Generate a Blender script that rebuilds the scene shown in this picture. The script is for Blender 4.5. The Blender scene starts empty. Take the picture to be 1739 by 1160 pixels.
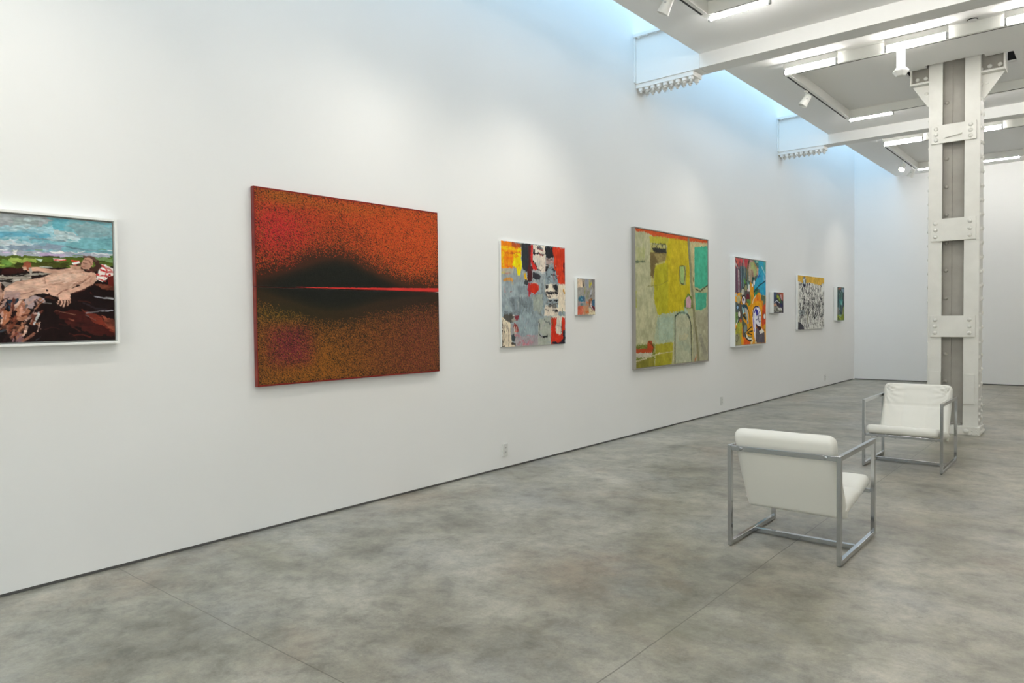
import bpy, bmesh, math, random
import numpy as np
from mathutils import Matrix, Vector

C = bpy.context.scene
COL = C.collection

# ------------------------------------------------------------------ camera
cam_d = bpy.data.cameras.new('camera'); cam = bpy.data.objects.new('camera', cam_d); COL.objects.link(cam)
CAM_ROWS = [[0.767216, 0.6412771, -0.0119682], [-0.0103413, 0.0310254, 0.9994651], [-0.6413054, 0.7666819, -0.0304348]]
cam_d.sensor_fit = 'HORIZONTAL'; cam_d.sensor_width = 36.0
cam_d.lens = 1223.151 / 1739.0 * 36.0
cam_d.clip_start = 0.05; cam_d.clip_end = 200
r_, u_, f_ = [Vector(v) for v in CAM_ROWS]
m3 = Matrix((r_, u_, -f_)).transposed()
cam.matrix_world = Matrix.Translation((4.69, 0.0, 1.5)) @ m3.to_4x4()
C.camera = cam

# ------------------------------------------------------------------ view, world, daylight
C.view_settings.view_transform = 'Standard'
C.view_settings.look = 'None'
C.view_settings.exposure = 1.06
C.view_settings.gamma = 1.0
C.view_settings.use_curve_mapping = False
C.cycles.max_bounces = 8; C.cycles.diffuse_bounces = 6; C.cycles.glossy_bounces = 4
C.cycles.caustics_reflective = False; C.cycles.caustics_refractive = False
C.cycles.sample_clamp_indirect = 4.0
w = bpy.data.worlds.new('sky'); C.world = w; w.use_nodes = True
bg = w.node_tree.nodes['Background']
# blue sky overhead, bright warm glow added below the horizon to lift the ceiling
_n = w.node_tree.nodes; _l = w.node_tree.links
_tc = _n.new('ShaderNodeTexCoord'); _sp = _n.new('ShaderNodeSeparateXYZ'); _cr = _n.new('ShaderNodeValToRGB')
_mr = _n.new('ShaderNodeMapRange'); _mr.inputs['From Min'].default_value = -1.0
_l.new(_tc.outputs['Generated'], _sp.inputs[0]); _l.new(_sp.outputs['Z'], _mr.inputs['Value']); _l.new(_mr.outputs[0], _cr.inputs['Fac']); _l.new(_cr.outputs['Color'], bg.inputs['Color'])
_cr.color_ramp.elements[0].position = 0.56; _cr.color_ramp.elements[0].color = (1.15, 1.09, 0.98, 1)
_cr.color_ramp.elements[1].position = 0.68; _cr.color_ramp.elements[1].color = (0.45, 0.72, 1.0, 1)
bg.inputs['Strength'].default_value = 2.5

SPOT_POWER = 20.0
TUBE = 34.0

# room sizes (metres)
ZC = 4.63          # ceiling
SLOT = 0.87        # width of the skylight slot along the left wall
YB = 18.15         # back wall
YF = -5.0
XR = 6.4
ZS = 6.3           # skylight glass level

def portal(name, loc, sx, sy, rot=(0, 0, 0)):
    d = bpy.data.lights.new(name, 'AREA'); d.shape = 'RECTANGLE'; d.size = sx; d.size_y = sy
    d.cycles.is_portal = True
    o = bpy.data.objects.new(name, d); COL.objects.link(o); o.location = loc; o.rotation_euler = rot
portal('skylight_portal', (SLOT / 2, (YF + YB) / 2, ZS + 0.02), SLOT, YB - YF)
portal('added_window_portal', (4.3, YF - 0.12, 2.0), 3.4, 3.6, (math.radians(90), 0, 0))  # serves the unseen window added behind the camera

# ------------------------------------------------------------------ materials
def new_mat(name, color=(0.8, 0.8, 0.8), rough=0.5, metal=0.0, spec=0.5, emit=None, strength=0.0):
    m = bpy.data.materials.new(name); m.use_nodes = True
    b = m.node_tree.nodes['Principled BSDF']
    b.inputs['Base Color'].default_value = (*color, 1)
    b.inputs['Roughness'].default_value = rough
    b.inputs['Metallic'].default_value = metal
    b.inputs['Specular IOR Level'].default_value = spec
    if emit:
        b.inputs['Emission Color'].default_value = (*emit, 1)
        b.inputs['Emission Strength'].default_value = strength
    return m

def add_bump(m, scale, strength, dist=0.002, detail=3.0, stretch=(1, 1, 1)):
    nt = m.node_tree; N = nt.nodes; L = nt.links
    tc = N.new('ShaderNodeTexCoord'); mp = N.new('ShaderNodeMapping'); mp.inputs['Scale'].default_value = stretch
    nz = N.new('ShaderNodeTexNoise'); nz.inputs['Scale'].default_value = scale; nz.inputs['Detail'].default_value = detail
    bp = N.new('ShaderNodeBump'); bp.inputs['Strength'].default_value = strength; bp.inputs['Distance'].default_value = dist
    L.new(tc.outputs['Object'], mp.inputs['Vector']); L.new(mp.outputs['Vector'], nz.inputs['Vector'])
    L.new(nz.outputs['Fac'], bp.inputs['Height']); L.new(bp.outputs['Normal'], N['Principled BSDF'].inputs['Normal'])
    return m

def tone(m, c1, c2, scale, detail=4.0):
    nt = m.node_tree; N = nt.nodes; L = nt.links
    tc = N.new('ShaderNodeTexCoord'); nz = N.new('ShaderNodeTexNoise'); nz.inputs['Scale'].default_value = scale; nz.inputs['Detail'].default_value = detail
    cr = N.new('ShaderNodeValToRGB'); cr.color_ramp.elements[0].position = 0.3; cr.color_ramp.elements[1].position = 0.7
    cr.color_ramp.elements[0].color = (*c1, 1); cr.color_ramp.elements[1].color = (*c2, 1)
    L.new(tc.outputs['Object'], nz.inputs['Vector']); L.new(nz.outputs['Fac'], cr.inputs['Fac']); L.new(cr.outputs['Color'], N['Principled BSDF'].inputs['Base Color'])
    return m

M = {}
M['wall'] = tone(add_bump(new_mat('painted_wall', rough=0.75, spec=0.2), 180, 0.04), (0.81, 0.81, 0.80), (0.825, 0.825, 0.815), 0.8)
M['ceiling'] = new_mat('painted_ceiling', (0.91, 0.91, 0.90), 0.8, spec=0.2)
M['beam'] = add_bump(new_mat('white_beam_paint', (0.82, 0.82, 0.80), 0.6, spec=0.3), 60, 0.05)
M['steel_white'] = tone(add_bump(new_mat('old_white_steel_paint', rough=0.5, spec=0.35), 55, 0.35, 0.003, 5, (1, 1, 2)), (0.76, 0.755, 0.71), (0.82, 0.815, 0.77), 6)
M['steel_taupe'] = tone(add_bump(new_mat('taupe_steel_paint', rough=0.55, spec=0.3), 40, 0.15, 0.002, 4), (0.34, 0.325, 0.29), (0.40, 0.385, 0.345), 5)
M['reveal'] = new_mat('dark_reveal', (0.13, 0.13, 0.125), 0.6)
M['dark'] = new_mat('dark_gap', (0.03, 0.03, 0.03), 0.8)
M['white_metal'] = new_mat('white_enamel', (0.82, 0.82, 0.78), 0.4)
M['grey_plastic'] = new_mat('grey_plastic', (0.45, 0.46, 0.47), 0.5)
M['tube'] = new_mat('lit_tube', (1, 1, 1), 0.5, emit=(1.0, 0.97, 0.93), strength=TUBE)
M['bulb_and_body_glow'] = new_mat('lit_bulb_and_body', (1, 1, 1), 0.5, emit=(1.0, 0.95, 0.85), strength=12)  # lit lens, and the glow put on the downlight body
M['chrome'] = add_bump(new_mat('chrome', (0.53, 0.54, 0.55), 0.13, 1.0), 90, 0.03, 0.0008, 2)
M['leather'] = add_bump(new_mat('cream_leather', (0.86, 0.85, 0.79), 0.42, spec=0.4), 160, 0.12, 0.001, 4)
M['canvas_side'] = new_mat('primed_canvas_edge', (0.80, 0.80, 0.76), 0.7)
M['frame_white'] = new_mat('white_frame', (0.83, 0.83, 0.80), 0.45)
M['frame_taupe'] = new_mat('taupe_wood_frame', (0.30, 0.275, 0.24), 0.6)
M['crimson_edge'] = tone(new_mat('crimson_canvas_edge', rough=0.7), (0.14, 0.02, 0.02), (0.28, 0.05, 0.03), 9)
M['outlet'] = new_mat('outlet_plastic', (0.68, 0.68, 0.65), 0.35)
M['slot'] = new_mat('slot_black', (0.02, 0.02, 0.02), 0.6)
M['glazing'] = new_mat('steel_glazing_bar', (0.7, 0.72, 0.75), 0.5)

def concrete():
    m = new_mat('polished_concrete', rough=0.35, spec=0.45); nt = m.node_tree; N = nt.nodes; L = nt.links
    b = N['Principled BSDF']; tc = N.new('ShaderNodeTexCoord')
    def noise(scale, detail, rough, sx=1, sy=1, dist=0.0, off=0.0):
        mp = N.new('ShaderNodeMapping'); mp.inputs['Scale'].default_value = (sx, sy, 1); mp.inputs['Location'].default_value = (off, off * .7, 0)
        n = N.new('ShaderNodeTexNoise'); n.inputs['Scale'].default_value = scale; n.inputs['Detail'].default_value = detail
        n.inputs['Roughness'].default_value = rough; n.inputs['Distortion'].default_value = dist
        L.new(tc.outputs['Object'], mp.inputs['Vector']); L.new(mp.outputs['Vector'], n.inputs['Vector']); return n.outputs['Fac']
    def ramp(f, stops):
        r = N.new('ShaderNodeValToRGB'); e = r.color_ramp.elements
        while len(e) < len(stops): e.new(0.5)
        for i, (p, c) in enumerate(stops): e[i].position = p; e[i].color = (*c, 1)
        L.new(f, r.inputs['Fac']); return r.outputs['Color']
    def mix(a, bb, f, mode='MIX'):
        x = N.new('ShaderNodeMix'); x.data_type = 'RGBA'; x.blend_type = mode
        if isinstance(f, float): x.inputs['Factor'].default_value = f
        else: L.new(f, x.inputs['Factor'])
        L.new(a, x.inputs['A'])
        if isinstance(bb, tuple): x.inputs['B'].default_value = (*bb, 1)
        else: L.new(bb, x.inputs['B'])
        return x.outputs['Result']
    def math_(op, a, v=None):
        x = N.new('ShaderNodeMath'); x.operation = op
        if isinstance(a, float): x.inputs[0].default_value = a
        else: L.new(a, x.inputs[0])
        if v is not None:
            if isinstance(v, float): x.inputs[1].default_value = v
            else: L.new(v, x.inputs[1])
        return x.outputs[0]
    base = ramp(noise(0.9, 9, 0.66, 1, 1.1, 0.15), [(0.34, (0.160, 0.153, 0.128)), (0.45, (0.230, 0.223, 0.190)), (0.54, (0.292, 0.285, 0.248)), (0.66, (0.385, 0.375, 0.332))])
    warm = ramp(noise(0.75, 7, 0.66, 1, 1, 0.1, 7.3), [(0.54, (0, 0, 0)), (0.72, (1, 1, 1))])
    cool = ramp(noise(1.1, 7, 0.68, 1, 1, 0.1, 13.1), [(0.50, (0, 0, 0)), (0.70, (1, 1, 1))])
    wf = math_('MULTIPLY', warm, 0.7); cf = math_('MULTIPLY', cool, 0.7)
    c = mix(base, (0.270, 0.215, 0.165), wf)
    c = mix(c, (0.262, 0.270, 0.268), cf)
    fine = ramp(noise(5, 9, 0.78, 1, 1, 0.2, 3.3), [(0.36, (0.66, 0.66, 0.65)), (0.50, (1.0, 1.0, 1.0)), (0.64, (1.28, 1.27, 1.24))])
    c = mix(c, fine, 1.0, 'MULTIPLY')
    grit = ramp(noise(60, 4, 0.8), [(0.3, (0.88, 0.88, 0.87)), (0.6, (1.05, 1.05, 1.05))])
    c = mix(c, grit, 1.0, 'MULTIPLY')
    c = mix(c, (1.07, 1.03, 0.97), 1.0, 'MULTIPLY')
    fleck = ramp(noise(9, 9, 0.85, 1, 1, 0.3, 21.7), [(0.60, (0, 0, 0)), (0.72, (1, 1, 1))])
    c = mix(c, (0.40, 0.39, 0.36), math_('MULTIPLY', fleck, 0.45))
    olive = ramp(noise(0.5, 6, 0.7, 1, 1, 0.1, 31.0), [(0.56, (0, 0, 0)), (0.70, (1, 1, 1))])
    c = mix(c, (0.215, 0.205, 0.130), math_('MULTIPLY', olive, 0.45))
    # saw-cut control joints
    sp = N.new('ShaderNodeSeparateXYZ'); L.new(tc.outputs['Object'], sp.inputs[0])
    wob = math_('MULTIPLY', math_('SUBTRACT', noise(3, 2, 0.5), 0.5), 0.012)
    jm = None
    for ax, pos, wd in (('X', 3.075, 0.0035), ('Y', 1.80, 0.0030), ('Y', 6.17, 0.0035), ('Y', 9.5, 0.004), ('Y', 14.2, 0.004)):
        v = math_('ADD', sp.outputs[ax], wob)
        d = math_('ABSOLUTE', math_('SUBTRACT', v, pos))
        k = math_('LESS_THAN', d, wd)
        jm = k if jm is None else math_('MAXIMUM', jm, k)
    jm = math_('MULTIPLY', jm, 0.8)
    c = mix(c, (0.12, 0.11, 0.085), jm)
    L.new(c, b.inputs['Base Color'])
    rr = N.new('ShaderNodeMapRange'); rr.inputs['To Min'].default_value = 0.24; rr.inputs['To Max'].default_value = 0.46
    L.new(noise(2.2, 6, 0.65, 1, 1, 0.5, 5.0), rr.inputs['Value']); L.new(rr.outputs[0], b.inputs['Roughness'])
    bp = N.new('ShaderNodeBump'); bp.inputs['Strength'].default_value = 0.06; bp.inputs['Distance'].default_value = 0.004
    L.new(noise(5, 6, 0.6), bp.inputs['Height']); L.new(bp.outputs['Normal'], b.inputs['Normal'])
    return m
M['concrete'] = concrete()

# ------------------------------------------------------------------ mesh helpers
def bx(bm, x0, x1, y0, y1, z0, z1):
    vs = [bm.verts.new(p) for p in ((x0, y0, z0), (x1, y0, z0), (x1, y1, z0), (x0, y1, z0), (x0, y0, z1), (x1, y0, z1), (x1, y1, z1), (x0, y1, z1))]
    for f in ((3, 2, 1, 0), (4, 5, 6, 7), (0, 1, 5, 4), (1, 2, 6, 5), (2, 3, 7, 6), (3, 0, 4, 7)):
        bm.faces.new([vs[i] for i in f])

def prism(bm, pts, axis, a, b):
    """extrude a 2D outline along axis ('x': pts are (y,z); 'y': pts are (x,z); 'z': pts are (x,y))"""
    def P(p, t):
        return {'x': (t, p[0], p[1]), 'y': (p[0], t, p[1]), 'z': (p[0], p[1], t)}[axis]
    A = [bm.verts.new(P(p, a)) for p in pts]; B = [bm.verts.new(P(p, b)) for p in pts]
    n = len(pts)
    bm.faces.new(A); bm.faces.new(B[::-1])
    for i in range(n):
        bm.faces.new((A[i], B[i], B[(i + 1) % n], A[(i + 1) % n]))

def lathe(bm, prof, p0, direction, seg=20):
    """prof: (radius, distance along direction)"""
    d = Vector(direction).normalized(); q = d.to_track_quat('Z', 'Y')
    rings = []
    for r, t in prof:
        if r < 1e-6:
            rings.append([bm.verts.new(Vector(p0) + d * t)])
        else:
            rings.append([bm.verts.new(Vector(p0) + q @ Vector((r * math.cos(2 * math.pi * i / seg), r * math.sin(2 * math.pi * i / seg), t))) for i in range(seg)])
    for a, b in zip(rings, rings[1:]):
        for i in range(seg):
            j = (i + 1) % seg
            if len(a) == 1 and len(b) == 1: continue
            if len(a) == 1: bm.faces.new((a[0], b[j], b[i]))
            elif len(b) == 1: bm.faces.new((a[i], a[j], b[0]))
            else: bm.faces.new((a[i], a[j], b[j], b[i]))
    if len(rings[0]) > 1: bm.faces.new(rings[0][::-1])
    if len(rings[-1]) > 1: bm.faces.new(rings[-1])

def obj(name, bm, m, parent=None, bevel=0.0, smooth=False):
    bmesh.ops.recalc_face_normals(bm, faces=bm.faces)
    me = bpy.data.meshes.new(name); bm.to_mesh(me); bm.free()
    me.materials.append(M[m] if isinstance(m, str) else m)
    o = bpy.data.objects.new(name, me); COL.objects.link(o)
    if parent: o.parent = parent
    if smooth:
        for p in me.polygons: p.use_smooth = True
        me.set_sharp_from_angle(angle=math.radians(35))
    if bevel:
        b = o.modifiers.new('bevel', 'BEVEL'); b.width = bevel; b.segments = 2; b.limit_method = 'ANGLE'; b.angle_limit = math.radians(40)
    return o

def box(name, dims, m, parent=None, bevel=0.0):
    bm = bmesh.new(); bx(bm, *dims); return obj(name, bm, m, parent, bevel)

def thing(name, label, cat, loc=(0, 0, 0), rz=0.0, group=None):
    o = bpy.data.objects.new(name, None); COL.objects.link(o); o.empty_display_size = 0.1
    o.location = loc; o.rotation_euler = (0, 0, rz)
    return tag(o, label, cat, group)

def tag(o, label, cat, group=None):
    o['label'] = label; o['category'] = cat
    if group: o['group'] = group
    return o

def struct(o):
    o['kind'] = 'structure'; return o

def dup(src, parent, loc, name=None):
    c = src.copy(); COL.objects.link(c); c.parent = parent; c.location = loc
    return c

# ------------------------------------------------------------------ the room
struct(box('floor', (-0.3, XR, YF, YB + 0.2, -0.2, 0.0), 'concrete'))
struct(box('wall_left', (-0.3, 0.0, YF, YB + 0.2, 0.020, ZS), 'wall'))
struct(box('baseboard_left', (-0.3, -0.012, YF, YB, 0.0, 0.020), 'reveal'))
struct(box('wall_back', (0.0, XR, YB, YB + 0.2, 0.020, ZS), 'wall'))
struct(box('baseboard_back', (0.0, XR, YB + 0.012, YB + 0.2, 0.0, 0.020), 'reveal'))
struct(box('wall_right', (XR, XR + 0.2, YF, YB + 0.2, 0.0, ZC + 0.3), 'wall'))  # unseen wall, set close to bounce more light onto the ceiling
bm = bmesh.new()
bx(bm, -0.3, 2.6, YF - 0.2, YF, 0.0, ZS); bx(bm, 6.0, XR + 0.2, YF - 0.2, YF, 0.0, ZS)
bx(bm, 2.6, 6.0, YF - 0.2, YF, 0.0, 0.2); bx(bm, 2.6, 6.0, YF - 0.2, YF, 3.8, ZS)
struct(obj('wall_front', bm, 'wall'))
# ceiling: suspended slab with the skylight slot left open and a notch cut around the column head
bm = bmesh.new()
hx0, hx1, hy0, hy1 = 2.575, 3.735, 10.40, 10.98
zt = ZC + 0.03
xs = [SLOT, hx0, 2.83, 3.455, hx1, XR]; ys = [YF, hy0, 10.52, hy1, YB]
for i in range(len(xs) - 1):
    for j in range(len(ys) - 1):
        cx = (xs[i] + xs[i + 1]) / 2; cy = (ys[j] + ys[j + 1]) / 2
        if (2.83 < cx < 3.455 and hy0 < cy < hy1) or (hx0 < cx < hx1 and 10.52 < cy < hy1): continue
        bx(bm, xs[i], xs[i + 1], ys[j], ys[j + 1], ZC, zt)
bmesh.ops.remove_doubles(bm, verts=bm.verts, dist=1e-4)
seen = {}
for f in list(bm.faces):
    k = tuple(sorted(v.index for v in f.verts)); c = f.calc_center_median(); kk = (round(c.x, 3), round(c.y, 3), round(c.z, 3))
    seen.setdefault(kk, []).append(f)
bmesh.ops.delete(bm, geom=[f for l in seen.values() if len(l) > 1 for f in l], context='FACES')
struct(obj('ceiling', bm, 'ceiling'))
# closed plenum above the slab, with the inner cheek of the skylight shaft
bm = bmesh.new(); bx(bm, SLOT, SLOT + 0.1, YF, YB, zt, ZS); struct(obj('wall_skylight', bm, 'wall'))
struct(box('plenum_shade_1', (SLOT + 0.1, XR, YF, YB, zt + 0.75, zt + 0.85), 'dark'))  # unseen lid, coloured dark for the shade above the column notch
struct(box('plenum_shade_2', (SLOT + 0.1, SLOT + 0.11, YF, YB, zt, zt + 0.75), 'dark'))  # unseen dark liner that blocks stray light in the plenum
# skylight glazing: bars across the shaft, open sky above clear panes
g = bpy.data.materials.new('clear_glass'); g.use_nodes = True
gn = g.node_tree.nodes; gl = g.node_tree.links; gn.remove(gn['Principled BSDF'])
tr = gn.new('ShaderNodeBsdfTransparent'); tr.inputs['Color'].default_value = (0.95, 0.97, 0.97, 1); gg = gn.new('ShaderNodeBsdfGlossy'); gg.inputs['Roughness'].default_value = 0.02
mx = gn.new('ShaderNodeMixShader'); mx.inputs[0].default_value = 0.06
gl.new(tr.outputs[0], mx.inputs[1]); gl.new(gg.outputs[0], mx.inputs[2]); gl.new(mx.outputs[0], gn['Material Output'].inputs['Surface'])
wn = struct(box('window_1', (0.0, SLOT, YF, YB, ZS + 0.03, ZS + 0.04), g))
w2 = struct(box('added_window', (2.6, 6.0, YF - 0.11, YF - 0.10, 0.2, 3.8), g))  # unseen window added behind the camera to brighten ceiling and chairs
for x in (2.6, 4.275, 5.95): struct(box('window_frame', (x, x + 0.05, YF - 0.15, YF - 0.05, 0.2, 3.8), 'glazing', w2))
for z in (0.2, 2.7, 3.75): struct(box('window_frame', (2.65, 5.95, YF - 0.145, YF - 0.055, z, z + 0.05), 'glazing', w2))
y = YF
while y < YB:
    struct(box('window_frame', (0.0, SLOT, y - 0.02, y + 0.02, ZS - 0.01, ZS + 0.06), 'glazing', wn)); y += 1.25

# ------------------------------------------------------------------ steel ceiling beams
def dome(r, h=0.55, seg=14):
    prof = [(r * 1.0, 0.0)] + [(r * math.cos(a), r * h * math.sin(a) + 0.001) for a in [math.radians(t) for t in (8, 30, 52, 72)]] + [(0.0, r * h + 0.001)]
    return prof

def hanging_bolt_mesh():
    bm = bmesh.new()
    lathe(bm, [(0.031, 0.0), (0.031, 0.032), (0.028, 0.036)], (0, 0, 0), (0, 0, -1), 16)
    lathe(bm, [(0.016, 0.036), (0.016, 0.054), (0.010, 0.060)], (0, 0, 0), (0, 0, -1), 12)
    return bm

def beam(y0, label):
    t = thing('ceiling_beam', label, 'beam', (0, y0, 0), 0, 'white steel beams crossing the ceiling')
    d = 0.26
    bm = bmesh.new(); bx(bm, SLOT + 0.003, XR, 0, d, 4.465, ZC + 0.002); obj('beam_casing', bm, 'beam', t)
    bm = bmesh.new(); bx(bm, 0.0, SLOT - 0.002, 0.0, d, 4.462, 5.03); obj('beam_web', bm, 'beam', t)
    bm = bmesh.new(); bx(bm, 0.0, SLOT - 0.002, -0.045, d + 0.045, 5.03, 5.075)
    obj('top_flange', bm, 'beam', t, 0.004)
    for i in range(7):
        bm = bmesh.new(); lathe(bm, dome(0.022, 0.7), (0.07 + 0.12 * i, -0.022, 5.029), (0, 0, -1), 12); obj('rivet', bm, 'beam', t, smooth=True)
    bm = bmesh.new(); bx(bm, 0.0, 0.022, -0.035, d + 0.03, 4.47, 5.029); obj('wall_angle', bm, 'beam', t, 0.003)
    bm = bmesh.new(); bx(bm, 0.0, 0.785, 0.014, d - 0.006, 4.408, 4.4615); bp = obj('bearing_plate', bm, 'beam', t, 0.004)
    first = None
    for row in (0.052, 0.205):
        for i in range(9):
            loc = (0.055 + 0.0855 * i, row, 4.4085)
            if first is None:
                first = obj('bolt', hanging_bolt_mesh(), 'beam', bp, 0.0, True); first.location = loc
            else:
                dup(first, bp, loc)
    return t
beam(8.10, 'white ceiling beam nearest the viewer, bolted plate above the tan and teal painting')
beam(13.15, 'second white ceiling beam, farther back, meeting wall above the crowd painting')

# ------------------------------------------------------------------ riveted steel column
col = thing('steel_column', 'white riveted steel column with a taupe recessed strip, behind the farther armchair', 'column', (3.14, 10.47, 0))
def cb(name, x0, x1, y0, y1, z0, z1, m='steel_white', parent=None, bevel=0.002):
    """column part in world x, y offset from the column front"""
    bm = bmesh.new(); bx(bm, x0 - 3.14, x1 - 3.14, y0, y1, z0, z1); return obj(name, bm, m, parent or col, bevel)
DP = 0.30
ZT = ZC + 0.3
cb('front_plate', 2.860, 3.012, 0.0, 0.020, 0.105, ZT)
cb('front_plate', 3.250, 3.412, 0.0, 0.020, 0.105, ZT)
cb('side_plate', 2.860, 2.882, 0.020, DP, 0.105, ZT)
cb('side_plate', 3.392, 3.414, 0.020, DP, 0.105, ZT)
cb('back_plate', 2.860, 3.012, DP, DP + 0.02, 0.105, ZT)
cb('back_plate', 3.250, 3.412, DP, DP + 0.02, 0.105, ZT)
cb('web_plate', 2.99, 3.275, 0.100, 0.115, 0.075, ZT, 'steel_taupe')
cb('web_angle', 2.99, 3.108, 0.088, 0.100, 0.075, ZT, 'steel_taupe')
cb('inner_cheek', 2.995, 3.005, 0.020, 0.100, 0.105, ZT, 'steel_taupe')
cb('inner_cheek', 3.256, 3.264, 0.020, 0.100, 0.105, ZT, 'steel_taupe')
cb('base_plate', 2.845, 3.435, -0.035, DP + 0.03, 0.0, 0.105, 'steel_white', None, 0.006)
cb('splice_plate', 2.885, 3.010, -0.018, 0.0, 0.12, 0.78, 'steel_white', None, 0.003)
cb('splice_plate', 3.256, 3.374, -0.018, 0.0, 0.385, 0.755, 'steel_white', None, 0.003)

def rivet_obj(parent, loc, direction, r=0.025, h=0.7, m='steel_white'):
    bm = bmesh.new(); lathe(bm, dome(r, h), (0, 0, 0), direction, 14)
    o = obj('rivet', bm, m, parent, 0, True); o.location = loc; return o
protos = {}
def rivet(parent, loc, direction, r=0.025, h=0.7, m='steel_white'):
    k = (direction, r, h, m)
    if k not in protos:
        protos[k] = rivet_obj(parent, loc, direction, r, h, m); return protos[k]
    return dup(protos[k], parent, loc)
for zt_, zb_ in ((3.870, 3.645), (2.700, 2.422), (1.484, 1.215)):
    b = cb('batten_plate', 2.890, 3.378, -0.022, 0.0, zb_, zt_, 'steel_white', None, 0.003)
    for x in (2.945, 3.295):
        for f in (0.20, 0.5, 0.80):
            rivet(b, (x - 3.14 + (0.02 if x > 3 else 0), -0.022, zb_ + (zt_ - zb_) * f), (0, -1, 0), 0.025, 0.9)
    if zt_ > 3.5:
        bm = bmesh.new(); prism(bm, [(-0.105, 3.700), (0.085, 3.728), (0.088, 3.742), (-0.085, 3.712)], 'y', -0.050, -0.022); obj('weld_tab', bm, 'steel_white', b, 0.002)
zs_side = [0.10, 0.18, 0.26, 0.34, 0.43, 0.61] + [0.79 + 0.176 * i for i in range(22)]
for i, z in enumerate(zs_side):
    rivet(col, (3.414 - 3.14, 0.055, z), (1, 0, 0), 0.026, 0.62)
    rivet(col, (3.414 - 3.14, 0.245, z + 0.02), (1, 0, 0), 0.026, 0.62)
for z in zs_side[3:]:
    rivet(col, (2.860 - 3.14, 0.055, z), (-1, 0, 0), 0.022, 0.7)
z = 0.30
while z < 4.5:
    rivet(col, (3.045 - 3.14, 0.088, z), (0, -1, 0), 0.025, 0.85, 'steel_taupe'); z += 0.351
rivet(col, (3.205 - 3.14, 0.100, 0.50), (0, -1, 0), 0.012, 0.5, 'steel_taupe')
rivet(col, (3.215 - 3.14, 0.100, 0.12), (0, -1, 0), 0.018, 0.5, 'steel_taupe')
rivet(col, (3.120 - 3.14, 0.088, 0.12), (0, -1, 0), 0.018, 0.5, 'steel_taupe')
rivet(col, (3.292 - 3.14, -0.035, 0.045), (0, -1, 0), 0.032, 0.6)
for x in (3.35, 3.40):
    for z in (0.02, 0.055, 0.09): rivet(col, (x - 3.14, -0.035, z), (0, -1, 0), 0.010, 0.6)
for y in (-0.01, 0.05, 0.11, 0.17, 0.24, 0.3):
    rivet(col, (3.435 - 3.14, y, 0.035), (1, 0, 0), 0.020, 0.8)
# seat brackets and beam stubs either side of the column head
for s, xa, xb in ((-1, 2.640, 2.860), (1, 3.414, 3.660)):
    lo, hi = min(xa, xb), max(xa, xb)
    cb('bracket_seat', lo, hi, 0.02, 0.26, 4.435, 4.460)
    e0 = (lo, lo + 0.02) if s < 0 else (hi - 0.02, hi)
    cb('bracket_lip', e0[0], e0[1], 0.03, 0.25, 4.460, 4.72)
    w_ = cb('stub_web', lo + (0.02 if s < 0 else 0), hi - (0.02 if s > 0 else 0), 0.11, 0.125, 4.460, 4.74, 'steel_taupe')
    for f in (0.32, 0.75):
        rivet(w_, (lo - 3.14 + (hi - lo) * f, 0.11, 4.52), (0, -1, 0), 0.026, 0.6)
    near, far = ((2.860, 2.655) if s < 0 else (3.414, 3.645))
    bm = bmesh.new(); prism(bm, [(near - 3.14, 4.435), (far - 3.14, 4.435), (near - 3.14 + s * 0.03, 4.15), (near - 3.14, 4.15)], 'y', 0.12, 0.135)
    gs = obj('gusset_plate', bm, 'steel_white', col, 0.002)
    rivet(gs, (near - 3.14 + s * 0.05, 0.12, 4.33), (0, -1, 0), 0.020, 0.6)

# ------------------------------------------------------------------ lighting tracks, tubes and spot heads
ZTR = 4.505      # underside of the channels
def track(ya, yb, where, xmax=XR - 0.3, near_run=True):
    t = thing('lighting_track', where, 'lighting track', (1.53, ya, 0), 0, 'suspended white lighting channels')
    L_ = yb - ya
    def run(name, x0, x1, y0, y1):
        bm = bmesh.new(); bx(bm, x0, x1, y0, y1, ZTR, ZC - 0.001); o = obj(name, bm, 'white_metal', t, 0.002); return o
    a = run('side_channel', -0.032, 0.032, -0.03, L_ + 0.03)
    bm = bmesh.new(); bx(bm, -0.030, -0.008, 0.06, L_ - 0.06, ZTR - 0.0015, ZTR + 0.004); obj('slot', bm, 'slot', a)
    if near_run:
        b = run('cross_channel', 0.033, xmax - 1.53, -0.03, 0.03)
        bm = bmesh.new(); bx(bm, 0.1, xmax - 1.6, 0.010, 0.027, ZTR - 0.0015, ZTR + 0.004); obj('slot', bm, 'slot', b)
    c = run('cross_channel', 0.033, xmax - 1.53, L_ - 0.03, L_ + 0.03)
    bm = bmesh.new(); bx(bm, 0.1, xmax - 1.6, L_ - 0.027, L_ - 0.010, ZTR - 0.0015, ZTR + 0.004); obj('slot', bm, 'slot', c)
    return t
track(3.90, 6.86, 'white lighting channel frame in the nearest ceiling bay, at the top edge')
track(9.20, 11.86, 'white lighting channel frame around the column head, in the middle ceiling bay')
track(14.20, 16.86, 'white lighting channel frame in the far ceiling bay, near the back wall')

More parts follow.
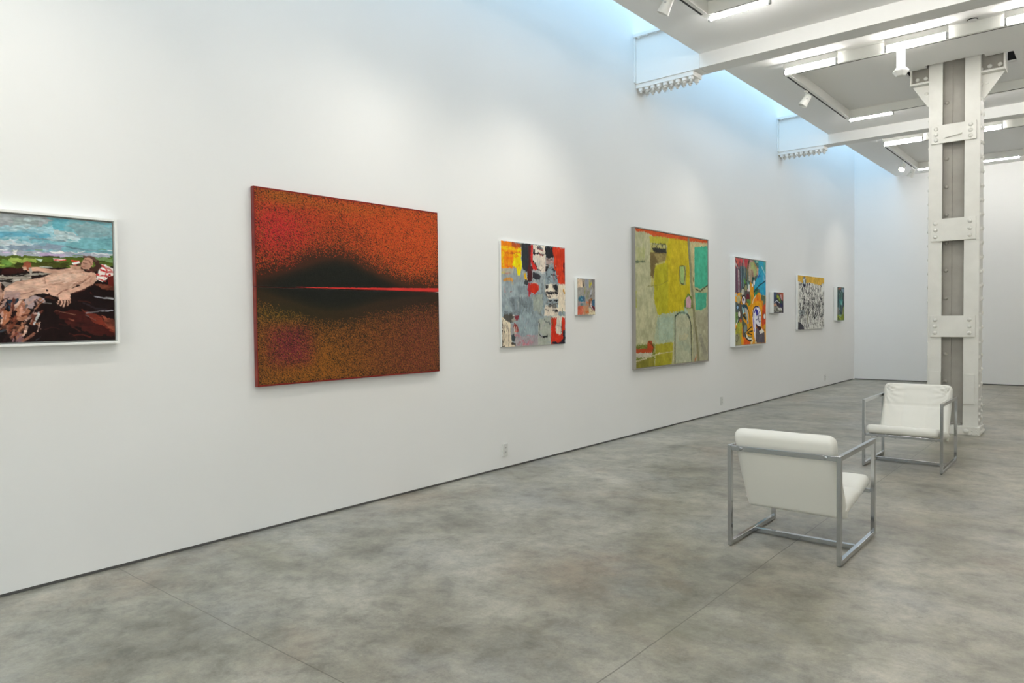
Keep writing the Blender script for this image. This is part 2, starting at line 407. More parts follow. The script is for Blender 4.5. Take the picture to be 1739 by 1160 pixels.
GF = 'fluorescent tube lights along the ceiling channels'
def fluorescent(x, y, side, label):
    """side -1: mounted on the camera side of its channel, +1: on the far side"""
    t = thing('fluorescent_light', label, 'ceiling light', (x, y, 4.50), 0, GF)
    L_ = 0.63
    bm = bmesh.new(); bx(bm, 0, L_, -0.020, 0.020, 0.055, 0.126); obj('housing', bm, 'white_metal', t, 0.003)
    for xa in (0.0, L_ - 0.022):
        bm = bmesh.new(); prism(bm, [(-0.020, 0.055), (-0.020, -0.012), (-0.012, -0.020), (0.012, -0.020), (0.020, -0.012), (0.020, 0.055)], 'x', xa, xa + 0.022)
        obj('lamp_holder', bm, 'grey_plastic', t, 0.002)
    bm = bmesh.new(); lathe(bm, [(0.010, 0), (0.0185, 0.004), (0.0185, L_ - 0.05), (0.010, L_ - 0.046)], (0.023, 0, 0.006), (1, 0, 0), 16)
    obj('tube', bm, 'tube', t, 0, True)
    return t
ROWS = [(6.95, 'far end of the nearest bay'), (9.11, 'near end of the middle bay'), (11.95, 'far end of the middle bay'), (14.11, 'near end of the far bay'), (16.95, 'far end of the far bay')]
WH = {(0, 0): 'lit tube light at the top edge, in front of the nearest beam',
      (1, 0): 'lit tube light behind the nearest beam, left one, above the first spot head',
      (1, 1): 'lit tube light above the white downlight, left of the column top',
      (1, 2): 'lit tube light cut by the right edge of the photo, above the column head',
      (2, 0): 'lit tube light left of the column, in front of the second beam',
      (3, 0): 'lit tube light left of the column, just behind the second beam',
      (3, 1): 'lit tube light showing short at the column right side, below the second beam',
      (4, 0): 'lit tube light, farthest and shortest, beside the two far spot heads',
      (4, 1): 'lit tube light right of the column, lowest one, above the back wall'}
for ri, (y, nm) in enumerate(ROWS):
    for ci in range(3 if ri < 5 else 0):
        if ri == 0 and ci > 1: continue
        x = 1.515 + 1.135 * ci
        lb = WH.get((ri, ci), 'lit tube light behind the column, %s' % nm)
        fluorescent(x, y, -1 if ri % 2 else 1, lb)
for nm, y in (('far row of the bay above the viewer', 1.95), ('near row of the bay above the viewer', -1.19), ('near row of the nearest bay', 3.81), ('far row of the nearest bay', 6.95),
              ('near row of the middle bay', 9.11), ('far row of the middle bay', 11.95), ('near row of the far bay', 14.11), ('far row of the far bay', 16.95)):
    for ci in range(4):  # unseen tubes added beyond the frame to raise the room light
        if y > 5 and ci < (2 if y < 8 else 3): continue
        fluorescent(1.515 + 1.135 * ci, y, 1, 'added lit tube light outside the picture, %s' % nm)

def spot_head(x, y, aim, label, lit=None, energy=1.0, vis=False):
    """track head: adapter, stem, yoke and tapered can aimed at the wall"""
    t = thing('track_spotlight', label, 'spotlight', (x, y, ZTR), 0, 'white track spot heads')
    bm = bmesh.new(); bx(bm, -0.016, 0.016, -0.045, 0.045, -0.022, -0.002); obj('adapter', bm, 'white_metal', t, 0.003)
    bm = bmesh.new(); lathe(bm, [(0.009, 0), (0.009, 0.055)], (0, 0, -0.020), (0, 0, -1), 12); obj('stem', bm, 'white_metal', t, 0, True)
    d = (Vector(aim) - Vector((x, y, ZTR - 0.12))).normalized()
    piv = Vector((0, 0, -0.115))
    q = d.to_track_quat('Z', 'Y')
    bm = bmesh.new(); lathe(bm, [(0.0, -0.070), (0.036, -0.066), (0.044, -0.050), (0.048, 0.02), (0.058, 0.088), (0.058, 0.092), (0.053, 0.092), (0.044, 0.03), (0.0, 0.028)], piv, d, 24)
    can = obj('lamp_can', bm, 'white_metal', t, 0, True)
    for s in (-1, 1):
        side = q @ Vector((1, 0, 0))
        bm = bmesh.new(); lathe(bm, [(0.010, 0.0), (0.010, 0.012)], piv + side * (0.042 * s), side * s, 10); obj('yoke_pin', bm, 'grey_plastic', can, 0, True)
        bm = bmesh.new()
        a = piv + side * (0.055 * s); b = Vector((0, 0, -0.070))
        n = Vector((0, 0, 1)).cross(side).normalized() * 0.008; w3 = side * 0.002
        vs = [bm.verts.new(p) for p in (a - n - w3, a + n - w3, a + n + w3, a - n + w3, b - n - w3, b + n - w3, b + n + w3, b - n + w3)]
        for f in ((0, 1, 2, 3), (4, 5, 6, 7), (0, 1, 5, 4), (1, 2, 6, 5), (2, 3, 7, 6), (3, 0, 4, 7)): bm.faces.new([vs[i] for i in f])
        obj('yoke_arm', bm, 'white_metal', t)
    bm = bmesh.new(); lathe(bm, [(0.0, 0.0), (0.034, 0.0), (0.038, 0.012), (0.030, 0.020), (0.0, 0.020)], piv + d * 0.045, d, 20)
    obj('lens', bm, 'bulb_and_body_glow' if vis else 'grey_plastic', can, 0, True)
    ld = bpy.data.lights.new('spot_beam', 'SPOT'); ld.energy = SPOT_POWER * energy; ld.spot_size = math.radians(80); ld.spot_blend = 1.0
    ld.shadow_soft_size = 0.025; ld.color = (1.0, 0.93, 0.82)
    lo = bpy.data.objects.new('spot_beam', ld); COL.objects.link(lo); lo.parent = t
    lo.location = piv + d * 0.10; lo.rotation_euler = (-d).to_track_quat('Z', 'Y').to_euler()
    return t
spot_head(1.50, 6.10, (0.03, 5.95, 1.75), 'white track spot head at the top edge, in the nearest ceiling bay')
spot_head(1.50, 10.00, (0.03, 9.2, 1.75), 'white track spot head in the middle bay, left of the column, above the skylight edge')
spot_head(1.50, 15.75, (0.9, 13.2, 1.4), 'white track spot head with its round lit lens facing the viewer', vis=True, energy=0.6)
spot_head(1.50, 16.55, (0.03, 16.8, 1.7), 'grey-shaded track spot head farthest back, beside the last tube light')
OUT = 'white track spot head above the picture, lighting the %s'
for x, y, aim, lb in ((1.50, 4.35, (0.03, 4.1, 1.75), 'red and black painting, right half'), (1.50, 4.05, (0.03, 3.1, 1.75), 'red and black painting, left half'),
                      (1.50, 5.20, (0.03, 5.6, 1.8), 'grey and red abstract')):
    spot_head(x, y, aim, OUT % lb)
t = track(-1.1, 1.86, 'white lighting channel frame above the viewer, outside the picture', near_run=False)
spot_head(1.50, 1.55, (0.03, 1.4, 1.75), OUT % 'framed reclining figure')
spot_head(1.50, 1.10, (0.03, 0.6, 1.75), OUT % 'left part of the wall')

# downlight on the near channel; its body glow stands in for tube light
t = thing('downlight', 'bright white cylinder downlight with faceted shade, hanging left of the column head', 'spotlight', (2.80, 9.20, ZTR))
bm = bmesh.new(); bx(bm, -0.045, 0.045, -0.016, 0.016, -0.022, -0.002); obj('adapter', bm, 'white_metal', t, 0.003)
bm = bmesh.new(); lathe(bm, [(0.040, 0), (0.042, 0.01), (0.042, 0.165)], (0, 0, -0.020), (0, 0, -1), 24); obj('cylinder_body', bm, 'bulb_and_body_glow', t, 0, True)
bm = bmesh.new(); lathe(bm, [(0.042, 0), (0.086, 0.045), (0.086, 0.055), (0.050, 0.104), (0.030, 0.106)], (0, 0, -0.189), (0, 0, -1), 6); obj('faceted_shade', bm, 'white_metal', t, 0.002)

# round cover plate in the ceiling
t = thing('sprinkler_cover', 'small round white cover plate on the ceiling between two tube lights', 'ceiling plate', (3.50, 9.112, ZC))
bm = bmesh.new(); lathe(bm, [(0.050, 0.0), (0.050, 0.010)], (0, 0, 0), (0, 0, -1), 28); obj('painted_gap_shade', bm, 'dark', t, 0, True)  # dark disc painted in place of the shade in the recess
bm = bmesh.new(); lathe(bm, [(0.046, 0.010), (0.046, 0.014), (0.040, 0.018), (0, 0.018)], (0, 0, 0), (0, 0, -1), 28); obj('cover_disc', bm, 'ceiling', t, 0, True)

# ------------------------------------------------------------------ armchairs
def ring(bm, y0, y1, z0, z1, t, x0, x1):
    O = [(y0, z0), (y1, z0), (y1, z1), (y0, z1)]; I = [(y0 + t, z0 + t), (y1 - t, z0 + t), (y1 - t, z1 - t), (y0 + t, z1 - t)]
    V = {}
    for k, pts in (('o', O), ('i', I)):
        for s, x in (('a', x0), ('b', x1)): V[k + s] = [bm.verts.new((x, p[0], p[1])) for p in pts]
    for i in range(4):
        j = (i + 1) % 4
        bm.faces.new((V['oa'][i], V['oa'][j], V['ob'][j], V['ob'][i])); bm.faces.new((V['ia'][i], V['ib'][i], V['ib'][j], V['ia'][j]))
        bm.faces.new((V['oa'][i], V['ia'][i], V['ia'][j], V['oa'][j])); bm.faces.new((V['ob'][i], V['ob'][j], V['ib'][j], V['ib'][i]))

def cushion(name, line, half, W, parent, seams_s=(), seams_t=(), front=1, wrinkle=0.0, ns=64, nt_=72, round_end=0.0, round_start=0.0):
    """padded slab following a bent centre line (y,z); rounded on all edges, stitched seams on the front side"""
    L_ = [0.0]
    for a, b in zip(line, line[1:]): L_.append(L_[-1] + math.hypot(b[0] - a[0], b[1] - a[1]))
    tot = L_[-1]
    def at(s):
        s = min(max(s, 0), 1) * tot
        for i in range(len(line) - 1):
            if s <= L_[i + 1] + 1e-9:
                f = (s - L_[i]) / (L_[i + 1] - L_[i]); a, b = line[i], line[i + 1]
                return (a[0] + (b[0] - a[0]) * f, a[1] + (b[1] - a[1]) * f)
        return line[-1]
    ph = lambda k, n: -math.cos(math.pi * k / n)
    bm = bmesh.new(); sheets = []
    rs = half / tot * 1.1 * 2; rt = half / (W / 2) * 1.0
    def edge(v, r):       # 0 at |v|=1, 1 inside by r : quarter-ellipse rim
        d = (1 - abs(v)) / r
        return 1.0 if d >= 1 else math.sqrt(max(0.0, 1 - (1 - d) ** 2.4))
    for side in (1, -1):
        g = []
        for i in range(ns + 1):
            sv = ph(i, ns); s = (sv + 1) / 2; row = []
            y, z = at(s); ya, za = at(s - 0.04); yb, zb = at(s + 0.04)
            dy, dz = yb - ya, zb - za; l = math.hypot(dy, dz); ny, nz = -dz / l, dy / l
            for j in range(nt_ + 1):
                tv = ph(j, nt_)
                e = edge(sv, rs) * edge(tv, rt)
                h = half * e
                if side == front:
                    for q in seams_s: h -= 0.009 * math.exp(-((s - q) * tot / 0.007) ** 2) * e; h -= 0.010 * math.exp(-((s - q) * tot / 0.05) ** 2) * e
                    for q in seams_t: h -= 0.006 * math.exp(-((tv - q) * W / 2 / 0.006) ** 2) * e; h -= 0.006 * math.exp(-((tv - q) * W / 2 / 0.04) ** 2) * e
                    if wrinkle:
                        for cs, ct in ((0.80, -0.95), (0.80, 0.95), (0.97, 0.98), (0.97, -0.98)):
                            ds, dt = (s - cs) * tot, (tv - ct) * W / 2; rr = math.hypot(ds, dt); an = math.atan2(ds, dt)
                            h += wrinkle * math.sin(an * 13 + cs * 20) * math.exp(-(rr / 0.16) ** 2) * min(1, rr / 0.05) * e
                x = tv * W / 2
                for on, dd in ((round_end, (1 - s) * tot), (round_start, s * tot)):
                    if on and dd < on: x *= 1 - (on - math.sqrt(max(0, on * on - (on - dd) ** 2))) / (W / 2)
                row.append((x, y + ny * h * side, z + nz * h * side))
            g.append(row)
        sheets.append(g)
    A = [[bm.verts.new(p) for p in r] for r in sheets[0]]; B = []
    for i, r in enumerate(sheets[1]):
        B.append([A[i][j] if i in (0, ns) or j in (0, nt_) else bm.verts.new(p) for j, p in enumerate(r)])
    for G, fl in ((A, False), (B, True)):
        for i in range(ns):
            for j in range(nt_):
                f = (G[i][j], G[i][j + 1], G[i + 1][j + 1], G[i + 1][j]); bm.faces.new(f[::-1] if fl else f)
    o = obj(name, bm, 'leather', parent)
    for p in o.data.polygons: p.use_smooth = True
    return o

def armchair(label, loc, rz):
    t = thing('lounge_chair', label, 'armchair', loc, rz, 'white leather and chrome lounge chairs')
    D, H, W = 0.815, 0.664, 0.702
    for s in (-1, 1):
        bm = bmesh.new(); ring(bm, 0.0, D, 0.004, H, 0.030, s * W / 2, s * (W / 2 - 0.025)); sf = obj('side_frame', bm, 'chrome', t, 0.0018)
        for yy in (0.015, D - 0.015):
            bm = bmesh.new(); lathe(bm, [(0.009, 0.0), (0.009, 0.0045)], (s * (W / 2 - 0.0125), yy, -0.0003), (0, 0, 1), 12); obj('glide', bm, 'dark', sf)
    i = W / 2 - 0.025
    box('cross_bar', (-i, i, 0.385, 0.415, 0.006, 0.034), 'chrome', t, 0.0015)
    br = box('back_rail', (-i, i, 0.002, 0.014, 0.630, 0.662), 'chrome', t, 0.0015)
    for s in (-1, 1):
        bm = bmesh.new(); lathe(bm, [(0.0105, 0), (0.0105, 0.004), (0.007, 0.007), (0, 0.0075)], (s * 0.262, 0.002, 0.646), (0, -1, 0), 16); obj('bolt', bm, 'chrome', br, 0, True)
        bm = bmesh.new(); bx(bm, s * i, s * (i - 0.020), 0.014, 0.030, 0.634, 0.660); obj('rail_clip', bm, 'chrome', br, 0.002)
    sr = box('seat_rail', (-i, i, 0.755, 0.785, 0.300, 0.325), 'chrome', t, 0.0015)
    for x in (-0.29, -0.25, 0.06, 0.22, 0.27):
        bm = bmesh.new(); lathe(bm, [(0.009, 0), (0.009, 0.004), (0.004, 0.007)], (x, 0.77, 0.300), (0, 0, -1), 12); obj('bolt', bm, 'chrome', sr, 0, True)
    cushion('seat', [(0.235, 0.285), (0.30, 0.292), (0.45, 0.318), (0.60, 0.344), (0.72, 0.366), (0.812, 0.378)], 0.044, 0.640, t, (0.55,), (-0.36, 0.36), front=1, round_end=0.035)
    cushion('backrest', [(0.285, 0.232), (0.262, 0.270), (0.205, 0.38), (0.140, 0.50), (0.085, 0.62), (0.052, 0.70), (0.035, 0.775)], 0.046, 0.630, t, (0.60,), (-0.36, 0.36), front=-1, wrinkle=0.007, round_end=0.05)
    return t
armchair('white leather and chrome lounge chair seen from behind, nearer of the two', (3.105, 4.50, 0), 0)
armchair('white leather and chrome lounge chair facing the viewer, in front of the column', (3.120, 8.535, 0), math.pi)

# ------------------------------------------------------------------ electrical outlets
def outlet(y, label):
    t = thing('wall_outlet', label, 'outlet', (0.0, y, 0.193), 0, 'outlets low on the left wall')
    bm = bmesh.new(); bx(bm, 0.0, 0.011, -0.038, 0.038, -0.062, 0.062); pl = obj('cover_plate', bm, 'outlet', t, 0.003)
    for z in (-0.022, 0.022):
        bm = bmesh.new(); lathe(bm, [(0.017, 0), (0.017, 0.003), (0, 0.003)], (0.011, 0, z), (1, 0, 0), 16); so = obj('socket', bm, 'outlet', t, 0)
        bm = bmesh.new()
        for dy in (-0.006, 0.006): bx(bm, 0.0135, 0.0146, dy - 0.0015, dy + 0.0015, z - 0.006, z + 0.006)
        obj('socket_slots', bm, 'dark', so)
    return t
outlet(5.472, 'white wall outlet nearest the viewer, low below the grey and red abstract')
outlet(10.68, 'white wall outlet low on the wall, between the tan painting and the chairs')
outlet(15.92, 'farthest white wall outlet, tiny, low below the last paintings')

# ------------------------------------------------------------------ painted canvases
PAINT = {
'p1': [
  ('p',[(-0.087,-0.183),(1.079,-0.09),(1.056,0.744),(-0.118,0.849)],'180c0a',0,1),
  ('p',[(-0.087,-0.183),(1.087,-0.063),(1.062,0.188),(-0.1,0.251)],'76a8b2',0.004,1),
  ('p',[(0.083,-0.126),(0.648,-0.017),(0.707,0.028),(0.609,0.067),(0.263,0.11),(-0.094,0.038)],'969ca0',0.02,1),
  ('p',[(0.509,0.014),(0.64,0.0),(0.631,0.057),(0.507,0.084)],'8a9898',0.02,0.8),
  ('p',[(0.138,0.09),(0.536,0.057),(0.707,0.05),(0.728,0.113),(0.394,0.147)],'9cc2cc',0.02,0.9),
  ('p',[(0.716,-0.016),(0.794,-0.002),(0.76,0.071),(0.706,0.067)],'62a6b6',0.01,0.9),
  ('p',[(0.777,0.03),(0.89,0.011),(1.05,0.019),(1.048,0.069),(0.855,0.099)],'82a0a6',0.02,0.9),
  ('s',[(0.198,0.133),(0.464,0.113),(0.578,0.101),(0.682,0.112)],'5f9fb6',0.01,0.9,0.03),
  ('p',[(0.714,0.071),(0.792,0.068),(0.855,0.099),(0.814,0.124),(0.728,0.122)],'b6c6c8',0.012,0.95),
  ('p',[(0.075,0.172),(0.463,0.142),(0.651,0.138),(0.681,0.147),(0.606,0.169),(0.134,0.206)],'c2ccd0',0.012,1),
  ('s',[(0.592,0.128),(0.682,0.125),(0.774,0.129)],'6f8088',0.006,0.8,0.008),
  ('p',[(0.074,0.206),(0.606,0.165),(0.681,0.147),(0.781,0.157),(0.742,0.181),(0.134,0.225)],'7f90a0',0.01,1),
  ('p',[(0.775,0.118),(1.048,0.097),(1.05,0.182),(0.885,0.181),(0.781,0.161)],'6ea4ac',0.01,0.9),
  ('s',[(0.781,0.161),(0.885,0.174),(1.05,0.18)],'58747c',0.006,0.8,0.01),
  ('s',[(0.715,0.107),(0.774,0.131),(0.841,0.126)],'b4c8cc',0.01,0.55,0.0065),
  ('s',[(0.856,0.029),(0.882,0.015),(0.91,0.011)],'a8bcc0',0.01,0.55,0.0119),
  ('s',[(0.582,0.018),(0.625,0.011),(0.668,0.02)],'b4c8cc',0.01,0.55,0.0199),
  ('s',[(0.461,0.139),(0.486,0.15),(0.513,0.157)],'8fb4bc',0.01,0.55,0.008),
  ('s',[(0.988,-0.04),(1.024,-0.044),(1.058,-0.035)],'a8bcc0',0.01,0.55,0.011),
  ('s',[(0.689,0.121),(0.724,0.118),(0.756,0.097)],'b4c8cc',0.01,0.55,0.0171),
  ('s',[(0.548,0.066),(0.573,0.065),(0.598,0.07)],'8fb4bc',0.01,0.55,0.0156),
  ('s',[(0.733,0.109),(0.76,0.11),(0.786,0.115)],'7c98a0',0.01,0.55,0.0109),
  ('s',[(0.512,0.086),(0.585,0.067),(0.655,0.089)],'b4c8cc',0.01,0.55,0.018),
  ('s',[(0.366,0.153),(0.404,0.154),(0.442,0.152)],'8fb4bc',0.01,0.55,0.0061),
  ('s',[(0.798,0.087),(0.833,0.098),(0.872,0.095)],'8a9aa0',0.01,0.55,0.0134),
  ('s',[(0.545,0.092),(0.608,0.079),(0.669,0.094)],'6fa6b4',0.01,0.55,0.018),
  ('s',[(0.898,-0.027),(0.942,-0.021),(0.987,-0.02)],'6fa6b4',0.01,0.55,0.0207),
  ('s',[(0.531,0.126),(0.557,0.13),(0.583,0.127)],'8fb4bc',0.01,0.55,0.0109),
  ('s',[(0.717,0.114),(0.781,0.098),(0.844,0.111)],'b4c8cc',0.01,0.55,0.0156),
  ('s',[(0.377,0.136),(0.413,0.139),(0.448,0.153)],'a8bcc0',0.01,0.55,0.0164),
  ('s',[(0.367,0.157),(0.428,0.159),(0.484,0.187)],'a8bcc0',0.01,0.55,0.0177),
  ('s',[(0.753,0.122),(0.782,0.123),(0.811,0.126)],'b4c8cc',0.01,0.55,0.0084),
  ('s',[(0.505,0.059),(0.57,0.082),(0.636,0.109)],'7c98a0',0.01,0.55,0.0138),
  ('s',[(0.539,0.051),(0.583,0.063),(0.631,0.053)],'8a9aa0',0.01,0.55,0.0078),
  ('s',[(0.979,0.081),(1.01,0.074),(1.042,0.074)],'8a9aa0',0.01,0.55,0.0185),
  ('s',[(0.548,0.134),(0.608,0.144),(0.672,0.14)],'6fa6b4',0.01,0.55,0.0166),
  ('s',[(0.55,0.122),(0.61,0.13),(0.673,0.123)],'6fa6b4',0.01,0.55,0.0107),
  ('s',[(0.773,0.082),(0.796,0.087),(0.819,0.092)],'7c98a0',0.01,0.55,0.01),
  ('s',[(0.518,0.066),(0.557,0.052),(0.598,0.049)],'b4c8cc',0.01,0.55,0.0115),
  ('s',[(0.536,0.144),(0.601,0.154),(0.669,0.15)],'6fa6b4',0.01,0.55,0.0216),
  ('p',[(-0.1,0.238),(0.461,0.198),(1.05,0.185),(1.049,0.212),(0.072,0.257)],'9ca0ae',0.006,1),
  ('s',[(0.7,0.2),(0.725,0.201),(0.751,0.202)],'9cb0b8',0.002,0.9,0.0048),
  ('s',[(0.804,0.189),(0.822,0.195),(0.842,0.192)],'e6e4e0',0.002,0.9,0.0041),
  ('s',[(0.568,0.21),(0.594,0.206),(0.619,0.21)],'6a8a5c',0.002,0.9,0.0043),
  ('s',[(0.789,0.185),(0.81,0.185),(0.83,0.182)],'e6e4e0',0.002,0.9,0.0022),
  ('s',[(1.002,0.167),(1.031,0.167),(1.061,0.167)],'e6e4e0',0.002,0.9,0.0042),
  ('s',[(0.675,0.198),(0.693,0.198),(0.711,0.197)],'7c94a4',0.002,0.9,0.003),
  ('s',[(0.414,0.216),(0.42,0.217),(0.425,0.215)],'dcdad6',0.002,0.9,0.0035),
  ('s',[(0.735,0.191),(0.746,0.191),(0.756,0.191)],'7c94a4',0.002,0.9,0.0058),
  ('s',[(0.995,0.197),(1.016,0.193),(1.037,0.192)],'6a8a5c',0.002,0.9,0.0026),
  ('s',[(0.634,0.204),(0.642,0.203),(0.65,0.204)],'8a9aae',0.002,0.9,0.0024),
  ('s',[(0.952,0.164),(0.972,0.161),(0.992,0.165)],'6a8a5c',0.002,0.9,0.0045),
  ('s',[(0.629,0.203),(0.638,0.202),(0.647,0.203)],'e6e4e0',0.002,0.9,0.0059),
  ('s',[(0.622,0.218),(0.642,0.216),(0.663,0.219)],'dcdad6',0.002,0.9,0.003),
  ('s',[(0.589,0.225),(0.603,0.224),(0.618,0.226)],'dcdad6',0.002,0.9,0.0039),
  ('s',[(0.808,0.212),(0.815,0.212),(0.823,0.212)],'6a8a5c',0.002,0.9,0.0039),
  ('s',[(0.555,0.225),(0.576,0.222),(0.597,0.225)],'b8a4bc',0.002,0.9,0.0031),
  ('s',[(0.84,0.187),(0.856,0.187),(0.873,0.18)],'dcdad6',0.002,0.9,0.0055),
  ('s',[(0.419,0.205),(0.428,0.206),(0.438,0.205)],'9cb0b8',0.002,0.9,0.0045),
  ('s',[(0.715,0.2),(0.733,0.194),(0.75,0.197)],'e6e4e0',0.002,0.9,0.003),
  ('s',[(0.813,0.177),(0.833,0.174),(0.853,0.179)],'8a9aae',0.002,0.9,0.0037),
  ('s',[(0.655,0.207),(0.669,0.21),(0.684,0.206)],'e6e4e0',0.002,0.9,0.0035),
  ('s',[(0.804,0.204),(0.83,0.201),(0.856,0.199)],'7c94a4',0.002,0.9,0.005),
  ('s',[(0.909,0.196),(0.932,0.2),(0.956,0.193)],'e6e4e0',0.002,0.9,0.0026),
  ('s',[(0.811,0.208),(0.838,0.209),(0.866,0.208)],'6a8a5c',0.002,0.9,0.0037),
  ('s',[(0.893,0.171),(0.916,0.173),(0.94,0.171)],'9cb0b8',0.002,0.9,0.0021),
  ('s',[(0.658,0.186),(0.671,0.187),(0.684,0.188)],'dcdad6',0.002,0.9,0.0025),
  ('s',[(0.538,0.216),(0.544,0.216),(0.551,0.217)],'b8a4bc',0.002,0.9,0.0057),
  ('s',[(0.503,0.202),(0.524,0.196),(0.545,0.2)],'6a8a5c',0.002,0.9,0.0029),
  ('s',[(0.465,0.211),(0.48,0.213),(0.496,0.211)],'b8a4bc',0.002,0.9,0.0055),
  ('s',[(0.408,0.204),(0.425,0.204),(0.443,0.204)],'9cb0b8',0.002,0.9,0.0034),
  ('s',[(0.619,0.189),(0.637,0.189),(0.655,0.188)],'6a8a5c',0.002,0.9,0.0056),
  ('s',[(0.74,0.188),(0.746,0.187),(0.751,0.188)],'7c94a4',0.002,0.9,0.0053),
  ('s',[(0.704,0.186),(0.725,0.182),(0.746,0.186)],'9cb0b8',0.002,0.9,0.0049),
  ('s',[(0.612,0.209),(0.617,0.21),(0.621,0.21)],'e6e4e0',0.002,0.9,0.004),
  ('p',[(0.642,0.205),(0.772,0.201),(0.772,0.216),(0.634,0.221)],'b09ab8',0.006,0.9),
  ('p',[(0.687,0.194),(0.757,0.187),(0.772,0.199),(0.702,0.203)],'e4e0dc',0.006,1),
  ('p',[(0.511,0.193),(0.532,0.192),(0.53,0.222),(0.516,0.223)],'d8d6d2',0.004,0.9),
  ('s',[(0.91,0.19),(1.036,0.19)],'dcdcdc',0.006,0.9,0.006),
  ('s',[(0.325,0.209),(0.489,0.196)],'e6e6e6',0.006,0.9,0.005),
  ('p',[(-0.1,0.262),(0.391,0.233),(0.604,0.223),(0.852,0.219),(1.049,0.207),(1.048,0.253),(0.85,0.29),(0.07,0.34)],'4a5a1e',0.008,1),
  ('p',[(0.488,0.244),(0.626,0.238),(0.622,0.257),(0.502,0.268)],'8a9c4a',0.012,1),
  ('p',[(0.133,0.26),(0.425,0.247),(0.417,0.276),(0.132,0.299)],'7c9040',0.015,1),
  ('p',[(0.46,0.249),(0.481,0.248),(0.508,0.28),(0.459,0.295)],'62863c',0.01,0.9),
  ('p',[(0.615,0.237),(0.656,0.239),(0.644,0.255)],'bcd0bc',0.004,1),
  ('p',[(0.917,0.21),(1.049,0.212),(1.048,0.24),(0.933,0.232)],'6f8a5a',0.01,0.9),
  ('p',[(1.002,0.192),(1.049,0.198),(1.048,0.235),(1.027,0.227)],'3f6a38',0.008,0.9),
  ('p',[(0.709,0.231),(0.772,0.23),(0.763,0.246),(0.713,0.246)],'d8d2cc',0.004,1),
  ('s',[(0.713,0.241),(0.771,0.239)],'c0302a',0.006,0.9,0.007),
  ('s',[(0.807,0.241),(0.843,0.242)],'c0302a',0.004,0.95,0.008),
  ('p',[(0.53,0.262),(0.787,0.251),(0.77,0.285),(0.515,0.305)],'3a3c14',0.01,0.9),
  ('s',[(0.519,0.282),(0.552,0.27),(0.586,0.277)],'2c3412',0.004,0.85,0.0074),
  ('s',[(0.907,0.264),(0.931,0.269),(0.956,0.265)],'2c3412',0.004,0.85,0.0075),
  ('s',[(0.984,0.242),(1.016,0.241),(1.049,0.244)],'3c4c18',0.004,0.85,0.0044),
  ('s',[(0.948,0.249),(0.987,0.245),(1.027,0.246)],'3c4c18',0.004,0.85,0.0073),
  ('s',[(0.775,0.267),(0.801,0.264),(0.827,0.258)],'242a10',0.004,0.85,0.0064),
  ('s',[(0.512,0.234),(0.52,0.233),(0.528,0.235)],'5c7a2c',0.004,0.85,0.0042),
  ('s',[(0.934,0.235),(0.959,0.24),(0.986,0.235)],'5c7a2c',0.004,0.85,0.0067),
  ('s',[(0.589,0.253),(0.602,0.254),(0.616,0.253)],'5c7a2c',0.004,0.85,0.0034),
  ('s',[(0.907,0.237),(0.946,0.24),(0.986,0.233)],'2c3412',0.004,0.85,0.007),
  ('s',[(0.659,0.223),(0.699,0.22),(0.738,0.222)],'242a10',0.004,0.85,0.0086),
  ('s',[(0.399,0.26),(0.43,0.259),(0.461,0.263)],'8aa046',0.004,0.85,0.0057),
  ('s',[(0.839,0.222),(0.854,0.217),(0.87,0.221)],'2c3412',0.004,0.85,0.0044),
  ('s',[(0.767,0.271),(0.782,0.269),(0.796,0.27)],'242a10',0.004,0.85,0.0034),
  ('s',[(0.675,0.269),(0.689,0.264),(0.703,0.265)],'6a6c30',0.004,0.85,0.0033),
  ('s',[(0.632,0.278),(0.666,0.278),(0.7,0.281)],'6a6c30',0.004,0.85,0.0033),
  ('s',[(0.894,0.258),(0.922,0.266),(0.953,0.259)],'8aa046',0.004,0.85,0.0073),
  ('s',[(0.948,0.235),(0.966,0.231),(0.984,0.236)],'2c3412',0.004,0.85,0.0054),
  ('s',[(0.423,0.282),(0.444,0.284),(0.465,0.282)],'8aa046',0.004,0.85,0.0083),
  ('s',[(0.509,0.261),(0.519,0.259),(0.528,0.259)],'6a6c30',0.004,0.85,0.0036),
  ('s',[(1.014,0.211),(1.025,0.213),(1.037,0.212)],'5c7a2c',0.004,0.85,0.0067),
  ('s',[(0.704,0.25),(0.733,0.251),(0.763,0.245)],'3c4c18',0.004,0.85,0.0085),
  ('s',[(0.783,0.268),(0.827,0.268),(0.871,0.265)],'5c7a2c',0.004,0.85,0.0038),
  ('s',[(0.455,0.277),(0.466,0.275),(0.477,0.278)],'2c3412',0.004,0.85,0.0045),
  ('s',[(0.866,0.27),(0.899,0.264),(0.932,0.266)],'8aa046',0.004,0.85,0.006),
  ('p',[(-0.102,0.332),(0.459,0.296),(0.544,0.295),(0.639,0.291),(0.786,0.28),(0.883,0.271),(0.999,0.302),(1.063,0.317),(1.065,0.753),(-0.115,0.775)],'180b0a',0.01,1),
  ('s',[(0.642,0.44),(0.661,0.444),(0.68,0.449)],'100a0c',0.004,0.8,0.0052),
  ('s',[(0.591,0.444),(0.647,0.46),(0.694,0.498)],'0e0808',0.004,0.8,0.0032),
  ('s',[(0.925,0.554),(0.971,0.579),(1.012,0.616)],'541e14',0.004,0.8,0.0087),
  ('s',[(0.833,0.474),(0.865,0.473),(0.895,0.484)],'3a1812',0.004,0.8,0.0065),
  ('s',[(0.738,0.397),(0.756,0.397),(0.771,0.406)],'3a1812',0.004,0.8,0.0039),
  ('s',[(0.752,0.462),(0.813,0.444),(0.875,0.458)],'0e0808',0.004,0.8,0.0067),
  ('s',[(0.736,0.453),(0.779,0.489),(0.83,0.513)],'100a0c',0.004,0.8,0.0037),
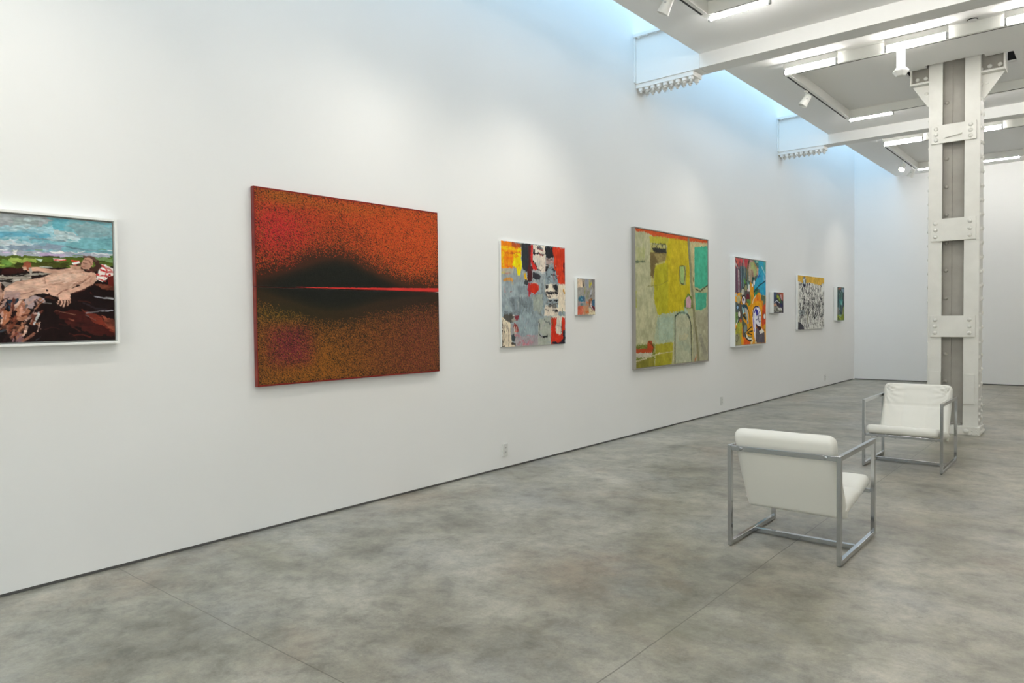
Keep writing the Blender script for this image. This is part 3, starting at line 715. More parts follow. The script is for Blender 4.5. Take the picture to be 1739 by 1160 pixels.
  ('s',[(0.857,0.569),(0.878,0.579),(0.902,0.583)],'541e14',0.004,0.8,0.006),
  ('s',[(0.656,0.463),(0.687,0.479),(0.718,0.497)],'0e0808',0.004,0.8,0.0084),
  ('s',[(0.802,0.675),(0.848,0.672),(0.891,0.689)],'541e14',0.004,0.8,0.0087),
  ('s',[(0.895,0.423),(0.914,0.445),(0.937,0.462)],'541e14',0.004,0.8,0.0055),
  ('s',[(0.701,0.46),(0.725,0.468),(0.749,0.474)],'0e0808',0.004,0.8,0.0055),
  ('s',[(0.726,0.606),(0.785,0.617),(0.835,0.655)],'3a1812',0.004,0.8,0.0065),
  ('s',[(0.655,0.637),(0.692,0.626),(0.73,0.635)],'2c1210',0.004,0.8,0.0042),
  ('s',[(0.899,0.434),(0.945,0.465),(0.99,0.497)],'100a0c',0.004,0.8,0.0063),
  ('s',[(0.85,0.626),(0.886,0.62),(0.92,0.633)],'100a0c',0.004,0.8,0.0066),
  ('s',[(0.845,0.606),(0.884,0.634),(0.923,0.661)],'100a0c',0.004,0.8,0.0065),
  ('s',[(0.86,0.483),(0.919,0.514),(0.985,0.523)],'241c20',0.004,0.8,0.0095),
  ('s',[(0.807,0.374),(0.87,0.382),(0.923,0.422)],'0e0808',0.004,0.8,0.0084),
  ('s',[(0.736,0.397),(0.754,0.404),(0.772,0.414)],'241c20',0.004,0.8,0.0071),
  ('s',[(0.778,0.66),(0.802,0.675),(0.817,0.701)],'3a1812',0.004,0.8,0.0036),
  ('s',[(0.946,0.577),(1.0,0.603),(1.06,0.615)],'0e0808',0.004,0.8,0.0073),
  ('p',[(0.458,0.297),(0.544,0.293),(0.572,0.319),(0.457,0.336)],'301410',0.01,1),
  ('s',[(0.256,0.355),(0.457,0.345),(0.572,0.332),(0.699,0.314)],'8c867c',0.008,0.9,0.012),
  ('s',[(0.64,0.282),(0.7,0.285)],'c8ccc8',0.004,0.9,0.006),
  ('s',[(0.387,0.372),(0.499,0.352),(0.586,0.346)],'a89e92',0.008,0.8,0.016),
  ('p',[(0.456,0.374),(0.499,0.357),(0.542,0.358),(0.47,0.398)],'8c847c',0.006,0.9),
  ('s',[(0.38,0.388),(0.415,0.378),(0.45,0.371)],'201814',0.004,0.9,0.008),
  ('s',[(0.442,0.36),(0.471,0.37),(0.501,0.371)],'14100e',0.004,0.9,0.0067),
  ('s',[(0.403,0.346),(0.44,0.361),(0.481,0.36)],'c4bcb0',0.004,0.9,0.0033),
  ('s',[(0.377,0.386),(0.415,0.374),(0.453,0.377)],'c4bcb0',0.004,0.9,0.004),
  ('s',[(0.42,0.379),(0.454,0.366),(0.49,0.365)],'14100e',0.004,0.9,0.0046),
  ('s',[(0.437,0.341),(0.45,0.341),(0.463,0.335)],'c4bcb0',0.004,0.9,0.0052),
  ('s',[(0.427,0.377),(0.466,0.365),(0.506,0.356)],'14100e',0.004,0.9,0.0071),
  ('s',[(0.556,0.35),(0.567,0.35),(0.578,0.351)],'a8a090',0.004,0.9,0.0058),
  ('s',[(0.504,0.339),(0.546,0.326),(0.588,0.314)],'14100e',0.004,0.9,0.0061),
  ('s',[(0.51,0.364),(0.545,0.361),(0.581,0.359)],'c4bcb0',0.004,0.9,0.0067),
  ('s',[(0.49,0.377),(0.536,0.384),(0.582,0.364)],'14100e',0.004,0.9,0.0042),
  ('s',[(0.502,0.337),(0.534,0.34),(0.566,0.328)],'201814',0.004,0.9,0.004),
  ('s',[(0.391,0.355),(0.415,0.345),(0.441,0.345)],'201814',0.004,0.9,0.0087),
  ('s',[(0.506,0.33),(0.532,0.333),(0.559,0.337)],'14100e',0.004,0.9,0.0055),
  ('s',[(0.418,0.356),(0.461,0.348),(0.504,0.352)],'a8a090',0.004,0.9,0.0036),
  ('s',[(0.544,0.363),(0.571,0.369),(0.598,0.37)],'201814',0.004,0.9,0.0069),
  ('p',[(0.937,0.259),(0.966,0.248),(1.034,0.277),(1.046,0.304),(0.998,0.338),(0.964,0.358),(0.93,0.341),(0.948,0.295)],'d8cfc8',0.006,1),
  ('s',[(0.945,0.257),(0.974,0.266),(1.017,0.283)],'a82a2a',0.008,0.9,0.012),
  ('s',[(0.957,0.285),(0.999,0.297),(1.038,0.295)],'b03030',0.01,0.9,0.01),
  ('s',[(0.935,0.313),(0.973,0.321),(1.007,0.315)],'a82a2a',0.01,0.9,0.01),
  ('s',[(0.947,0.34),(0.981,0.352)],'b03030',0.006,0.9,0.008),
  ('s',[(0.966,0.253),(0.991,0.284),(0.981,0.339)],'b83a38',0.008,0.8,0.005),
  ('p',[(0.998,0.324),(1.055,0.309),(1.055,0.387),(0.997,0.375)],'5a1c16',0.008,1),
  ('s',[(0.81,0.258),(0.843,0.25)],'d8d0cc',0.006,1,0.012),
  ('s',[(0.81,0.265),(0.834,0.264)],'b03a30',0.006,1,0.008),
  ('s',[(0.587,0.3),(0.632,0.295),(0.684,0.306),(0.738,0.304),(0.786,0.293)],'bc9480',0.004,1,0.024),
  ('e',(0.577,0.281,0.02,0.025),'8a4a34',0.004,1),
  ('e',(0.566,0.294,0.011,0.01),'c09a84',0.004,1),
  ('s',[(0.591,0.293),(0.594,0.327)],'a0968c',0.004,0.9,0.012),
  ('p',[(0.661,0.337),(0.711,0.313),(0.786,0.282),(0.818,0.278),(0.858,0.288),(0.89,0.306),(0.915,0.298),(0.933,0.318),(0.932,0.354),(0.904,0.382),(0.831,0.38),(0.794,0.403),(0.774,0.429),(0.726,0.452),(0.658,0.432),(0.613,0.437),(0.568,0.463),(0.496,0.472),(0.459,0.465),(0.458,0.431),(0.469,0.405),(0.527,0.367),(0.601,0.352)],'c39c88',0.004,1),
  ('p',[(0.786,0.266),(0.85,0.268),(0.862,0.289),(0.809,0.292)],'b08a74',0.003,1),
  ('p',[(0.676,0.345),(0.777,0.311),(0.833,0.317),(0.816,0.353),(0.698,0.375)],'cfae9c',0.006,0.9),
  ('p',[(0.469,0.406),(0.563,0.37),(0.653,0.35),(0.656,0.384),(0.54,0.421),(0.476,0.431)],'d0ac98',0.006,0.8),
  ('s',[(0.661,0.34),(0.662,0.384),(0.698,0.382),(0.784,0.356),(0.832,0.36)],'8a6252',0.003,0.8,0.005),
  ('s',[(0.525,0.445),(0.584,0.429),(0.659,0.395)],'7a5a50',0.004,0.8,0.006),
  ('s',[(0.675,0.375),(0.752,0.382),(0.807,0.378)],'a07a68',0.004,0.7,0.005),
  ('s',[(0.85,0.29),(0.865,0.307),(0.861,0.33)],'a0705c',0.003,0.7,0.004),
  ('p',[(0.469,0.423),(0.533,0.422),(0.546,0.463),(0.46,0.473)],'a08480',0.006,0.8),
  ('s',[(0.918,0.323),(0.905,0.364),(0.855,0.392),(0.798,0.416),(0.762,0.43)],'c49a86',0.003,1,0.026),
  ('s',[(0.913,0.377),(0.863,0.407),(0.806,0.429)],'583028',0.003,0.9,0.005),
  ('s',[(0.807,0.38),(0.864,0.352),(0.898,0.328)],'8a6050',0.003,0.8,0.005),
  ('p',[(0.727,0.445),(0.758,0.425),(0.794,0.429),(0.787,0.469),(0.734,0.471)],'c8a08c',0.003,1),
  ('s',[(0.734,0.461),(0.725,0.489)],'c39a86',0.002,1,0.007),
  ('s',[(0.748,0.465),(0.739,0.501)],'c39a86',0.002,1,0.008),
  ('s',[(0.761,0.469),(0.754,0.509)],'c8a08c',0.002,1,0.008),
  ('s',[(0.774,0.467),(0.775,0.5)],'b88c78',0.002,1,0.007),
  ('s',[(0.787,0.46),(0.785,0.488)],'b08470',0.002,1,0.006),
  ('s',[(0.741,0.469),(0.733,0.498)],'6a3c30',0.001,0.9,0.002),
  ('s',[(0.754,0.473),(0.748,0.506)],'6a3c30',0.001,0.9,0.002),
  ('s',[(0.769,0.473),(0.766,0.503)],'6a3c30',0.001,0.9,0.002),
  ('s',[(0.723,0.442),(0.751,0.417),(0.775,0.406)],'7a5044',0.003,0.8,0.006),
  ('s',[(0.909,0.22),(0.937,0.236),(0.949,0.267),(0.915,0.292),(0.899,0.279)],'3a221c',0.006,1,0.026),
  ('s',[(0.872,0.213),(0.909,0.214),(0.933,0.232)],'5a4034',0.005,1,0.014),
  ('s',[(0.834,0.264),(0.855,0.254),(0.858,0.281)],'4a2e24',0.005,1,0.012),
  ('p',[(0.859,0.241),(0.874,0.219),(0.901,0.216),(0.917,0.233),(0.913,0.26),(0.891,0.286),(0.862,0.285),(0.85,0.268)],'b88c78',0.002,1),
  ('s',[(0.864,0.249),(0.883,0.253)],'6a4438',0.002,0.9,0.004),
  ('s',[(0.872,0.228),(0.89,0.234)],'7a5444',0.002,0.9,0.003),
  ('s',[(0.857,0.27),(0.87,0.273)],'8a3c34',0.001,0.9,0.003),
  ('s',[(0.896,0.234),(0.908,0.26)],'8c6050',0.003,0.7,0.008),
  ('s',[(0.882,0.293),(0.915,0.296)],'5a342c',0.003,0.8,0.008),
  ('s',[(0.823,0.38),(0.881,0.347),(0.897,0.333)],'543830',0.004,0.7,0.005),
  ('p',[(0.561,0.463),(0.609,0.441),(0.653,0.462),(0.657,0.481),(0.619,0.492),(0.596,0.518),(0.56,0.505)],'a08c8c',0.008,1),
  ('s',[(0.589,0.4),(0.618,0.376),(0.653,0.368)],'bc9484',0.003,0.35,0.0126),
  ('s',[(0.532,0.391),(0.558,0.378),(0.586,0.369)],'dcbca8',0.003,0.35,0.0072),
  ('s',[(0.498,0.416),(0.528,0.409),(0.557,0.394)],'dcbca8',0.003,0.35,0.0097),
  ('s',[(0.596,0.437),(0.618,0.42),(0.641,0.406)],'dcbca8',0.003,0.35,0.0139),
  ('s',[(0.59,0.406),(0.625,0.401),(0.66,0.392)],'bc9484',0.003,0.35,0.0103),
  ('s',[(0.529,0.42),(0.56,0.396),(0.597,0.39)],'d4b09c',0.003,0.35,0.0098),
  ('s',[(0.607,0.387),(0.636,0.378),(0.664,0.365)],'dcbca8',0.003,0.35,0.0068),
  ('s',[(0.533,0.402),(0.566,0.397),(0.598,0.382)],'d4b09c',0.003,0.35,0.0085),
  ('s',[(0.623,0.428),(0.652,0.414),(0.684,0.414)],'c8a490',0.003,0.35,0.0099),
  ('s',[(0.513,0.405),(0.534,0.393),(0.555,0.378)],'bc9484',0.003,0.35,0.0106),
  ('s',[(0.622,0.426),(0.645,0.417),(0.668,0.411)],'c8a490',0.003,0.35,0.0073),
  ('s',[(0.494,0.4),(0.513,0.397),(0.531,0.389)],'d4b09c',0.003,0.35,0.0097),
  ('s',[(0.607,0.396),(0.636,0.407),(0.668,0.404)],'dcbca8',0.003,0.35,0.0108),
  ('s',[(0.515,0.406),(0.549,0.401),(0.583,0.394)],'d4b09c',0.003,0.35,0.0101),
  ('s',[(0.613,0.417),(0.639,0.402),(0.667,0.39)],'bc9484',0.003,0.35,0.0094),
  ('s',[(0.493,0.397),(0.509,0.396),(0.523,0.391)],'d4b09c',0.003,0.35,0.0094),
  ('s',[(0.51,0.404),(0.527,0.402),(0.543,0.395)],'d4b09c',0.003,0.35,0.0132),
  ('s',[(0.632,0.395),(0.653,0.387),(0.675,0.381)],'c8a490',0.003,0.35,0.0079),
  ('s',[(0.549,0.393),(0.575,0.388),(0.599,0.373)],'c8a490',0.003,0.35,0.0127),
  ('s',[(0.615,0.383),(0.641,0.379),(0.666,0.381)],'d4b09c',0.003,0.35,0.011),
  ('s',[(0.542,0.393),(0.57,0.383),(0.599,0.385)],'c8a490',0.003,0.35,0.0092),
  ('s',[(0.636,0.389),(0.667,0.383),(0.698,0.368)],'dcbca8',0.003,0.35,0.0097),
  ('s',[(0.506,0.43),(0.527,0.425),(0.548,0.429)],'c8a490',0.003,0.35,0.0072),
  ('s',[(0.499,0.401),(0.517,0.393),(0.536,0.392)],'c8a490',0.003,0.35,0.0092),
  ('s',[(0.617,0.414),(0.644,0.403),(0.672,0.404)],'dcbca8',0.003,0.35,0.0087),
  ('s',[(0.509,0.43),(0.524,0.427),(0.539,0.423)],'bc9484',0.003,0.35,0.0082),
  ('s',[(0.669,0.332),(0.684,0.336),(0.698,0.341)],'d8b8a4',0.003,0.35,0.0052),
  ('s',[(0.781,0.331),(0.805,0.32),(0.832,0.319)],'d8b8a4',0.003,0.35,0.0113),
  ('s',[(0.791,0.386),(0.806,0.372),(0.823,0.361)],'dcc0ae',0.003,0.35,0.0079),
  ('s',[(0.712,0.353),(0.729,0.349),(0.742,0.337)],'dcc0ae',0.003,0.35,0.0109),
  ('s',[(0.73,0.329),(0.754,0.341),(0.781,0.341)],'d8b8a4',0.003,0.35,0.0065),
  ('s',[(0.707,0.325),(0.724,0.323),(0.741,0.323)],'d8b8a4',0.003,0.35,0.0058),
  ('s',[(0.823,0.339),(0.835,0.338),(0.847,0.335)],'dcc0ae',0.003,0.35,0.005),
  ('s',[(0.748,0.339),(0.765,0.339),(0.781,0.345)],'dcc0ae',0.003,0.35,0.0109),
  ('s',[(0.723,0.372),(0.752,0.364),(0.781,0.353)],'b89480',0.003,0.35,0.0056),
  ('s',[(0.687,0.369),(0.709,0.36),(0.732,0.356)],'b89480',0.003,0.35,0.0101),
  ('s',[(0.78,0.342),(0.807,0.33),(0.833,0.315)],'caa28e',0.003,0.35,0.0066),
  ('s',[(0.77,0.367),(0.782,0.36),(0.795,0.356)],'d8b8a4',0.003,0.35,0.0083),
  ('s',[(0.766,0.381),(0.786,0.352),(0.816,0.336)],'b89480',0.003,0.35,0.0051),
  ('s',[(0.761,0.368),(0.778,0.358),(0.795,0.352)],'dcc0ae',0.003,0.35,0.0083),
  ('s',[(0.685,0.354),(0.699,0.353),(0.711,0.345)],'caa28e',0.003,0.35,0.0051),
  ('s',[(0.691,0.359),(0.706,0.357),(0.721,0.352)],'dcc0ae',0.003,0.35,0.0069),
  ('s',[(0.677,0.348),(0.689,0.343),(0.701,0.341)],'caa28e',0.003,0.35,0.007),
  ('s',[(0.732,0.348),(0.751,0.336),(0.77,0.325)],'caa28e',0.003,0.35,0.006),
  ('s',[(0.814,0.319),(0.838,0.317),(0.862,0.323)],'dcc0ae',0.003,0.35,0.0104),
  ('s',[(0.712,0.367),(0.731,0.364),(0.75,0.359)],'b89480',0.003,0.35,0.0093),
  ('s',[(0.818,0.366),(0.835,0.362),(0.851,0.356)],'d8b8a4',0.003,0.35,0.0093),
  ('s',[(0.705,0.393),(0.722,0.381),(0.74,0.37)],'b89480',0.003,0.35,0.011),
  ('s',[(0.784,0.345),(0.806,0.354),(0.83,0.349)],'b89480',0.003,0.35,0.0073),
  ('s',[(0.814,0.33),(0.841,0.325),(0.868,0.314)],'d8b8a4',0.003,0.35,0.0088),
  ('s',[(0.8,0.341),(0.826,0.333),(0.847,0.313)],'d8b8a4',0.003,0.35,0.0106),
  ('s',[(0.805,0.348),(0.82,0.342),(0.836,0.343)],'caa28e',0.003,0.35,0.0051),
  ('s',[(0.799,0.302),(0.816,0.305),(0.832,0.299)],'d0ac98',0.003,0.5,0.006),
  ('s',[(0.826,0.307),(0.838,0.307),(0.85,0.304)],'a87c68',0.003,0.5,0.0063),
  ('s',[(0.803,0.28),(0.814,0.283),(0.824,0.287)],'a87c68',0.003,0.5,0.0072),
  ('s',[(0.798,0.277),(0.808,0.287),(0.821,0.292)],'d0ac98',0.003,0.5,0.0049),
  ('s',[(0.787,0.291),(0.796,0.292),(0.805,0.296)],'d0ac98',0.003,0.5,0.0071),
  ('s',[(0.823,0.307),(0.832,0.309),(0.841,0.31)],'d0ac98',0.003,0.5,0.005),
  ('s',[(0.769,0.299),(0.781,0.3),(0.792,0.304)],'a87c68',0.003,0.5,0.0077),
  ('s',[(0.792,0.308),(0.8,0.31),(0.808,0.309)],'a87c68',0.003,0.5,0.0057),
  ('s',[(0.777,0.306),(0.786,0.304),(0.794,0.306)],'d0ac98',0.003,0.5,0.0053),
  ('s',[(0.772,0.301),(0.787,0.302),(0.802,0.305)],'d0ac98',0.003,0.5,0.0079),
  ('s',[(0.874,0.355),(0.884,0.344),(0.891,0.33)],'a87a68',0.002,0.5,0.008),
  ('s',[(0.877,0.374),(0.884,0.364),(0.891,0.354)],'a87a68',0.002,0.5,0.0044),
  ('s',[(0.898,0.362),(0.906,0.346),(0.915,0.33)],'a87a68',0.002,0.5,0.0061),
  ('s',[(0.868,0.326),(0.874,0.317),(0.881,0.309)],'d4b09c',0.002,0.5,0.004),
  ('s',[(0.881,0.34),(0.888,0.331),(0.893,0.319)],'a87a68',0.002,0.5,0.0059),
  ('s',[(0.867,0.37),(0.882,0.354),(0.896,0.338)],'d4b09c',0.002,0.5,0.008),
  ('s',[(0.86,0.378),(0.866,0.371),(0.873,0.365)],'a87a68',0.002,0.5,0.0073),
  ('s',[(0.874,0.339),(0.879,0.33),(0.883,0.322)],'d4b09c',0.002,0.5,0.0047),
  ('p',[(0.468,0.473),(0.532,0.464),(0.538,0.493),(0.487,0.535),(0.463,0.51)],'22303e',0.006,1),
  ('p',[(0.524,0.489),(0.553,0.476),(0.584,0.531),(0.557,0.59),(0.518,0.585)],'9a6850',0.006,1),
  ('s',[(0.553,0.489),(0.536,0.556)],'c09080',0.006,0.8,0.012),
  ('p',[(0.452,0.527),(0.494,0.531),(0.485,0.589),(0.449,0.622)],'9a6044',0.006,1),
  ('s',[(0.494,0.531),(0.523,0.522)],'a87058',0.005,0.8,0.012),
  ('p',[(0.45,0.606),(0.564,0.607),(0.556,0.649),(0.449,0.647)],'7a4c38',0.015,0.7),
  ('p',[(0.497,0.665),(0.52,0.644),(0.548,0.666),(0.553,0.704),(0.495,0.705)],'78585a',0.006,1),
  ('s',[(0.449,0.643),(0.505,0.644)],'b0745a',0.006,0.8,0.006),
  ('s',[(0.51,0.518),(0.527,0.492),(0.545,0.467)],'c0a090',0.004,0.9,0.0137),
  ('s',[(0.487,0.658),(0.498,0.637),(0.514,0.619)],'241414',0.004,0.9,0.0108),
  ('s',[(0.503,0.526),(0.505,0.496),(0.51,0.467)],'5c3024',0.004,0.9,0.0129),
  ('s',[(0.488,0.68),(0.477,0.65),(0.477,0.617)],'8a5a48',0.004,0.9,0.0135),
  ('s',[(0.547,0.668),(0.559,0.645),(0.565,0.619)],'c0a090',0.004,0.9,0.0128),
  ('s',[(0.5,0.588),(0.515,0.569),(0.522,0.545)],'9c6a50',0.004,0.9,0.007),
  ('s',[(0.436,0.682),(0.437,0.668),(0.439,0.654)],'120a0a',0.004,0.9,0.0096),
  ('s',[(0.446,0.533),(0.464,0.516),(0.479,0.496)],'8a5a48',0.004,0.9,0.0109),
  ('s',[(0.422,0.59),(0.437,0.582),(0.449,0.569)],'5c3024',0.004,0.9,0.0105),
  ('s',[(0.632,0.636),(0.618,0.607),(0.596,0.585)],'b08c80',0.004,0.9,0.004),
  ('s',[(0.451,0.572),(0.446,0.547),(0.443,0.521)],'b08c80',0.004,0.9,0.0072),
  ('s',[(0.546,0.7),(0.573,0.681),(0.599,0.659)],'8a5a48',0.004,0.9,0.0137),
  ('s',[(0.491,0.666),(0.5,0.654),(0.504,0.64)],'8a5a48',0.004,0.9,0.0139),
  ('s',[(0.458,0.697),(0.468,0.676),(0.485,0.664)],'241414',0.004,0.9,0.0138),
  ('s',[(0.452,0.504),(0.453,0.474),(0.455,0.443)],'9c6a50',0.004,0.9,0.0134),
  ('s',[(0.404,0.679),(0.427,0.653),(0.444,0.621)],'241414',0.004,0.9,0.006),
  ('s',[(0.514,0.566),(0.505,0.536),(0.495,0.508)],'241414',0.004,0.9,0.007),
  ('s',[(0.621,0.507),(0.626,0.484),(0.636,0.464)],'9c6a50',0.004,0.9,0.0139),
  ('s',[(0.56,0.511),(0.572,0.49),(0.574,0.465)],'c0a090',0.004,0.9,0.0094),
  ('s',[(0.597,0.546),(0.605,0.524),(0.619,0.507)],'b08c80',0.004,0.9,0.0048),
  ('s',[(0.495,0.496),(0.502,0.476),(0.508,0.456)],'5c3024',0.004,0.9,0.0045),
  ('s',[(0.454,0.656),(0.461,0.65),(0.468,0.643)],'120a0a',0.004,0.9,0.0136),
  ('s',[(0.623,0.648),(0.63,0.627),(0.631,0.606)],'120a0a',0.004,0.9,0.0083),
  ('s',[(0.615,0.647),(0.625,0.621),(0.633,0.595)],'c0a090',0.004,0.9,0.0062),
  ('s',[(0.561,0.584),(0.587,0.563),(0.615,0.545)],'b08c80',0.004,0.9,0.014),
  ('s',[(0.624,0.536),(0.616,0.505),(0.609,0.474)],'241414',0.004,0.9,0.0137),
  ('s',[(0.464,0.583),(0.47,0.566),(0.473,0.548)],'b08c80',0.004,0.9,0.0052),
  ('s',[(0.567,0.507),(0.584,0.483),(0.608,0.47)],'b08c80',0.004,0.9,0.0081),
  ('s',[(0.448,0.493),(0.464,0.473),(0.485,0.461)],'241414',0.004,0.9,0.0064),
  ('s',[(0.637,0.489),(0.627,0.478),(0.619,0.466)],'241414',0.004,0.9,0.0067),
  ('s',[(0.492,0.555),(0.495,0.52),(0.498,0.485)],'8a5a48',0.004,0.9,0.0068),
  ('s',[(0.543,0.56),(0.56,0.555),(0.578,0.551)],'5c3024',0.004,0.9,0.0098),
  ('s',[(0.625,0.522),(0.631,0.502),(0.642,0.483)],'1a0c0a',0.004,0.9,0.0107),
  ('s',[(0.416,0.662),(0.423,0.642),(0.43,0.622)],'9c6a50',0.004,0.9,0.0101),
  ('s',[(0.422,0.596),(0.432,0.579),(0.447,0.569)],'3a4048',0.004,0.9,0.007),
  ('s',[(0.432,0.531),(0.447,0.501),(0.46,0.469)],'120a0a',0.004,0.9,0.0068),
  ('s',[(0.612,0.697),(0.624,0.689),(0.631,0.676)],'3a4048',0.004,0.9,0.0048),
  ('s',[(0.428,0.545),(0.432,0.518),(0.444,0.494)],'6c3828',0.004,0.9,0.0091),
  ('s',[(0.5,0.573),(0.502,0.563),(0.504,0.553)],'1a0c0a',0.004,0.9,0.0097),
  ('s',[(0.431,0.51),(0.435,0.491),(0.444,0.474)],'9c6a50',0.004,0.9,0.0137),
  ('s',[(0.59,0.596),(0.594,0.578),(0.605,0.565)],'b08c80',0.004,0.9,0.0065),
  ('s',[(0.55,0.542),(0.56,0.528),(0.566,0.511)],'b08c80',0.004,0.9,0.0084),
  ('s',[(0.54,0.609),(0.548,0.598),(0.557,0.588)],'120a0a',0.004,0.9,0.0109),
  ('s',[(0.524,0.678),(0.525,0.666),(0.526,0.655)],'6c3828',0.004,0.9,0.0052),
  ('s',[(0.545,0.62),(0.55,0.607),(0.558,0.597)],'8a5a48',0.004,0.9,0.0108),
  ('s',[(0.415,0.63),(0.43,0.63),(0.446,0.629)],'8a5a48',0.004,0.9,0.0094),
  ('s',[(0.623,0.644),(0.627,0.625),(0.633,0.607)],'241414',0.004,0.9,0.007),
  ('s',[(0.514,0.688),(0.527,0.67),(0.545,0.658)],'9c6a50',0.004,0.9,0.0062),
  ('s',[(0.484,0.645),(0.49,0.608),(0.492,0.571)],'6c3828',0.004,0.9,0.0084),
  ('s',[(0.558,0.524),(0.563,0.511),(0.569,0.498)],'3a4048',0.004,0.9,0.0109),
  ('s',[(0.607,0.566),(0.625,0.549),(0.643,0.532)],'5c3024',0.004,0.9,0.0135),
  ('s',[(0.531,0.64),(0.542,0.621),(0.547,0.6)],'9c6a50',0.004,0.9,0.0124),
  ('s',[(0.565,0.537),(0.556,0.516),(0.546,0.494)],'8a5a48',0.004,0.9,0.0111),
  ('s',[(0.611,0.52),(0.63,0.495),(0.652,0.474)],'9c6a50',0.004,0.9,0.005),
  ('s',[(0.585,0.602),(0.603,0.604),(0.622,0.604)],'9c6a50',0.004,0.9,0.0112),
  ('s',[(0.421,0.685),(0.439,0.659),(0.462,0.637)],'241414',0.004,0.9,0.0069),
  ('s',[(0.498,0.677),(0.509,0.668),(0.516,0.654)],'6c3828',0.004,0.9,0.0119),
  ('s',[(0.503,0.586),(0.508,0.575),(0.514,0.564)],'6c3828',0.004,0.9,0.0134),
  ('s',[(0.507,0.522),(0.486,0.497),(0.465,0.471)],'5c3024',0.004,0.9,0.005),
  ('s',[(0.443,0.603),(0.449,0.592),(0.449,0.579)],'c0a090',0.004,0.9,0.0094),
  ('s',[(0.452,0.55),(0.449,0.539),(0.443,0.53)],'b08c80',0.004,0.9,0.0138),
  ('s',[(0.484,0.642),(0.5,0.611),(0.52,0.584)],'6c3828',0.004,0.9,0.0121),
  ('s',[(0.427,0.553),(0.439,0.54),(0.45,0.527)],'6c3828',0.004,0.9,0.012),
  ('s',[(0.482,0.536),(0.478,0.509),(0.474,0.482)],'120a0a',0.004,0.9,0.008),
  ('s',[(0.461,0.626),(0.442,0.604),(0.424,0.582)],'5c3024',0.004,0.9,0.0063),
  ('s',[(0.448,0.51),(0.461,0.493),(0.472,0.475)],'b08c80',0.004,0.9,0.0126),
  ('s',[(0.593,0.608),(0.597,0.58),(0.597,0.552)],'6c3828',0.004,0.9,0.0094),
  ('s',[(0.431,0.645),(0.447,0.642),(0.462,0.636)],'3a4048',0.004,0.9,0.0104),
  ('s',[(0.612,0.601),(0.609,0.589),(0.609,0.577)],'9c6a50',0.004,0.9,0.0092),
  ('s',[(0.507,0.703),(0.508,0.689),(0.507,0.675)],'1a0c0a',0.004,0.9,0.0116),
  ('e',(0.672,0.416,0.005,0.007),'241010',0.001,1),
  ('e',(0.681,0.439,0.006,0.007),'241010',0.001,1),
  ('s',[(0.665,0.453),(0.703,0.461)],'502c20',0.005,0.8,0.012),
  ('s',[(0.613,0.58),(0.629,0.544)],'b0b0ae',0.005,1,0.012),
  ('s',[(0.602,0.608),(0.609,0.595)],'c0c0c0',0.003,1,0.008),
  ('s',[(0.657,0.486),(0.687,0.489)],'8a8a88',0.004,0.8,0.006),
  ('p',[(0.709,0.522),(0.876,0.531),(1.024,0.65),(1.047,0.688),(0.905,0.675),(0.731,0.583)],'3a1410',0.02,0.9),
  ('p',[(0.843,0.517),(0.941,0.558),(0.982,0.613),(1.048,0.651),(1.047,0.688),(0.99,0.64),(0.907,0.594)],'702c1e',0.01,0.8),
  ('p',[(0.95,0.558),(1.026,0.586),(1.049,0.614),(1.048,0.674),(0.99,0.631)],'8a4834',0.01,0.8),
  ('s',[(0.709,0.531),(0.779,0.544),(0.818,0.557)],'8a6450',0.004,0.8,0.004),
  ('s',[(0.778,0.575),(0.805,0.588)],'8a4c3a',0.004,0.8,0.008),
  ('s',[(0.875,0.544),(0.925,0.535),(0.967,0.532),(1.019,0.53)],'8e8e94',0.004,0.9,0.008),
  ('s',[(0.919,0.445),(0.978,0.456),(1.051,0.461)],'8e8e94',0.003,0.9,0.006),
  ('s',[(0.986,0.452),(1.029,0.459),(1.051,0.466)],'9c9c9e',0.003,0.9,0.012),
  ('p',[(0.921,0.368),(0.997,0.375),(1.048,0.392),(1.05,0.41),(0.962,0.399)],'6c3a2a',0.006,0.9),
  ('s',[(0.867,0.557),(0.924,0.585)],'7a706c',0.004,0.7,0.004),
  ('p',[(-0.107,0.48),(0.433,0.465),(0.408,0.605),(-0.111,0.627)],'4a281e',0.03,0.9),
  ('p',[(0.129,0.399),(0.456,0.382),(0.453,0.473),(0.125,0.523)],'b08a78',0.02,0.9),
],
'p3': [
  ('p',[(-0.018,-0.015),(1.135,-0.027),(1.125,0.592),(-0.03,0.605)],'8c9698',0,1),
  ('p',[(-0.026,0.406),(1.129,0.368),(1.097,1.089),(-0.039,1.083)],'8e9a9e',0,1),
  ('p',[(-0.003,-0.002),(0.177,0.005),(0.176,0.071),(-0.005,0.068)],'e07a12',0.01,1),
  ('p',[(0.169,0.003),(0.306,0.006),(0.309,0.052),(0.176,0.056)],'a84a20',0.012,1),
  ('p',[(-0.004,0.051),(0.314,0.049),(0.316,0.145),(0.205,0.223),(0.18,0.27),(-0.008,0.274)],'e88a10',0.01,1),
  ('p',[(-0.0,0.051),(0.16,0.049),(0.322,0.051),(0.317,0.088),(0.088,0.082),(0.003,0.083)],'f0b410',0.01,1),
  ('p',[(0.191,0.116),(0.247,0.102),(0.312,0.109),(0.319,0.186),(0.326,0.263),(0.284,0.338),(0.251,0.334),(0.236,0.262),(0.172,0.245)],'ecd008',0.012,1),
  ('p',[(0.006,0.103),(0.041,0.101),(0.056,0.15),(0.031,0.252),(0.004,0.253)],'e8b818',0.012,0.9),
  ('s',[(0.064,0.114),(0.183,0.114),(0.288,0.1)],'b04a1c',0.015,0.7,0.012),
  ('s',[(0.04,0.171),(0.182,0.163)],'e06a14',0.015,0.7,0.02),
  ('s',[(0.062,0.245),(0.148,0.256)],'e06a14',0.01,0.8,0.02),
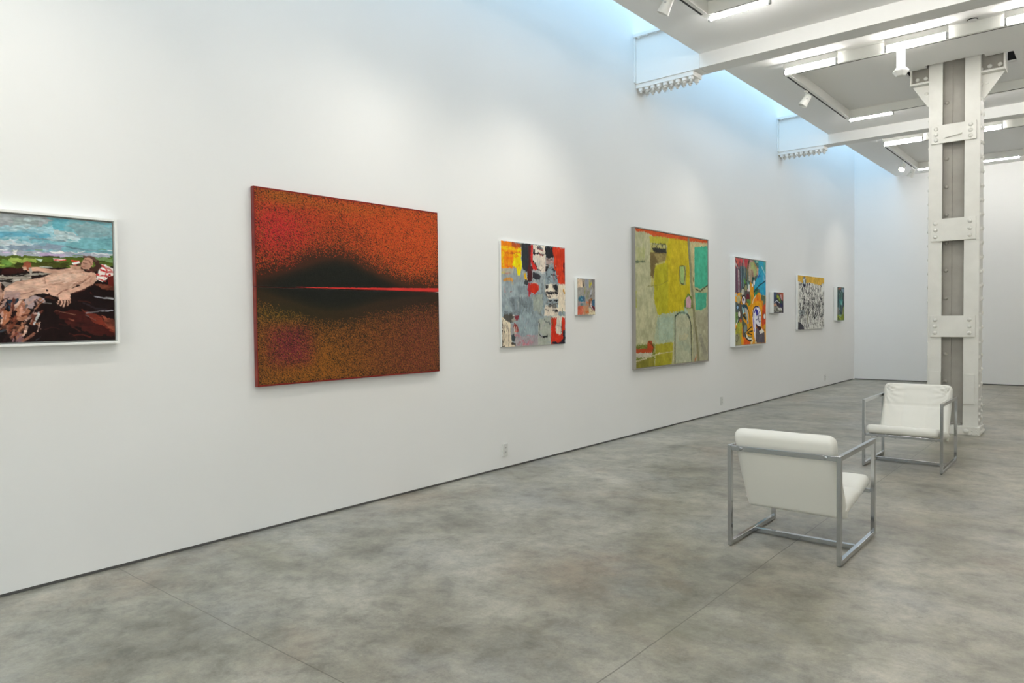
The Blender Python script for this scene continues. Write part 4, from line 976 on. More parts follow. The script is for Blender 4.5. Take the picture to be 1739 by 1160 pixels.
  ('s',[(0.086,0.189),(0.101,0.248)],'d87014',0.01,0.7,0.015),
  ('p',[(0.003,0.273),(0.204,0.269),(0.179,0.316),(0.002,0.329)],'a8a494',0.012,1),
  ('s',[(0.006,0.321),(0.053,0.314)],'c8b850',0.01,0.8,0.02),
  ('s',[(0.045,0.329),(0.131,0.316)],'a85a50',0.01,0.7,0.014),
  ('p',[(0.323,0.002),(0.473,0.001),(0.478,0.177),(0.46,0.241),(0.392,0.297),(0.334,0.258),(0.324,0.134)],'2c3034',0.008,1),
  ('p',[(0.43,0.023),(0.481,0.019),(0.477,0.23),(0.511,0.249),(0.492,0.388),(0.424,0.4),(0.409,0.286),(0.444,0.211)],'4a2024',0.012,1),
  ('p',[(0.29,0.007),(0.327,0.004),(0.326,0.051),(0.297,0.032)],'5a4a38',0.008,0.9),
  ('p',[(0.35,0.309),(0.392,0.302),(0.412,0.369),(0.378,0.381)],'d8a818',0.008,1),
  ('p',[(0.374,0.371),(0.424,0.379),(0.423,0.434),(0.356,0.429)],'34383c',0.01,1),
  ('p',[(0.477,0.009),(0.516,0.009),(0.504,0.165),(0.563,0.22),(0.584,0.267),(0.545,0.28),(0.503,0.25),(0.474,0.177)],'c02a24',0.008,1),
  ('p',[(0.516,0.006),(0.721,0.005),(0.715,0.1),(0.721,0.272),(0.667,0.296),(0.589,0.272),(0.572,0.225),(0.513,0.175)],'dccfc0',0.006,1),
  ('p',[(0.519,0.053),(0.545,0.049),(0.544,0.115),(0.518,0.114)],'1c1c20',0.006,1),
  ('s',[(0.523,0.093),(0.6,0.093),(0.702,0.099)],'1c1418',0.008,1,0.016),
  ('s',[(0.627,0.094),(0.67,0.105)],'7a2024',0.006,0.9,0.018),
  ('p',[(0.567,0.029),(0.637,0.008),(0.689,0.042),(0.645,0.056),(0.584,0.044)],'5c5c60',0.012,1),
  ('s',[(0.601,0.048),(0.68,0.053)],'7a2828',0.006,0.8,0.012),
  ('s',[(0.517,0.18),(0.555,0.205),(0.576,0.236)],'2a1416',0.008,1,0.02),
  ('s',[(0.58,0.262),(0.641,0.27)],'1c1c1c',0.006,1,0.014),
  ('p',[(0.513,0.138),(0.591,0.128),(0.634,0.201),(0.624,0.255),(0.589,0.251)],'b4b4ae',0.012,0.6),
  ('s',[(0.725,0.013),(0.716,0.272)],'e0d6c8',0.004,1,0.018),
  ('s',[(0.66,0.21),(0.668,0.231)],'6a5a50',0.008,0.8,0.006),
  ('s',[(0.714,0.175),(0.725,0.272)],'7a2a28',0.006,0.8,0.01),
  ('p',[(0.725,0.007),(0.852,0.007),(0.878,0.112),(0.831,0.142),(0.741,0.13),(0.72,0.072)],'26262a',0.01,1),
  ('p',[(0.732,0.136),(0.868,0.123),(0.886,0.188),(0.776,0.204),(0.731,0.196)],'a08a84',0.015,1),
  ('s',[(0.813,0.159),(0.868,0.167)],'c89a94',0.01,0.8,0.02),
  ('s',[(0.741,0.152),(0.85,0.141)],'28282a',0.015,0.7,0.01),
  ('p',[(0.736,0.196),(0.794,0.198),(0.775,0.27),(0.729,0.293)],'201c1e',0.008,1),
  ('s',[(0.735,0.217),(0.767,0.21)],'d0c4bc',0.006,0.9,0.012),
  ('p',[(0.794,0.214),(0.885,0.232),(0.911,0.319),(0.947,0.395),(0.736,0.412),(0.72,0.304)],'7e8c92',0.012,1),
  ('s',[(0.857,0.255),(0.912,0.264)],'303438',0.015,0.8,0.02),
  ('s',[(0.829,0.305),(0.921,0.318)],'2a2e34',0.012,0.8,0.015),
  ('s',[(0.865,0.348),(0.911,0.357)],'3a4046',0.012,0.7,0.012),
  ('s',[(0.738,0.314),(0.747,0.292)],'303030',0.008,0.8,0.012),
  ('p',[(0.857,0.006),(1.091,0.004),(1.085,0.402),(0.957,0.4),(0.912,0.264),(0.876,0.232),(0.878,0.101),(0.851,0.048)],'bc3418',0.008,1),
  ('p',[(1.019,0.037),(1.091,0.043),(1.084,0.155),(1.046,0.146)],'b03018',0.01,0.7),
  ('s',[(1.064,0.179),(1.053,0.257),(1.077,0.29)],'5c1c1c',0.01,0.8,0.03),
  ('s',[(1.086,0.01),(1.078,0.368)],'3a1a1a',0.006,0.7,0.012),
  ('p',[(0.494,0.282),(0.64,0.318),(0.631,0.356),(0.578,0.374),(0.509,0.361)],'34343a',0.012,1),
  ('s',[(0.494,0.277),(0.562,0.279),(0.712,0.294)],'b4b4b4',0.008,0.8,0.018),
  ('p',[(0.64,0.308),(0.729,0.299),(0.718,0.413),(0.639,0.404)],'8f979a',0.01,1),
  ('s',[(0.666,0.371),(0.655,0.49)],'70787a',0.02,0.6,0.02),
  ('s',[(0.701,0.37),(0.708,0.515)],'a4a89c',0.01,0.7,0.012),
  ('s',[(0.043,0.392),(0.099,0.375),(0.17,0.388)],'c88a3a',0.008,0.9,0.03),
  ('s',[(0.17,0.388),(0.177,0.429)],'b08a50',0.01,0.6,0.012),
  ('p',[(0.257,0.442),(0.423,0.437),(0.421,0.526),(0.256,0.53)],'7c888c',0.012,0.9),
  ('s',[(0.042,0.463),(0.057,0.513)],'a08484',0.01,0.6,0.02),
  ('s',[(0.128,0.512),(0.159,0.503)],'7a2c30',0.004,0.8,0.006),
  ('s',[(0.492,0.388),(0.502,0.292)],'a8a8a4',0.006,0.7,0.01),
  ('e',(0.52,0.456,0.094,0.053),'b42c18',0.004,1),
  ('s',[(0.44,0.416),(0.426,0.474),(0.455,0.51)],'a03038',0.006,1,0.03),
  ('s',[(0.443,0.494),(0.438,0.552)],'a03038',0.005,1,0.024),
  ('s',[(0.533,0.492),(0.536,0.54)],'b42c18',0.008,1,0.03),
  ('s',[(0.491,0.409),(0.526,0.397),(0.586,0.411)],'c8b0a4',0.004,0.8,0.008),
  ('p',[(0.727,0.412),(0.947,0.406),(0.955,0.516),(0.944,0.566),(0.77,0.569),(0.721,0.499)],'d8ccba',0.006,1),
  ('p',[(0.727,0.415),(0.79,0.416),(0.763,0.455),(0.731,0.466)],'222024',0.008,1),
  ('p',[(0.845,0.414),(0.942,0.411),(0.941,0.489),(0.899,0.479),(0.854,0.436)],'26262a',0.008,1),
  ('p',[(0.726,0.493),(0.936,0.486),(0.945,0.511),(0.816,0.522),(0.735,0.51)],'222226',0.006,1),
  ('p',[(0.947,0.406),(1.08,0.402),(1.08,0.705),(0.951,0.705)],'dcceb8',0.008,1),
  ('s',[(0.947,0.417),(0.95,0.483)],'8a8680',0.008,0.8,0.016),
  ('s',[(1.05,0.47),(1.069,0.492)],'c08c3c',0.008,0.9,0.03),
  ('p',[(0.095,0.564),(0.421,0.548),(0.506,0.526),(0.681,0.49),(0.696,0.652),(0.555,0.695),(0.503,0.685),(0.451,0.748),(0.385,0.669),(0.301,0.727),(0.172,0.706),(0.141,0.655)],'7c888c',0.015,1),
  ('p',[(0.498,0.537),(0.672,0.512),(0.679,0.63),(0.624,0.727),(0.503,0.685)],'949a90',0.012,1),
  ('s',[(0.166,0.578),(0.188,0.67)],'6c7478',0.02,0.7,0.05),
  ('s',[(0.295,0.592),(0.386,0.643)],'687074',0.02,0.7,0.06),
  ('s',[(0.262,0.613),(0.261,0.685)],'a4a8a8',0.008,0.7,0.02),
  ('s',[(0.385,0.696),(0.435,0.722),(0.468,0.754)],'5c686c',0.008,0.8,0.012),
  ('s',[(0.495,0.68),(0.494,0.722)],'5c686c',0.008,0.8,0.008),
  ('s',[(0.572,0.717),(0.659,0.744)],'808684',0.01,0.8,0.03),
  ('s',[(0.661,0.647),(0.706,0.636),(0.712,0.5)],'708084',0.008,0.7,0.012),
  ('p',[(0.029,0.726),(0.163,0.722),(0.203,0.747),(0.162,0.819),(0.074,0.828),(0.021,0.767)],'4c4a44',0.012,1),
  ('s',[(0.037,0.716),(0.277,0.727)],'687074',0.01,0.8,0.03),
  ('p',[(0.187,0.747),(0.276,0.748),(0.267,0.794),(0.218,0.804)],'7a3038',0.012,0.9),
  ('s',[(0.171,0.747),(0.195,0.746)],'dcd4cc',0.004,1,0.012),
  ('s',[(0.162,0.793),(0.202,0.788)],'9c9688',0.01,0.9,0.03),
  ('p',[(0.002,0.757),(0.044,0.777),(0.145,0.829),(0.15,1.013),(0.206,1.046),(0.205,1.064),(-0.008,1.064)],'d6c8b0',0.006,1),
  ('s',[(0.059,0.833),(0.058,1.041)],'b0a08a',0.004,0.7,0.006),
  ('s',[(0.101,0.889),(0.103,1.002)],'86786a',0.012,0.7,0.014),
  ('s',[(0.129,0.834),(0.131,0.962)],'a89a88',0.004,0.7,0.006),
  ('s',[(0.082,0.833),(0.084,0.96)],'a89884',0.004,0.7,0.005),
  ('s',[(0.031,0.838),(0.03,1.01)],'2a2624',0.012,0.8,0.012),
  ('s',[(0.009,0.797),(0.004,1.049)],'3a3634',0.012,0.8,0.01),
  ('s',[(-0.008,1.059),(0.031,1.055)],'1c1c1c',0.004,1,0.014),
  ('p',[(0.141,0.829),(0.25,0.83),(0.248,0.934),(0.215,0.995),(0.19,1.009),(0.142,0.987),(0.136,0.9)],'8a8a8a',0.008,1),
  ('s',[(0.209,0.85),(0.241,0.882)],'8c2c26',0.015,0.9,0.05),
  ('s',[(0.208,0.902),(0.232,0.907)],'b04a40',0.01,0.9,0.02),
  ('s',[(0.193,0.855),(0.188,0.927)],'d0c4b4',0.005,0.8,0.01),
  ('s',[(0.221,0.861),(0.212,0.943)],'d0c4b4',0.005,0.8,0.008),
  ('p',[(0.143,0.936),(0.184,0.927),(0.207,0.953),(0.19,1.007),(0.146,0.998)],'3c4448',0.008,1),
  ('s',[(0.154,1.029),(0.206,1.041)],'443e38',0.008,1,0.026),
  ('s',[(0.207,0.948),(0.264,0.944),(0.28,0.976)],'b07880',0.015,0.7,0.03),
  ('p',[(0.268,0.748),(0.384,0.706),(0.502,0.748),(0.588,0.77),(0.577,0.947),(0.313,0.956),(0.25,0.861)],'8a989c',0.02,1),
  ('p',[(0.203,0.979),(0.585,0.947),(0.583,1.065),(0.209,1.062)],'9c9496',0.02,1),
  ('s',[(0.272,0.965),(0.378,1.047),(0.497,1.03)],'b07480',0.03,0.6,0.03),
  ('s',[(0.345,1.04),(0.446,1.012)],'b4606c',0.02,0.6,0.02),
  ('s',[(0.38,0.958),(0.516,0.956)],'b47c84',0.015,0.6,0.012),
  ('s',[(0.246,1.037),(0.288,1.018)],'a45a60',0.02,0.5,0.02),
  ('p',[(0.588,0.792),(0.694,0.771),(0.812,0.75),(0.807,1.062),(0.583,1.065)],'a0a498',0.008,1),
  ('s',[(0.597,0.808),(0.613,0.867),(0.603,0.947)],'3c4040',0.01,0.8,0.008),
  ('s',[(0.603,0.947),(0.646,0.967),(0.673,0.976)],'1c1e20',0.006,1,0.014),
  ('s',[(0.673,0.973),(0.745,0.97)],'1c1e20',0.006,1,0.02),
  ('s',[(0.694,0.782),(0.72,0.814),(0.783,0.815),(0.792,0.842)],'4c5256',0.008,0.9,0.012),
  ('s',[(0.686,0.722),(0.676,0.771)],'70787c',0.008,0.7,0.01),
  ('p',[(0.705,0.646),(0.841,0.629),(0.952,0.672),(0.951,0.75),(0.695,0.749)],'d8ccba',0.008,1),
  ('p',[(0.787,0.586),(0.833,0.58),(0.828,0.596),(0.778,0.6)],'1e1c20',0.004,1),
  ('p',[(0.874,0.582),(0.954,0.575),(0.944,0.595),(0.879,0.598)],'1e1c20',0.004,1),
  ('s',[(0.778,0.635),(0.823,0.646),(0.906,0.651)],'5c5852',0.02,0.9,0.035),
  ('s',[(0.86,0.623),(0.934,0.617)],'58544e',0.012,0.8,0.015),
  ('p',[(0.813,0.689),(0.887,0.675),(0.942,0.684),(0.937,0.714),(0.877,0.706)],'1c1c20',0.006,1),
  ('s',[(0.714,0.679),(0.777,0.687)],'4c4844',0.008,0.8,0.008),
  ('s',[(0.734,0.538),(0.815,0.547)],'302c2e',0.01,0.9,0.014),
  ('s',[(0.726,0.5),(0.734,0.543)],'2c2c2c',0.008,0.8,0.012),
  ('s',[(0.716,0.56),(0.76,0.624)],'7c8c92',0.008,0.8,0.03),
  ('p',[(0.821,0.771),(1.074,0.767),(1.064,1.065),(0.807,1.062)],'b82c16',0.005,1),
  ('p',[(0.821,0.755),(1.074,0.751),(1.074,0.77),(0.839,0.772)],'d8ccba',0.006,1),
  ('p',[(0.918,0.761),(1.016,0.761),(1.0,0.873),(1.013,0.946),(0.966,0.956),(0.91,0.938),(0.893,0.871),(0.917,0.827)],'ccc4b4',0.006,1),
  ('s',[(0.911,0.855),(0.996,0.867)],'9c9890',0.006,0.7,0.012),
  ('s',[(1.011,0.817),(1.006,0.929)],'2c2a2c',0.005,0.9,0.008),
  ('s',[(0.839,0.772),(0.842,0.848)],'6a4c24',0.005,0.8,0.016),
  ('p',[(1.033,0.918),(1.071,0.908),(1.064,1.065),(0.983,1.04),(1.032,0.997)],'1e2028',0.008,1),
  ('p',[(0.816,1.056),(0.853,1.03),(0.899,1.032),(0.936,1.049),(0.983,1.034),(1.06,1.02),(1.059,1.07)],'20202a',0.006,1),
  ('s',[(1.027,0.672),(1.036,0.739)],'6c7a60',0.008,0.7,0.008),
  ('s',[(0.981,0.628),(0.99,0.667)],'6a6458',0.008,0.6,0.004),
  ('s',[(0.643,0.739),(0.637,0.711),(0.634,0.682)],'5c686c',0.008,0.55,0.0056),
  ('s',[(0.326,0.71),(0.329,0.695),(0.32,0.681)],'5c686c',0.008,0.55,0.0072),
  ('s',[(0.562,0.719),(0.565,0.704),(0.564,0.689)],'7c8c94',0.008,0.55,0.0131),
  ('s',[(0.041,0.613),(0.037,0.598),(0.04,0.582)],'7c8c94',0.008,0.55,0.0063),
  ('s',[(0.282,0.655),(0.274,0.643),(0.272,0.63)],'6c787c',0.008,0.55,0.0111),
  ('s',[(0.226,0.565),(0.242,0.54),(0.242,0.514)],'7c8c94',0.008,0.55,0.0083),
  ('s',[(0.413,0.63),(0.41,0.618),(0.413,0.605)],'6c787c',0.008,0.55,0.0051),
  ('s',[(0.259,0.602),(0.253,0.589),(0.254,0.576)],'5c686c',0.008,0.55,0.0073),
  ('s',[(0.327,0.569),(0.332,0.561),(0.337,0.553)],'a4a8a0',0.008,0.55,0.0062),
  ('s',[(0.249,0.6),(0.245,0.586),(0.239,0.572)],'a4a8a0',0.008,0.55,0.009),
  ('s',[(0.511,0.589),(0.51,0.557),(0.521,0.526)],'7c8c94',0.008,0.55,0.0104),
  ('s',[(0.024,0.701),(0.025,0.679),(0.038,0.659)],'7c8c94',0.008,0.55,0.0116),
  ('s',[(0.028,0.668),(0.025,0.66),(0.028,0.651)],'5c686c',0.008,0.55,0.0107),
  ('s',[(0.63,0.685),(0.629,0.655),(0.646,0.627)],'98a0a0',0.008,0.55,0.0093),
  ('s',[(0.464,0.726),(0.462,0.713),(0.461,0.701)],'7c8c94',0.008,0.55,0.0056),
  ('s',[(0.551,0.602),(0.566,0.581),(0.573,0.558)],'5c686c',0.008,0.55,0.0072),
  ('s',[(0.216,0.559),(0.221,0.538),(0.217,0.516)],'6c787c',0.008,0.55,0.0064),
  ('s',[(0.535,0.551),(0.538,0.541),(0.542,0.531)],'6c787c',0.008,0.55,0.0105),
  ('s',[(0.578,0.733),(0.572,0.714),(0.57,0.695)],'7c8c94',0.008,0.55,0.0116),
  ('s',[(0.174,0.719),(0.184,0.688),(0.179,0.658)],'98a0a0',0.008,0.55,0.0103),
  ('s',[(0.39,0.662),(0.392,0.636),(0.399,0.612)],'7c8c94',0.008,0.55,0.0053),
  ('s',[(0.499,0.689),(0.497,0.671),(0.505,0.654)],'98a0a0',0.008,0.55,0.0116),
  ('s',[(0.61,0.619),(0.615,0.609),(0.62,0.599)],'7c8c94',0.008,0.55,0.0061),
  ('s',[(0.661,0.593),(0.668,0.567),(0.677,0.541)],'5c686c',0.008,0.55,0.0098),
  ('s',[(0.089,0.581),(0.091,0.559),(0.081,0.537)],'98a0a0',0.008,0.55,0.0042),
  ('s',[(0.42,0.619),(0.424,0.605),(0.423,0.59)],'6c787c',0.008,0.55,0.0079),
  ('s',[(0.282,0.733),(0.278,0.714),(0.275,0.696)],'5c686c',0.008,0.55,0.0063),
  ('s',[(0.321,0.735),(0.31,0.705),(0.316,0.675)],'7c8c94',0.008,0.55,0.0112),
  ('s',[(0.485,0.682),(0.496,0.657),(0.509,0.633)],'5c686c',0.008,0.55,0.0054),
  ('s',[(0.442,0.68),(0.442,0.648),(0.45,0.617)],'6c787c',0.008,0.55,0.0079),
  ('s',[(0.066,0.557),(0.068,0.547),(0.064,0.538)],'a4a8a0',0.008,0.55,0.0132),
  ('s',[(0.511,0.605),(0.507,0.592),(0.505,0.578)],'98a0a0',0.008,0.55,0.0138),
  ('s',[(0.065,0.663),(0.067,0.655),(0.07,0.647)],'a4a8a0',0.008,0.55,0.0121),
  ('s',[(0.153,0.674),(0.156,0.645),(0.155,0.615)],'98a0a0',0.008,0.55,0.0055),
  ('s',[(0.291,0.592),(0.298,0.566),(0.306,0.54)],'a4a8a0',0.008,0.55,0.0089),
  ('s',[(0.379,0.67),(0.376,0.655),(0.371,0.64)],'7c8c94',0.008,0.55,0.0093),
  ('s',[(0.064,0.564),(0.056,0.538),(0.049,0.513)],'6c787c',0.008,0.55,0.013),
  ('s',[(0.348,0.59),(0.355,0.571),(0.376,0.556)],'5c686c',0.008,0.55,0.0064),
  ('s',[(0.086,0.687),(0.084,0.673),(0.086,0.66)],'a4a8a0',0.008,0.55,0.0134),
  ('s',[(0.399,0.585),(0.4,0.572),(0.393,0.56)],'6c787c',0.008,0.55,0.0128),
  ('s',[(0.666,0.878),(0.654,0.865),(0.639,0.853)],'a8a49c',0.01,0.5,0.008),
  ('s',[(0.267,0.993),(0.274,0.963),(0.296,0.937)],'8894a0',0.01,0.5,0.0098),
  ('s',[(0.36,0.918),(0.362,0.905),(0.362,0.893)],'8894a0',0.01,0.5,0.0114),
  ('s',[(0.37,0.886),(0.364,0.875),(0.363,0.863)],'a8a49c',0.01,0.5,0.0093),
  ('s',[(0.828,1.043),(0.783,1.033),(0.736,1.035)],'98a4a6',0.01,0.5,0.0151),
  ('s',[(0.35,0.808),(0.334,0.785),(0.323,0.761)],'a89ca0',0.01,0.5,0.0066),
  ('s',[(0.756,1.052),(0.773,1.035),(0.779,1.015)],'a8a49c',0.01,0.5,0.0106),
  ('s',[(0.377,0.974),(0.404,0.974),(0.429,0.968)],'a89ca0',0.01,0.5,0.0131),
  ('s',[(0.772,0.774),(0.776,0.763),(0.772,0.752)],'8894a0',0.01,0.5,0.0131),
  ('s',[(0.611,0.975),(0.637,0.958),(0.647,0.936)],'a89ca0',0.01,0.5,0.0139),
  ('s',[(0.631,0.891),(0.647,0.867),(0.649,0.841)],'a8a49c',0.01,0.5,0.0118),
  ('s',[(0.799,1.086),(0.785,1.054),(0.796,1.023)],'8894a0',0.01,0.5,0.0067),
  ('s',[(0.468,0.884),(0.499,0.86),(0.518,0.831)],'98a4a6',0.01,0.5,0.0086),
  ('s',[(0.366,0.819),(0.366,0.796),(0.379,0.775)],'8894a0',0.01,0.5,0.0143),
  ('s',[(0.645,0.986),(0.647,0.969),(0.652,0.952)],'a89ca0',0.01,0.5,0.0151),
  ('s',[(0.363,1.054),(0.388,1.029),(0.426,1.011)],'8894a0',0.01,0.5,0.0157),
  ('s',[(0.68,0.839),(0.685,0.82),(0.692,0.801)],'a8a49c',0.01,0.5,0.0152),
  ('s',[(0.395,0.865),(0.411,0.847),(0.436,0.834)],'98a4a6',0.01,0.5,0.0099),
  ('s',[(0.649,0.959),(0.623,0.941),(0.608,0.92)],'8894a0',0.01,0.5,0.0148),
  ('s',[(0.378,0.923),(0.358,0.908),(0.347,0.889)],'98a4a6',0.01,0.5,0.0104),
  ('s',[(0.597,0.868),(0.602,0.847),(0.614,0.827)],'a89ca0',0.01,0.5,0.0107),
  ('s',[(0.646,0.868),(0.681,0.858),(0.707,0.84)],'8894a0',0.01,0.5,0.0075),
  ('s',[(0.382,0.842),(0.394,0.819),(0.414,0.799)],'a89ca0',0.01,0.5,0.0109),
  ('s',[(0.641,1.063),(0.643,1.045),(0.644,1.027)],'a8a49c',0.01,0.5,0.0147),
  ('s',[(0.633,0.889),(0.651,0.859),(0.683,0.833)],'a89ca0',0.01,0.5,0.0131),
  ('s',[(0.561,1.053),(0.595,1.045),(0.625,1.032)],'a89ca0',0.01,0.5,0.0061),
  ('s',[(0.031,1.015),(0.032,0.997),(0.038,0.979)],'807264',0.004,0.75,0.0025),
  ('s',[(0.094,1.065),(0.098,1.039),(0.093,1.013)],'807264',0.004,0.75,0.0033),
  ('s',[(0.096,0.889),(0.09,0.865),(0.092,0.841)],'3a3430',0.004,0.75,0.0022),
  ('s',[(0.015,0.802),(0.02,0.789),(0.018,0.776)],'807264',0.004,0.75,0.0027),
  ('s',[(0.1,0.904),(0.097,0.885),(0.099,0.867)],'3a3430',0.004,0.75,0.0034),
  ('s',[(0.004,1.011),(0.009,0.997),(0.006,0.983)],'807264',0.004,0.75,0.0038),
  ('s',[(0.012,0.957),(0.017,0.937),(0.011,0.917)],'a89884',0.004,0.75,0.0039),
  ('s',[(0.031,1.001),(0.03,0.984),(0.037,0.968)],'807264',0.004,0.75,0.0044),
  ('s',[(0.113,1.03),(0.118,1.021),(0.115,1.011)],'a89884',0.004,0.75,0.0039),
  ('s',[(0.072,0.865),(0.083,0.846),(0.08,0.826)],'a89884',0.004,0.75,0.0041),
  ('s',[(0.048,1.043),(0.045,1.035),(0.048,1.026)],'807264',0.004,0.75,0.004),
  ('s',[(0.113,0.861),(0.112,0.849),(0.114,0.838)],'a89884',0.004,0.75,0.0024),
  ('s',[(0.056,0.846),(0.057,0.833),(0.062,0.82)],'3a3430',0.004,0.75,0.0035),
  ('s',[(0.073,0.97),(0.077,0.947),(0.07,0.924)],'807264',0.004,0.75,0.0041),
  ('s',[(0.037,1.031),(0.043,1.017),(0.043,1.003)],'a89884',0.004,0.75,0.003),
  ('s',[(0.028,1.002),(0.028,0.994),(0.029,0.986)],'3a3430',0.004,0.75,0.0049),
  ('s',[(0.068,0.903),(0.08,0.875),(0.075,0.845)],'3a3430',0.004,0.75,0.0022),
  ('s',[(0.027,0.803),(0.026,0.795),(0.028,0.787)],'a89884',0.004,0.75,0.0042),
  ('s',[(0.075,0.872),(0.082,0.844),(0.074,0.815)],'3a3430',0.004,0.75,0.0028),
  ('s',[(0.025,0.896),(0.022,0.871),(0.026,0.845)],'3a3430',0.004,0.75,0.0021),
  ('s',[(0.018,1.016),(0.026,0.991),(0.022,0.967)],'a89884',0.004,0.75,0.0029),
  ('s',[(0.124,1.035),(0.128,1.027),(0.127,1.017)],'a89884',0.004,0.75,0.0025),
  ('s',[(0.124,1.024),(0.126,1.012),(0.128,1.0)],'807264',0.004,0.75,0.0025),
  ('s',[(0.075,1.017),(0.077,0.998),(0.078,0.979)],'3a3430',0.004,0.75,0.0049),
  ('s',[(0.772,0.696),(0.771,0.7),(0.772,0.704)],'26242a',0.006,0.8,0.0106),
  ('s',[(0.836,0.54),(0.847,0.538),(0.855,0.534)],'26242a',0.006,0.8,0.0077),
  ('s',[(0.911,0.534),(0.924,0.525),(0.943,0.52)],'26242a',0.006,0.8,0.0054),
  ('s',[(0.814,0.7),(0.834,0.696),(0.852,0.69)],'d8ccba',0.006,0.8,0.0095),
  ('s',[(0.747,0.601),(0.768,0.598),(0.79,0.599)],'d8ccba',0.006,0.8,0.0103),
  ('s',[(0.811,0.49),(0.817,0.493),(0.824,0.495)],'26242a',0.006,0.8,0.0094),
  ('s',[(0.87,0.582),(0.885,0.579),(0.897,0.572)],'26242a',0.006,0.8,0.0078),
  ('s',[(0.812,0.541),(0.828,0.545),(0.846,0.547)],'d8ccba',0.006,0.8,0.0043),
  ('s',[(0.87,0.691),(0.881,0.688),(0.889,0.682)],'d8ccba',0.006,0.8,0.0116),
  ('s',[(0.753,0.597),(0.762,0.59),(0.777,0.585)],'26242a',0.006,0.8,0.0055),
  ('s',[(0.855,0.608),(0.848,0.621),(0.846,0.634)],'26242a',0.006,0.8,0.0056),
  ('s',[(0.742,0.609),(0.75,0.613),(0.758,0.617)],'26242a',0.006,0.8,0.0056),
  ('s',[(0.74,0.542),(0.731,0.532),(0.731,0.521)],'26242a',0.006,0.8,0.0037),
  ('s',[(0.796,0.547),(0.806,0.545),(0.816,0.546)],'26242a',0.006,0.8,0.0086),
  ('s',[(0.724,0.606),(0.734,0.614),(0.749,0.619)],'6c6864',0.006,0.8,0.0046),
  ('s',[(0.793,0.627),(0.804,0.628),(0.815,0.628)],'26242a',0.006,0.8,0.0103),
  ('s',[(0.748,0.582),(0.76,0.585),(0.771,0.591)],'6c6864',0.006,0.8,0.0071),
  ('s',[(0.948,0.636),(0.945,0.644),(0.946,0.653)],'d8ccba',0.006,0.8,0.0076),
  ('s',[(0.896,0.664),(0.896,0.669),(0.897,0.674)],'6c6864',0.006,0.8,0.0057),
  ('s',[(0.793,0.598),(0.807,0.592),(0.822,0.586)],'26242a',0.006,0.8,0.0066),
  ('s',[(0.828,0.611),(0.847,0.605),(0.861,0.595)],'6c6864',0.006,0.8,0.0093),
  ('s',[(0.8,0.499),(0.809,0.498),(0.819,0.496)],'6c6864',0.006,0.8,0.0119),
  ('s',[(0.909,0.669),(0.916,0.671),(0.922,0.674)],'d8ccba',0.006,0.8,0.0101),
  ('s',[(0.783,0.655),(0.796,0.654),(0.809,0.653)],'26242a',0.006,0.8,0.0092),
  ('s',[(0.852,0.641),(0.858,0.648),(0.864,0.656)],'6c6864',0.006,0.8,0.0076),
  ('s',[(0.916,0.561),(0.921,0.561),(0.927,0.562)],'6c6864',0.006,0.8,0.0032),
  ('s',[(0.723,0.636),(0.741,0.635),(0.758,0.632)],'d8ccba',0.006,0.8,0.0103),
  ('s',[(0.741,0.616),(0.747,0.613),(0.751,0.609)],'6c6864',0.006,0.8,0.0077),
  ('s',[(0.869,0.487),(0.871,0.498),(0.873,0.508)],'26242a',0.006,0.8,0.0061),
  ('s',[(0.723,0.501),(0.732,0.495),(0.745,0.492)],'26242a',0.006,0.8,0.0069),
  ('s',[(0.172,0.2),(0.179,0.193),(0.189,0.188)],'c85c18',0.01,0.6,0.0179),
  ('s',[(0.231,0.138),(0.241,0.132),(0.252,0.128)],'f0c010',0.01,0.6,0.0128),
  ('s',[(0.279,0.142),(0.259,0.132),(0.242,0.122)],'c85c18',0.01,0.6,0.0083),
  ('s',[(0.09,0.114),(0.098,0.106),(0.103,0.097)],'c85c18',0.01,0.6,0.0138),
  ('s',[(0.169,0.159),(0.189,0.151),(0.201,0.138)],'e07a14',0.01,0.6,0.01),
  ('s',[(0.174,0.194),(0.176,0.179),(0.187,0.165)],'f0c010',0.01,0.6,0.0153),
  ('s',[(0.259,0.061),(0.231,0.057),(0.202,0.061)],'d86a10',0.01,0.6,0.0147),
  ('s',[(0.169,0.268),(0.164,0.263),(0.162,0.256)],'d86a10',0.01,0.6,0.0168),
  ('s',[(0.238,0.147),(0.243,0.141),(0.248,0.134)],'e07a14',0.01,0.6,0.0172),
  ('s',[(0.214,0.174),(0.219,0.165),(0.225,0.156)],'ecd008',0.01,0.6,0.0067),
  ('s',[(0.25,0.078),(0.282,0.07),(0.315,0.071)],'f0c010',0.01,0.6,0.0164),
  ('s',[(0.079,0.073),(0.1,0.065),(0.118,0.054)],'d86a10',0.01,0.6,0.0066),
  ('s',[(0.111,0.228),(0.114,0.22),(0.118,0.212)],'f0c010',0.01,0.6,0.0087),
  ('s',[(0.197,0.267),(0.202,0.256),(0.214,0.246)],'d86a10',0.01,0.6,0.0101),
  ('s',[(0.01,0.141),(0.023,0.134),(0.03,0.123)],'e07a14',0.01,0.6,0.0076),
  ('s',[(0.213,0.153),(0.225,0.135),(0.247,0.122)],'d86a10',0.01,0.6,0.0152),
  ('s',[(0.24,0.069),(0.249,0.052),(0.248,0.035)],'c85c18',0.01,0.6,0.0165),
  ('s',[(0.042,0.278),(0.059,0.263),(0.072,0.246)],'d86a10',0.01,0.6,0.0081),
  ('s',[(0.262,0.1),(0.271,0.08),(0.286,0.061)],'ecd008',0.01,0.6,0.0156),
  ('s',[(0.165,0.209),(0.168,0.198),(0.169,0.188)],'c85c18',0.01,0.6,0.0084),
  ('s',[(0.013,0.261),(0.015,0.248),(0.025,0.236)],'c85c18',0.01,0.6,0.0082),
  ('s',[(0.087,0.092),(0.075,0.075),(0.069,0.057)],'ecd008',0.01,0.6,0.0086),
